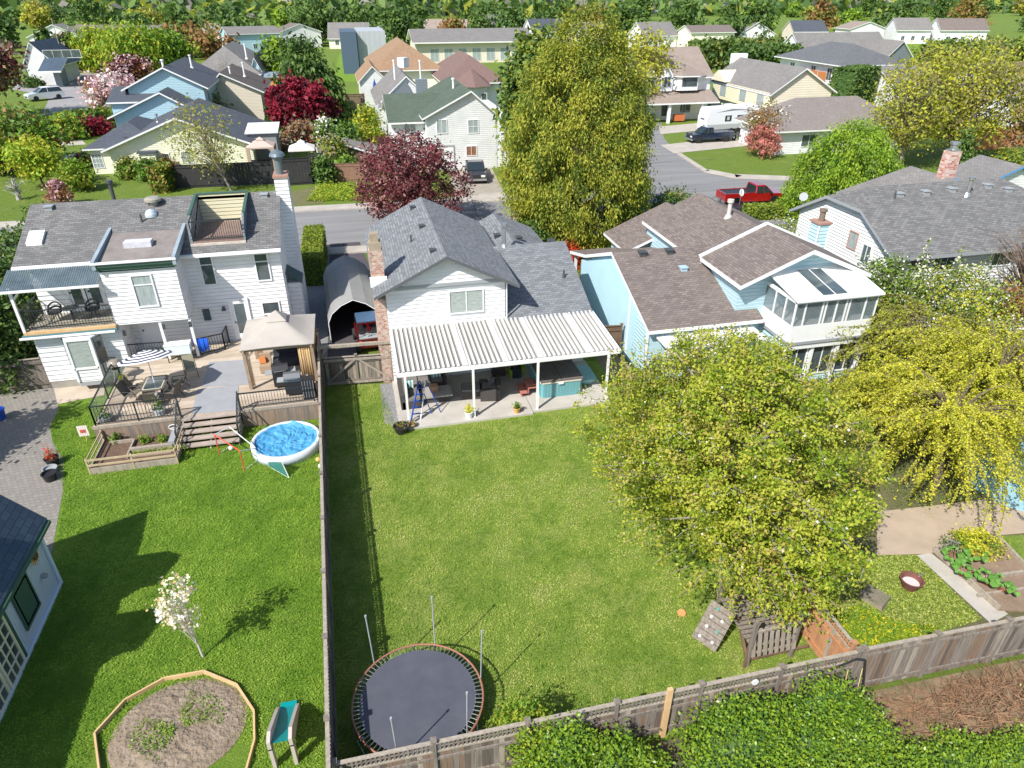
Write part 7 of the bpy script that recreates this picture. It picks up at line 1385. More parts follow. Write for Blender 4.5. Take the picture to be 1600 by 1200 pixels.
# across the street, right
tree('bright lime green drooping tree right of the red pickup', (41.8, 52.0), .2, 8.2, 5.0, LIME, n=900, per=60, cr=.3, ls=.13, prof='dome', weights=(5, 3, 1), droop=.5, aspect=.4, shell=.3, trunk=.3, irr=.15, name='weeping_tree')
tree('tall airy yellow green tree, left one of the pair behind the clipped gable roof', (60.5, 67.5), 2.6, 12.2, 4.6, YG, n=190, per=44, cr=.75, ls=.17, weights=(5, 4, 2), prof='egg', trunk=.32, limbs=90, twigs=500, bark=BARKG, shell=.6)
tree('tall airy yellow green tree, right one of the pair behind the clipped gable roof', (69.0, 69.5), 2.2, 12.8, 5.8, YG, n=270, per=44, cr=.8, ls=.17, weights=(5, 4, 2), prof='egg', trunk=.35, limbs=110, twigs=600, bark=BARKG, shell=.6)
tree('brownish budding tree at the right of the tall yellow green pair', (74.5, 64.5), 1.5, 9.0, 4.0, [TWIG[0], YG[1], RUST[0]], n=150, per=24, cr=.8, ls=.2, twigs=400, limbs=60, bark=BARKG, shell=.6)
tree('small dark spruce behind the brick chimney on the right', (61.0, 60), .3, 6.0, 1.9, DKG, n=70, per=50, cr=.3, ls=.17, prof='cone', name='spruce_tree', droop=.2)
for i, (x, y, l) in enumerate(((64.5, 58, 'left'), (67.5, 58.5, 'middle'), (70.5, 59, 'right'))): tree('yellow olive conifer bush behind the blue trimmed roof, %s one of three' % l, (x, y), .1, 3.6, 2.0, [CED[1], CED[0], DKG[1]], n=60, per=50, cr=.4, ls=.2, prof='dome', name='conifer_shrub', cat='shrub', limbs=5, group='conifer bushes')
tree('round dark leafed bush rising behind the brown roof near the street', (24.6, 49.5), .1, 3.9, 2.3, [DKG[0], DKG[1], RUST[1]], n=110, per=60, cr=.33, ls=.12, prof='dome', weights=(3, 3, 1), name='shrub', cat='shrub', limbs=6, shell=.25)
tree('fiery red small bush beside the porch of the blue house', (14.9, 45.5), .1, 1.9, 1.0, [leafm('fire_red', (.55, .04, .02), (.62, .09, .03), .3), leafm('fire_orange', (.45, .16, .03), (.3, .2, .04))], n=40, per=40, cr=.16, ls=.08, weights=(4, 1), prof='dome', name='shrub', cat='shrub', limbs=4)
tree('low green and rusty shrub between the grey roof and the blue house', (13.0, 44.0), .1, 1.8, 1.3, [DKG[1], RUST[0], YG[1]], n=60, per=40, cr=.22, ls=.1, prof='dome', name='shrub', cat='shrub', limbs=4)
tree('dark green bush under the golden cedar, left of the red bush', (12.6, 48.2), .1, 2.6, 1.7, DKG, n=60, per=40, cr=.28, ls=.12, prof='dome', name='shrub', cat='shrub', limbs=4)
tree('narrow lime shrub in the gap beside the blue stucco wall', (12.4, 39.0), .1, 1.5, .7, [LIME[0], LIME[1]], n=40, per=30, cr=.18, ls=.08, prof='dome', name='shrub', cat='shrub', limbs=4)
cs = []; tb_ = MB()
for i in range(85):
    a_ = Vector((NR.uniform(8.3, 15.5), NR.uniform(18.0, 20.8), NR.uniform(3.6, 5.0))); e_ = a_+Vector((NR.normal()*.25, NR.uniform(-.2, .5), NR.uniform(.8, 2.0))); tb_.tube(a_, e_, .016, .006, 4)
    for k in range(110): cs.append(tuple(a_.lerp(e_, NR.uniform(0, 1))))
for i in range(230):
    t_ = NR.uniform(0, 2*np.pi); zz = NR.uniform(1.6, 4.6); k_ = math.sqrt(max(.1, 1-((zz-3.8)/3.6)**2)); a_ = Vector((11.45+3.8*k_*math.cos(t_), 16.1+5.1*k_*math.sin(t_), zz))
    if a_.y-12.6 < 1.1*(a_.x-13.0): continue
    e_ = a_+Vector((math.cos(t_)*NR.uniform(.3, 1.1), math.sin(t_)*NR.uniform(.3, 1.1), NR.uniform(-.4, .3))); tb_.tube(a_, e_, .012, .005, 4)
    for k in range(55): cs.append(tuple(a_.lerp(e_, NR.uniform(-.2, 1))))
for i in range(26):
    a_ = Vector((NR.uniform(9.2, 12.3), NR.uniform(12.0, 13.6), NR.uniform(2.3, 3.0))); e_ = a_+Vector((NR.normal()*.4, -NR.uniform(.1, .7), -NR.uniform(.1, .8))); tb_.tube(a_, e_, .012, .005, 4)
    for k in range(45): cs.append(tuple(a_.lerp(e_, NR.uniform(-.2, 1))))
cs = np.array(cs)+NR.normal(size=(len(cs), 3))*.10; leafmesh('crown', cs, .052, NR.normal(size=cs.shape)+np.array([0, -.2, .5]), CH, CSH, weights=(5, 3, 3, 1)); tb_.build('branches', BARKG, CSH)
q = G(1188, 245); tree('small weeping maple with coral pink leaves on the lawn across the street', (q.x, q.y), .8, 3.6, 2.1, [leafm('coral_leaf', (.50, .16, .14), (.58, .24, .2), .35), RUST[0]], n=70, per=30, cr=.3, ls=.14, weights=(5, 1), prof='dome', trunk=.1, name='maple_tree')
tree('tan budding tree in front of the grey brown garage roof', (q.x+2, q.y+3), 1, 5.8, 2.6, [RUST[0], RUST[1], BLW], n=90, per=26, cr=.45, ls=.15, weights=(3, 3, 1), twigs=80, trunk=.1)
q = G(1036, 198); tree('thin yellow green street tree before the tan roofed porch house', (q.x-1, q.y+7), 2.6, 12.5, 4.3, YG, n=130, per=30, cr=.8, ls=.26, weights=(5, 3, 2), trunk=.17, limbs=60, twigs=200)
q = G(1078, 165); tree('rust coloured shrub before the porch of the tan roofed house', (q.x, q.y), .1, 2.6, 2.4, [RUST[0], RUST[1]], n=40, per=40, cr=.45, ls=.22, prof='dome', name='shrub', cat='shrub', limbs=3)
q = G(1118, 166); tree('bright green low shrub at the corner of the blue side wall', (q.x, q.y), .1, 1.8, 2.2, [LIME[1], YG[0]], n=40, per=40, cr=.4, ls=.22, prof='dome', name='shrub', cat='shrub', limbs=3)
def hedge(lab, A, B, w, h, mats, n=6000, ls=.12, weights=None, name='clipped_hedge', group=None, rough=.05):
    A = Vector((*A[:2], 0)); B = Vector((*B[:2], 0)); L = (B-A).length; d = (B-A)/L; nn = Vector((-d.y, d.x, 0)); T = thing(name, lab, 'hedge', (A+B)/2, group=group)
    u = NR.uniform(0, 1, n); v = NR.uniform(-.5, .5, n); z = NR.uniform(.0, 1, n); f = NR.choice(5, n, p=[.46, .2, .2, .07, .07])
    z[f == 0] = 1; v[f == 1] = -.5; v[f == 2] = .5; u[f == 3] = 0; u[f == 4] = 1; N_ = np.zeros((n, 3)); N_[f == 0] = (0, 0, 1); N_[f == 1] = -np.array(nn); N_[f == 2] = np.array(nn); N_[f == 3] = -np.array(d); N_[f == 4] = np.array(d)
    C = np.array(A)+np.outer(u*L, np.array(d))+np.outer(v*w, np.array(nn)); C[:, 2] = z*h; C += NR.normal(size=C.shape)*rough
    C[:, 2] = np.maximum(C[:, 2], .03); leafmesh('foliage', C, ls, N_*.8+NR.normal(size=C.shape)*.7, mats, T, weights=weights)
    k = MB().bar(A+Vector((0, 0, h*.5-.04)), B+Vector((0, 0, h*.5-.04)), w*.86, h*.92, up=(0, 0, 1)); k.build('inner_core', DKG[0], T); return T  # solid deep green core fills the hedge behind its leaves
HG = [leafm('hedge_lime', (.24, .30, .03), (.30, .34, .035), .3), leafm('hedge_green', (.09, .16, .025), (.13, .20, .03), .2)]
hedge('tall clipped yellow green hedge beside the portable garage', (-3.25, 45.6), (-3.2, 53.0), 1.35, 2.0, HG, 14000, .07, (3, 2))
hedge('low clipped hedge beside the red pickup', G(1165, 342), G(1240, 338), 1.4, 1.1, HG, 4000, .12)
hedge('long clipped hedge in front of the far left house', G(50, 122), G(107, 121), 3.0, 3.6, [HG[1], HG[0]], 5000, .3, (3, 1)); hedge('leafy hedge along the far left road bend', G(100, 205), G(185, 196), 2.8, 1.8, [HG[1], DKG[1], HG[0]], 6000, .3, (3, 2, 1), rough=.3)
hedge('tall dark evergreen hedge block before the cedar balcony house', G(1306, 172), G(1344, 164), 4, 6.2, DKG, 5000, .3); hedge('broad dark hedge beyond the cream two storey house', (AT(1150, 100, 150).x, 150), (AT(1240, 100, 150).x, 150), 6, 6.0, DKG, 7000, .45, rough=.5)
hedge('long dark hedge row above the tan roofed porch house', (AT(1085, 80, 175).x, 175), (AT(1230, 80, 175).x, 178), 6, 5.6, [DKG[0], DKG[1], RUST[1]], 7000, .5, rough=.6)
hedge('squarish hedge block at the left end of the black fence', G(247, 298), G(270, 298), 2.2, 2.3, [HG[1], HG[0], RUST[0]], 2500, .18, (3, 2, 1), rough=.12)
hedge('tall green hedge at the top right corner', (AT(1500, 80, 105).x, 112), (AT(1650, 80, 105).x, 105), 6, 8.5, [DKG[1], CED[1], DKG[0]], 14000, .4, rough=.7)
# left side across the street
def tb(lab, x0, y0, x1, y1, by, mats, **k):
    cx = (x0+x1)/2; b = G(k.pop('bx', cx), by); Y = b.y; w = (x1-x0)/2*math.hypot(b.x, b.y)/FPX*1.03; w = max(w*.5, w-k.get('cr', .5)*1.1); top = AT(cx, y0, Y).z; z0 = k.pop('z0', None); z0 = max(.1, AT(cx, y1, Y).z) if z0 is None else z0
    return tree(lab, (b.x, b.y), z0, max(top, z0+.8), w, mats, **k)
tb('dark blue green spruce left of the middle at the top', 422, 48, 556, 190, 196, DKG, n=420, per=42, cr=.8, ls=.42, prof='cone', droop=.7, aspect=.4, name='spruce_tree', trunk=.4, shell=.3, z0=.5, irr=.2)
tb('lime green leafy tree just left of the spruce', 420, 62, 462, 120, 140, LIME, n=80, per=40, cr=.8, ls=.42)
tb('dark red maple in front of the spruce', 434, 124, 520, 206, 214, MAPLE, n=230, per=42, cr=.5, ls=.3, prof='round', weights=(3, 2), limbs=40)
tb('tan feathery shrub below the dark red maple', 452, 192, 506, 226, 230, [RUST[0], TWIG[0], MAPLE[0]], n=80, per=30, cr=.5, ls=.2, name='shrub', cat='shrub', weights=(3, 3, 1), prof='vase')
for x0, y0, x1, y1, by, m, l in ((500, 186, 528, 232, 236, [DKG[1], BLW, LIME[1]], 'green bush with pale blossoms left of the small white gable'), (528, 190, 566, 250, 252, DKG+[LIME[1]], 'dense mid green bush behind the shingled shed'), (505, 212, 545, 268, 270, [TWIG[0], DKG[1], YG[1]], 'tan and green thicket left of the shingled shed'), (556, 166, 604, 236, 244, YG[:2]+[LIME[1]], 'yellow green tree against the white fence of the green roofed house'), (496, 250, 520, 284, 286, [DKG[0], DKG[1]], 'dark bush behind the pale corner post'), (522, 250, 560, 266, 276, [LIME[1], DKG[1]], 'bright leafy vine over the brown fence'), (430, 216, 450, 240, 236, [TWIG[1], RUST[0]], 'small bare rusty bush left of the green lean to')):
    tb(l, x0, y0, x1, y1, by, m, n=70, per=40, cr=.45, ls=.2, name='shrub', cat='shrub', limbs=6, z0=.1, prof='egg')
tb('grey leafless tree before the beige sided house', 338, 92, 396, 172, 176, TWIG[1:], n=80, per=3, cr=.6, ls=.1, twigs=420, limbs=80, trunk=.22, prof='vase', bark=BARKG, name='bare_tree')
tb('slender olive budding tree standing before the black fence', 292, 156, 392, 268, 298, [YG[1], YG[2], LIME[0]], n=150, per=12, cr=.6, ls=.14, twigs=420, limbs=70, trunk=.13, bx=362, prof='round', bark=BARKG, weights=(4, 3, 1), off=(-1.6, 0))
tb('olive brown bushy tree behind the charcoal roof', 318, 150, 360, 190, 205, [YG[1], TWIG[1], RUST[1]], n=70, per=30, cr=.6, ls=.26)
tb('pink flowering magnolia beside the far left road', 148, 118, 214, 172, 176, [BLP, BLW, RUST[0]], n=150, per=36, cr=.8, ls=.32, weights=(5, 2, 1), twigs=60, name='magnolia_tree')
tb('willow with lime hanging foliage over the far road, left one', 130, 40, 200, 108, 112, LIME[:2]+[YG[0]], n=150, per=40, cr=1.2, ls=.55, droop=1.2, aspect=.35, name='willow_tree')
tb('willow with lime hanging foliage, right one before the blue gables', 180, 36, 262, 112, 122, LIME[:2]+[YG[0]], n=190, per=40, cr=1.2, ls=.5, droop=1.2, aspect=.35, name='willow_tree'); tb('pale green tree above the blue gable house', 235, 52, 300, 100, 116, LIME, n=110, per=40, cr=1.1, ls=.5)
tb('rusty pink bush left of the blue gable roof', 180, 88, 236, 120, 128, [RUST[0], BLP, MAPLE[1]], n=70, per=30, cr=.8, ls=.36, name='shrub', cat='shrub')
tb('brownish reddish tree at the top left corner', -50, 66, 40, 136, 186, [RUST[0], RUST[1], PURP[1], TWIG[0]], n=170, per=34, cr=1.0, ls=.38, twigs=60, trunk=.3)
tb('broad fresh green tree at the left edge', -50, 182, 86, 246, 264, [LIME[1], DKG[1], RUST[0]], n=260, per=50, cr=.8, ls=.28, weights=(4, 3, 1))
tb('small round lime green tree at the left', 34, 216, 104, 272, 292, [LIME[0], YG[0]], n=90, per=40, cr=.45, ls=.18, trunk=.1, z0=1.2)
tb('olive green shrub right of the lime tree', 104, 252, 148, 294, 298, [YG[1], LIME[1]], n=60, per=40, cr=.35, ls=.16, name='shrub', cat='shrub', z0=.1, limbs=4)
tb('tall leafy shrub at the left of the road hedge', 84, 184, 128, 214, 218, [LIME[1], YG[0], DKG[1]], n=80, per=40, cr=.6, ls=.26, name='shrub', cat='shrub', z0=.1); tb('dark crimson shrub by the cream bungalow roof', 132, 186, 172, 204, 210, MAPLE, n=50, per=40, cr=.5, ls=.22, name='shrub', cat='shrub', z0=.1)
tb('dark columnar cypress at the far left', 73, 50, 96, 108, 110, [DKG[0], HG[1]], n=70, per=40, cr=.6, ls=.5, prof='column', name='cypress_tree', z0=.3, irr=.1); tb('brown green columnar cypress with a red car beside it', 104, 50, 127, 110, 113, [HG[1], TWIG[0], DKG[0]], n=70, per=40, cr=.6, ls=.5, prof='column', name='cypress_tree', z0=.3, irr=.1)
for x0, y0, x1, y1, m, l in ((44, 122, 68, 136, DKG, 'grey green round shrub before the clipped far hedge'), (66, 112, 80, 124, LIME, 'small bright green ball shrub before the clipped far hedge'), (74, 122, 86, 130, YG, 'small yellow ball shrub before the clipped far hedge')): tb(l, x0, y0, x1, y1, y1, m, n=20, per=50, cr=.5, ls=.3, name='shrub', cat='shrub', z0=.1, limbs=2, prof='dome')
for x0, y0, x1, y1, m, l in ((188, 249, 221, 276, [RUST[1], LIME[1]], 'olive rhododendron at the wall of the cream bungalow'), (222, 252, 252, 279, [LIME[1], DKG[1]], 'bright green rhododendron at the wall of the cream bungalow'), (246, 252, 276, 270, [RUST[0], RUST[1]], 'rusty shrub on top of the squarish hedge block'), (124, 240, 146, 258, [MAPLE[1], DKG[0]], 'dark purple shrub by the bay window of the cream bungalow')): tb(l, x0, y0, x1, y1, y1+2, m, n=50, per=40, cr=.35, ls=.18, name='shrub', cat='shrub', z0=.1, limbs=3, prof='dome')
tb('pink blossom spire behind the left end of the weathered roof', 80, 278, 116, 312, 322, [BLP, RUST[0]], n=50, per=40, cr=.3, ls=.13, name='flowering_tree', prof='cone'); tb('bare knobbly pruned tree on the left lawn', 12, 278, 48, 312, 312, TWIG[1:], n=30, per=3, cr=.2, ls=.06, twigs=60, limbs=30, trunk=.25, prof='vase', name='bare_tree', bark=mat('pale_bark', (.4, .38, .34)))
# dark evergreens down the left edge
for i, (x, y, h, l) in enumerate(((-17.6, 43.5, 6.8, 'farthest from the camera'), (-18.0, 40.5, 6.2, 'second farthest'), (-17.9, 37.6, 5.6, 'third farthest'), (-18.2, 35.4, 5.0, 'nearest to the camera'))): tree('dark green columnar evergreen at the left edge beside the white house, %s' % l, (x, y), .1, h, 1.5, [DKG[0], DKG[1], CED[1]], n=170, per=60, cr=.3, ls=.12, prof='column', weights=(4, 3, .8), name='evergreen_tree', limbs=6, irr=.15, group='evergreens at the left edge')
# white magnolia sapling
tree('young magnolia with cream white flowers on a pale leaning trunk in the left lawn', (-6.0, 15.5), 1.35, 3.3, .68, [leafm('cream_magnolia', (.78, .70, .48), (.85, .8, .62), .3), leafm('magnolia_centre', (.62, .46, .2), (.7, .55, .3)), BLW], n=75, per=9, cr=.09, ls=.05, weights=(5, 1.5, 2), trunk=.035, bark=mat('pale_magnolia_bark', (.50, .46, .42)), limbs=26, aspect=.9, prof='round', off=(-.28, .1), lean=(.1, 0), shell=.55, name='magnolia_tree')
# foreground greenery along the bottom
LAU = [leafm('laurel_bright', (.22, .34, .025), (.29, .40, .03), .35, .35), leafm('laurel_mid', (.12, .24, .02), (.17, .29, .03), .3, .35), leafm('laurel_deep', (.05, .11, .015), (.08, .14, .02), .2)]
def mass(name, lab, boxes, mats, n, ls, weights=None, cat='bush', aspect=.6, kind=None, rough=.12):
    c = boxes[0]; T = thing(name, lab, cat, (c[0], c[1], 0)); Cs = []; core = MB()
    tot = sum(b[3]*b[4] for b in boxes)
    for (x, y, z, rx, ry, rz) in boxes:
        k = int(n*rx*ry/tot); a = NR.uniform(0, 2*np.pi, k); t = NR.uniform(0, 1, k)**.6*np.pi/2; w = 1+.16*np.sin(5*a+x)+.12*np.sin(9*a)+NR.normal(size=k)*.06
        Cs.append(np.stack([x+rx*np.sin(t)*np.cos(a)*w, y+ry*np.sin(t)*np.sin(a)*w, z+rz*np.cos(t)*w], axis=1))
        core.lathe([(.85, 0), (.85*.95, .3), (.65, .62), (.3, .82), (.001, .86)], (0, 0, 0), 12); m_ = 12*5; core.v[-m_:] = [(x+a_[0]*rx, y+a_[1]*ry, z+a_[2]*rz) for a_ in core.v[-m_:]]
    C = np.concatenate(Cs)+NR.normal(size=(sum(len(q) for q in Cs), 3))*rough; leafmesh('foliage', C, ls, NR.normal(size=C.shape)*.6+np.array([0, -.2, 1.]), mats, T, weights=weights, aspect=aspect); core.build('inner_core', DKG[0], T); return T  # solid deep green mounds fill the bush behind its leaves
mass('laurel_bush', 'bright green leafy laurel mass climbing over the lattice fence at the bottom right', [(8.3, 9.0, 0, 1.6, .9, 1.5), (10.0, 8.7, 0, 1.6, 1.1, 1.4), (9.4, 7.9, 0, 2.0, 1.2, 1.0), (11.1, 8.7, 0, 1.0, .8, 1.3), (11.4, 7.4, 0, 1.6, .9, .8), (8.0, 9.6, .2, .6, .4, 1.3), (10.6, 9.3, .3, 1.0, .45, 1.5)], LAU, 42000, .045, (4, 4, 2), rough=.17)
mass('laurel_bush', 'bright green laurel bush against the low back fence right of the trampoline', [(3.6, 9.6, 0, .8, .6, 1.75), (4.6, 9.2, 0, .9, .7, 1.4), (3.3, 8.7, 0, 1.4, 1.0, 1.3), (5.5, 9.0, 0, .6, .5, .9)], LAU, 18000, .045, (4, 4, 1))
mass('laurel_bush', 'small green bush at the foot of the weathered board fence, bottom right', [(13.6, 7.5, 0, 1.2, .7, .6), (15.0, 7.3, 0, 1.2, .6, .5), (18.8, 8.4, 0, 1.4, 1.0, .9), (17.4, 7.7, 0, 1.1, .7, .6)], LAU, 15000, .045, (4, 4, 1))
tree('yellow green sapling branches overlapping the right side of the trampoline', (2.55, 10.7), .2, 1.9, .65, [CH[0], CH[1], LIME[1]], n=70, per=34, cr=.16, ls=.05, trunk=.03, limbs=40, twigs=100, name='sapling', flat=.9, off=(.15, -.2))
tree('yellow green sapling at the lower edge between the trampoline and the laurel', (3.0, 10.2), .2, 1.6, .6, [CH[0], CH[1], LIME[1]], n=50, per=34, cr=.15, ls=.05, trunk=.03, limbs=30, twigs=60, name='sapling')
# dead brush pile
T = thing('brush_pile', 'pile of dry orange brown branches behind the weathered board fence', 'brush pile', (15.3, 8.9, 0)); b = MB()
for i in range(1500):
    x, y = NR.uniform(12.8, 18.0), NR.uniform(8.0, 9.7); a, l = NR.uniform(0, 6.28), NR.uniform(.2, .6); z = max(.04, .5*math.exp(-((x-15.6)/1.9)**2-((y-8.8)/.7)**2)*NR.uniform(.2, 1)); d = Vector((math.cos(a)*l, math.sin(a)*l, NR.normal()*.12)); b.tube((x, y, z), Vector((x, y, z))+d, .009, .005, 3)
b.build('branches', mat('dead_branch', (.33, .185, .10), (.17, .10, .06), scale=5), T)
sheet('bare_slope', [(12.3, 7.2), (24, 7.2), (24, 9.8), (12.3, 9.95)], .02, mat('dry_litter', (.26, .18, .12), (.10, .10, .045), rough=1, scale=2.2, bump=.8, bscale=12))
sheet('bare_slope', [(3, 5), (12.3, 5), (12.3, 9.9), (3, 9.9)], .015, mat('dark_brown_soil', (.10, .09, .05), (.07, .06, .035), scale=3))  # soil mottled in dark browns
tree('dark conifer outside the left edge that throws dappled shade over the paving', (-20.5, 27.0), 1.0, 8.5, 2.6, DKG, n=110, per=60, cr=.4, ls=.16, prof='cone', name='conifer_tree')
# rhubarb and flowers
def rhub(lab, p, n=9, r=.42):
    T = thing('rhubarb_plant', lab, 'plant', p, group='rhubarb plants'); mb = MB(); sm = MB()
    for i in range(n):
        a = i*2.4+NR.normal()*.2; rr = r*NR.uniform(.35, 1); c = Vector(p)+Vector((math.cos(a)*rr, math.sin(a)*rr, .35+NR.uniform(-.05, .15))); s = NR.uniform(.10, .17); pts = []
        sm.tube(p, c, .015, .01, 5)
        for k in range(11):
            t = 2*math.pi*k/11; q = s*(1+.18*math.sin(5*t))*(1.1 if abs(t-math.pi) > 1 else .8); pts.append((c.x+math.cos(t+a)*q, c.y+math.sin(t+a)*q, c.z-.25*q+.05*math.sin(3*t)))
        mb.add([tuple(c)]+pts, [(0, k+1, (k+1) % 11+1) for k in range(11)])
    mb.build('leaves', leafm('rhubarb_leaf', (.12, .30, .05), (.17, .36, .07), .3), T); sm.build('stems', mat('rhubarb_stem', (.3, .1, .06)), T)
for k, (px, py, l) in enumerate(((1490, 880, 'big rhubarb clump in the upper left of the timber bed'), (1500, 900, 'rhubarb clump at the left corner of the timber bed'), (1518, 878, 'rhubarb clump beside the yellow flowers'), (1540, 915, 'rhubarb clump in the lower bed, left one'), (1562, 925, 'rhubarb clump in the lower bed, right one'))): rhub(l, G(px, py, .08), 8)
q = G(1523, 862); tree('yellow flowering low shrub in the timber edged bed', (q.x, q.y), .1, .9, .75, [GOLD[0], YG[0], LIME[1]], n=50, per=40, cr=.13, ls=.05, weights=(4, 2, 2), prof='dome', name='shrub', cat='shrub', limbs=4, trunk=.02)
q = G(1480, 862); tree('small grey green herb in the corner of the timber edged bed', (q.x, q.y), .1, .6, .35, [TWIG[1], DKG[1]], n=25, per=30, cr=.08, ls=.04, prof='dome', name='shrub', cat='shrub', limbs=3, trunk=.02)
# weeds and dandelions by the fence; grass blades of the lawns
def scatter(name, poly, n, ls, mats, weights=None, z=.03, lab=None, up=.6, aspect=.35, hz=.02):
    P = np.array([[q[0], q[1]] for q in poly]); lo, hi = P.min(0), P.max(0); pts = np.zeros((0, 2))
    while len(pts) < n:
        c = NR.uniform(lo, hi, (n, 2)); ins = np.zeros(len(c), bool); j = len(P)-1
        for i in range(len(P)):
            k = ((P[i, 1] > c[:, 1]) != (P[j, 1] > c[:, 1])) & (c[:, 0] < (P[j, 0]-P[i, 0])*(c[:, 1]-P[i, 1])/(P[j, 1]-P[i, 1]+1e-9)+P[i, 0]); ins ^= k; j = i
        pts = np.concatenate([pts, c[ins]])
    pts = pts[:n]; C = np.column_stack([pts, np.abs(NR.normal(size=n))*hz+z]); nr = NR.normal(size=(n, 3))*up+np.array([0, 0, 1.])
    # patches: light, dark and dry blades grow in drifts
    x, y = pts[:, 0], pts[:, 1]; f = np.zeros(n)
    for (a, b, c, w) in ((1.9, .7, 0, 1), (-.8, 2.3, 1, 1), (3.1, -2.7, 2, .8), (5.3, 4.1, 3, .7), (-6.7, 5.9, 4, .6), (9.7, 8.3, 5, .5), (11.9, -10.1, 6, .5), (.45, .6, 7, .9)): f += w*np.sin(a*x+b*y+c+1.3*np.sin(b*x*.7-a*y*.6+c))
    f = f/3.2+NR.normal(size=n)*.34
    for (gx_, gy_, gs) in ((4.6, 21.2, 1.5), (6.8, 23.6, 1.2), (8.2, 20.2, 1.3), (3.0, 25.2, 1.0), (9.5, 25.4, 1.2), (4.5, 15.5, 1.2)): f += 1.0*np.exp(-((x-gx_)**2+(y-gy_)**2*1.6)/gs**2); q = np.quantile(f, [.26, .60, .93]); idx = None
    if len(mats) >= 3 and name == 'grass':
        order = np.array([2, 0, 1, 3 if len(mats) > 3 else 1]); idx = order[np.searchsorted(q, f)]
    return tag(leafmesh(name, C, ls, nr, mats, weights=weights, aspect=aspect, idx=idx), label=lab, kind='stuff')
gc = lambda n, c, d: leafm(n, c, d, .3)
GB = [gc('blade_mid', (.25, .355, .055), (.30, .40, .065)), gc('blade_light', (.38, .46, .09), (.45, .50, .115)), gc('blade_dark', (.12, .235, .02), (.155, .27, .025)), gc('blade_dry', (.54, .52, .20), (.48, .50, .16))]
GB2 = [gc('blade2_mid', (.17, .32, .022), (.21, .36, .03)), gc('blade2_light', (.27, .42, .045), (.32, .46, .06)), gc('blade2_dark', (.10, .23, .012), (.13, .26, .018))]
scatter('grass', [(-2.0, 10.2), (12.0, 10.2), (11.8, 27), (11.2, 26.4), (.8, 26.3), (.2, 31), (-2.4, 31)], 150000, .03, GB, (5, 3.2, 3, .8))
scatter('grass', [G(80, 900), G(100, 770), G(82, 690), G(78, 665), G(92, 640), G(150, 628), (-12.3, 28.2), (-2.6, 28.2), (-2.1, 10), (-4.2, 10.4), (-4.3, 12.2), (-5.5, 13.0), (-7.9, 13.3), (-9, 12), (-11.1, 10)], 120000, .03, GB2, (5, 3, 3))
scatter('weeds', PG((1300, 960), (1345, 1018), (1420, 1003), (1470, 985), (1400, 975), (1340, 950)), 5000, .05, [LAU[0], LAU[1], gc('dandelion', (.7, .55, .02), (.8, .62, .03))], (4, 4, 1), z=.05, hz=.08)
scatter('weeds', PG((1360, 868), (1432, 868), (1535, 968), (1420, 1003), (1270, 960), (1260, 880)), 12000, .035, [GB[0], GB[1], GB[3], gc('dandelion', (.7, .55, .02), (.8, .62, .03))], (4, 4, 2, .15), z=.02)
scatter('weeds', PG((478, 316), (572, 314), (574, 290), (500, 292)), 5000, .12, [LIME[0], LIME[1], YG[0]], None, z=.05, hz=.25)
scatter('clover_leaves', PG((1370, 700), (1640, 560), (1640, 780), (1400, 800)), 5000, .05, [DKG[1], LAU[1]], None, z=.03, hz=.1)
x0, x1, y0, y1 = bed_xy
for k, (x, y, l) in enumerate(((x0+.5, y1-.15, 'leafy lettuce at the left back corner of the vegetable bed'), (x0+1.75, y1-.5, 'rosette plant beside the inner post of the vegetable bed'), (x1-.8, y1-.45, 'yellow green plant at the right end of the vegetable bed'))): tree(l, (x, y), .22, .6, .22, [LAU[0], DKG[1]], n=14, per=22, cr=.06, ls=.05, name='vegetable_plant', cat='plant', limbs=3, trunk=.012, prof='dome')
T = thing('vegetable_row', 'row of small green seedlings behind the front boards of the vegetable bed', 'plant', (x0+2, y0+.8, .25)); C = np.array([(x0+1.5+i*.16, y0+.78, .3) for i in range(14)]); C = np.repeat(C, 30, axis=0)+NR.normal(size=(14*30, 3))*.05; leafmesh('leaves', C, .035, NR.normal(size=C.shape)+np.array([0, 0, 1]), [LAU[0], GB[0]], T)
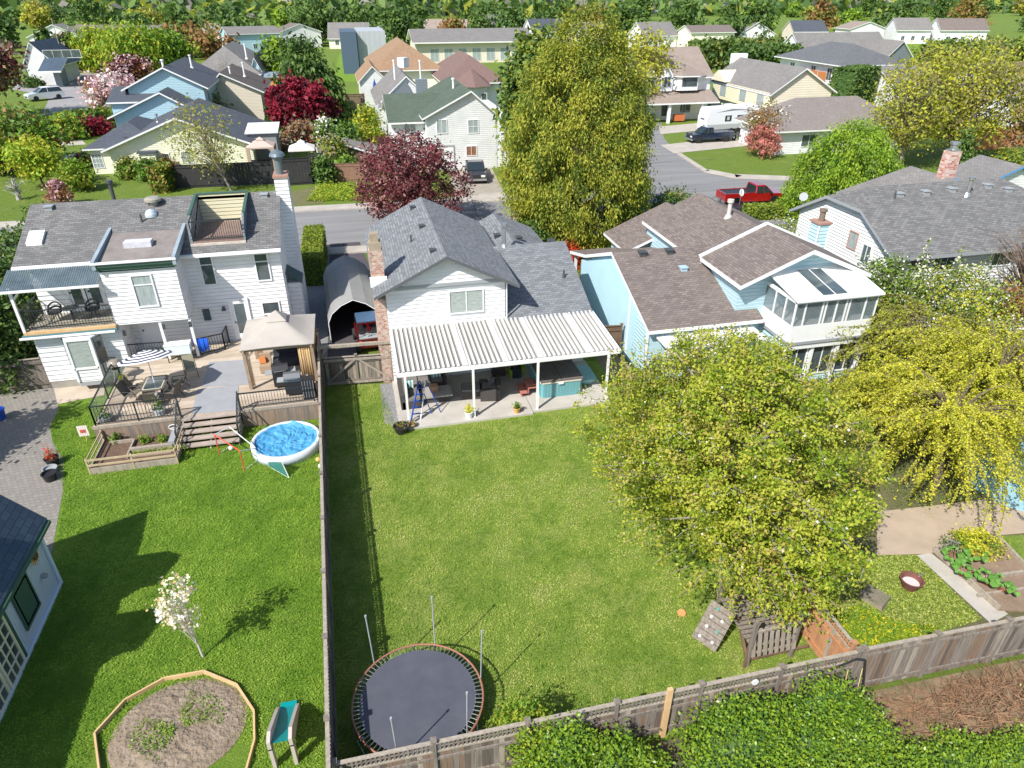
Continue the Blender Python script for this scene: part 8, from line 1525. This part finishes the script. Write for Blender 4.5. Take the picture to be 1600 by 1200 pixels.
for (T, x, y, z, r, kind) in POTS:
    ms = {'sparse': [RUST[0], LAU[1]], 'yellow': [GOLD[0], YG[0]], 'green': [LAU[1], DKG[1]], 'red': [leafm('red_flower', (.65, .03, .03), (.7, .1, .05)), DKG[1]], 'yellowgreen': [YG[0], LAU[0]]}[kind]
    k = 90 if kind != 'sparse' else 30; h = .12 if kind == 'sparse' else .3*max(.6, r/.2)
    C = np.array([x, y, z])+NR.normal(size=(k*2, 3))*np.array([r*.45, r*.45, h*.4])+np.array([0, 0, h*.5]); C[:, 2] = np.maximum(C[:, 2], z-.02); leafmesh('plant', C, .045, NR.normal(size=C.shape)+np.array([0, 0, 1]), ms, T, weights=(2, 1))
cx_, cy_ = bedc; a = NR.uniform(0, 6.28, 2600); rr = NR.uniform(.1, .8, 2600)
k = (np.sin(a*2+.7)+np.sin(a*5)*.5 > -.1); C = np.column_stack([cx_+1.5*rr*np.cos(a), cy_+1.3*rr*np.sin(a), np.full(2600, .15)])[k]; tag(leafmesh('weeds', C+NR.normal(size=C.shape)*.03, .03, NR.normal(size=C.shape)*.5+np.array([0, 0, 1]), [LAU[1], GB[0]]), kind='stuff')
# trees beyond everything
for k in range(46):
    px = -60+k*38+NR.uniform(-16, 16); Y = NR.uniform(230, 520); b = AT(px, 60, Y); kinds = (('dark_green', DKG), ('yellow_green', YG), ('lime', LIME), ('rusty', RUST))
    nm, ms = kinds[NR.integers(4)] if NR.uniform() > .7 else kinds[0]
    tree('distant %s tree in the rows towards the horizon, number of many alike' % nm.replace('_', ' ') if False else 'distant %s tree among the far rooftops' % nm.replace('_', ' '), (b.x, Y), .5, NR.uniform(6, 15), NR.uniform(3.5, 9.5), ms, n=60, per=26, cr=1.3, ls=.8, irr=.5, name='distant_tree', group='distant %s trees' % nm.replace('_', ' '), limbs=4, trunk=.4, prof='egg')
C = np.column_stack([NR.uniform(-900, 1200, 60000), NR.uniform(540, 1400, 60000), np.abs(NR.normal(size=60000))*5+1]); tag(leafmesh('distant_woods', C, 4.5, NR.normal(size=C.shape)+np.array([0, -.4, .6]), [DKG[0], DKG[1], YG[1], TWIG[1]], weights=(4, 3, 1, 1)), kind='stuff', label='woods and rooftops fading at the horizon')
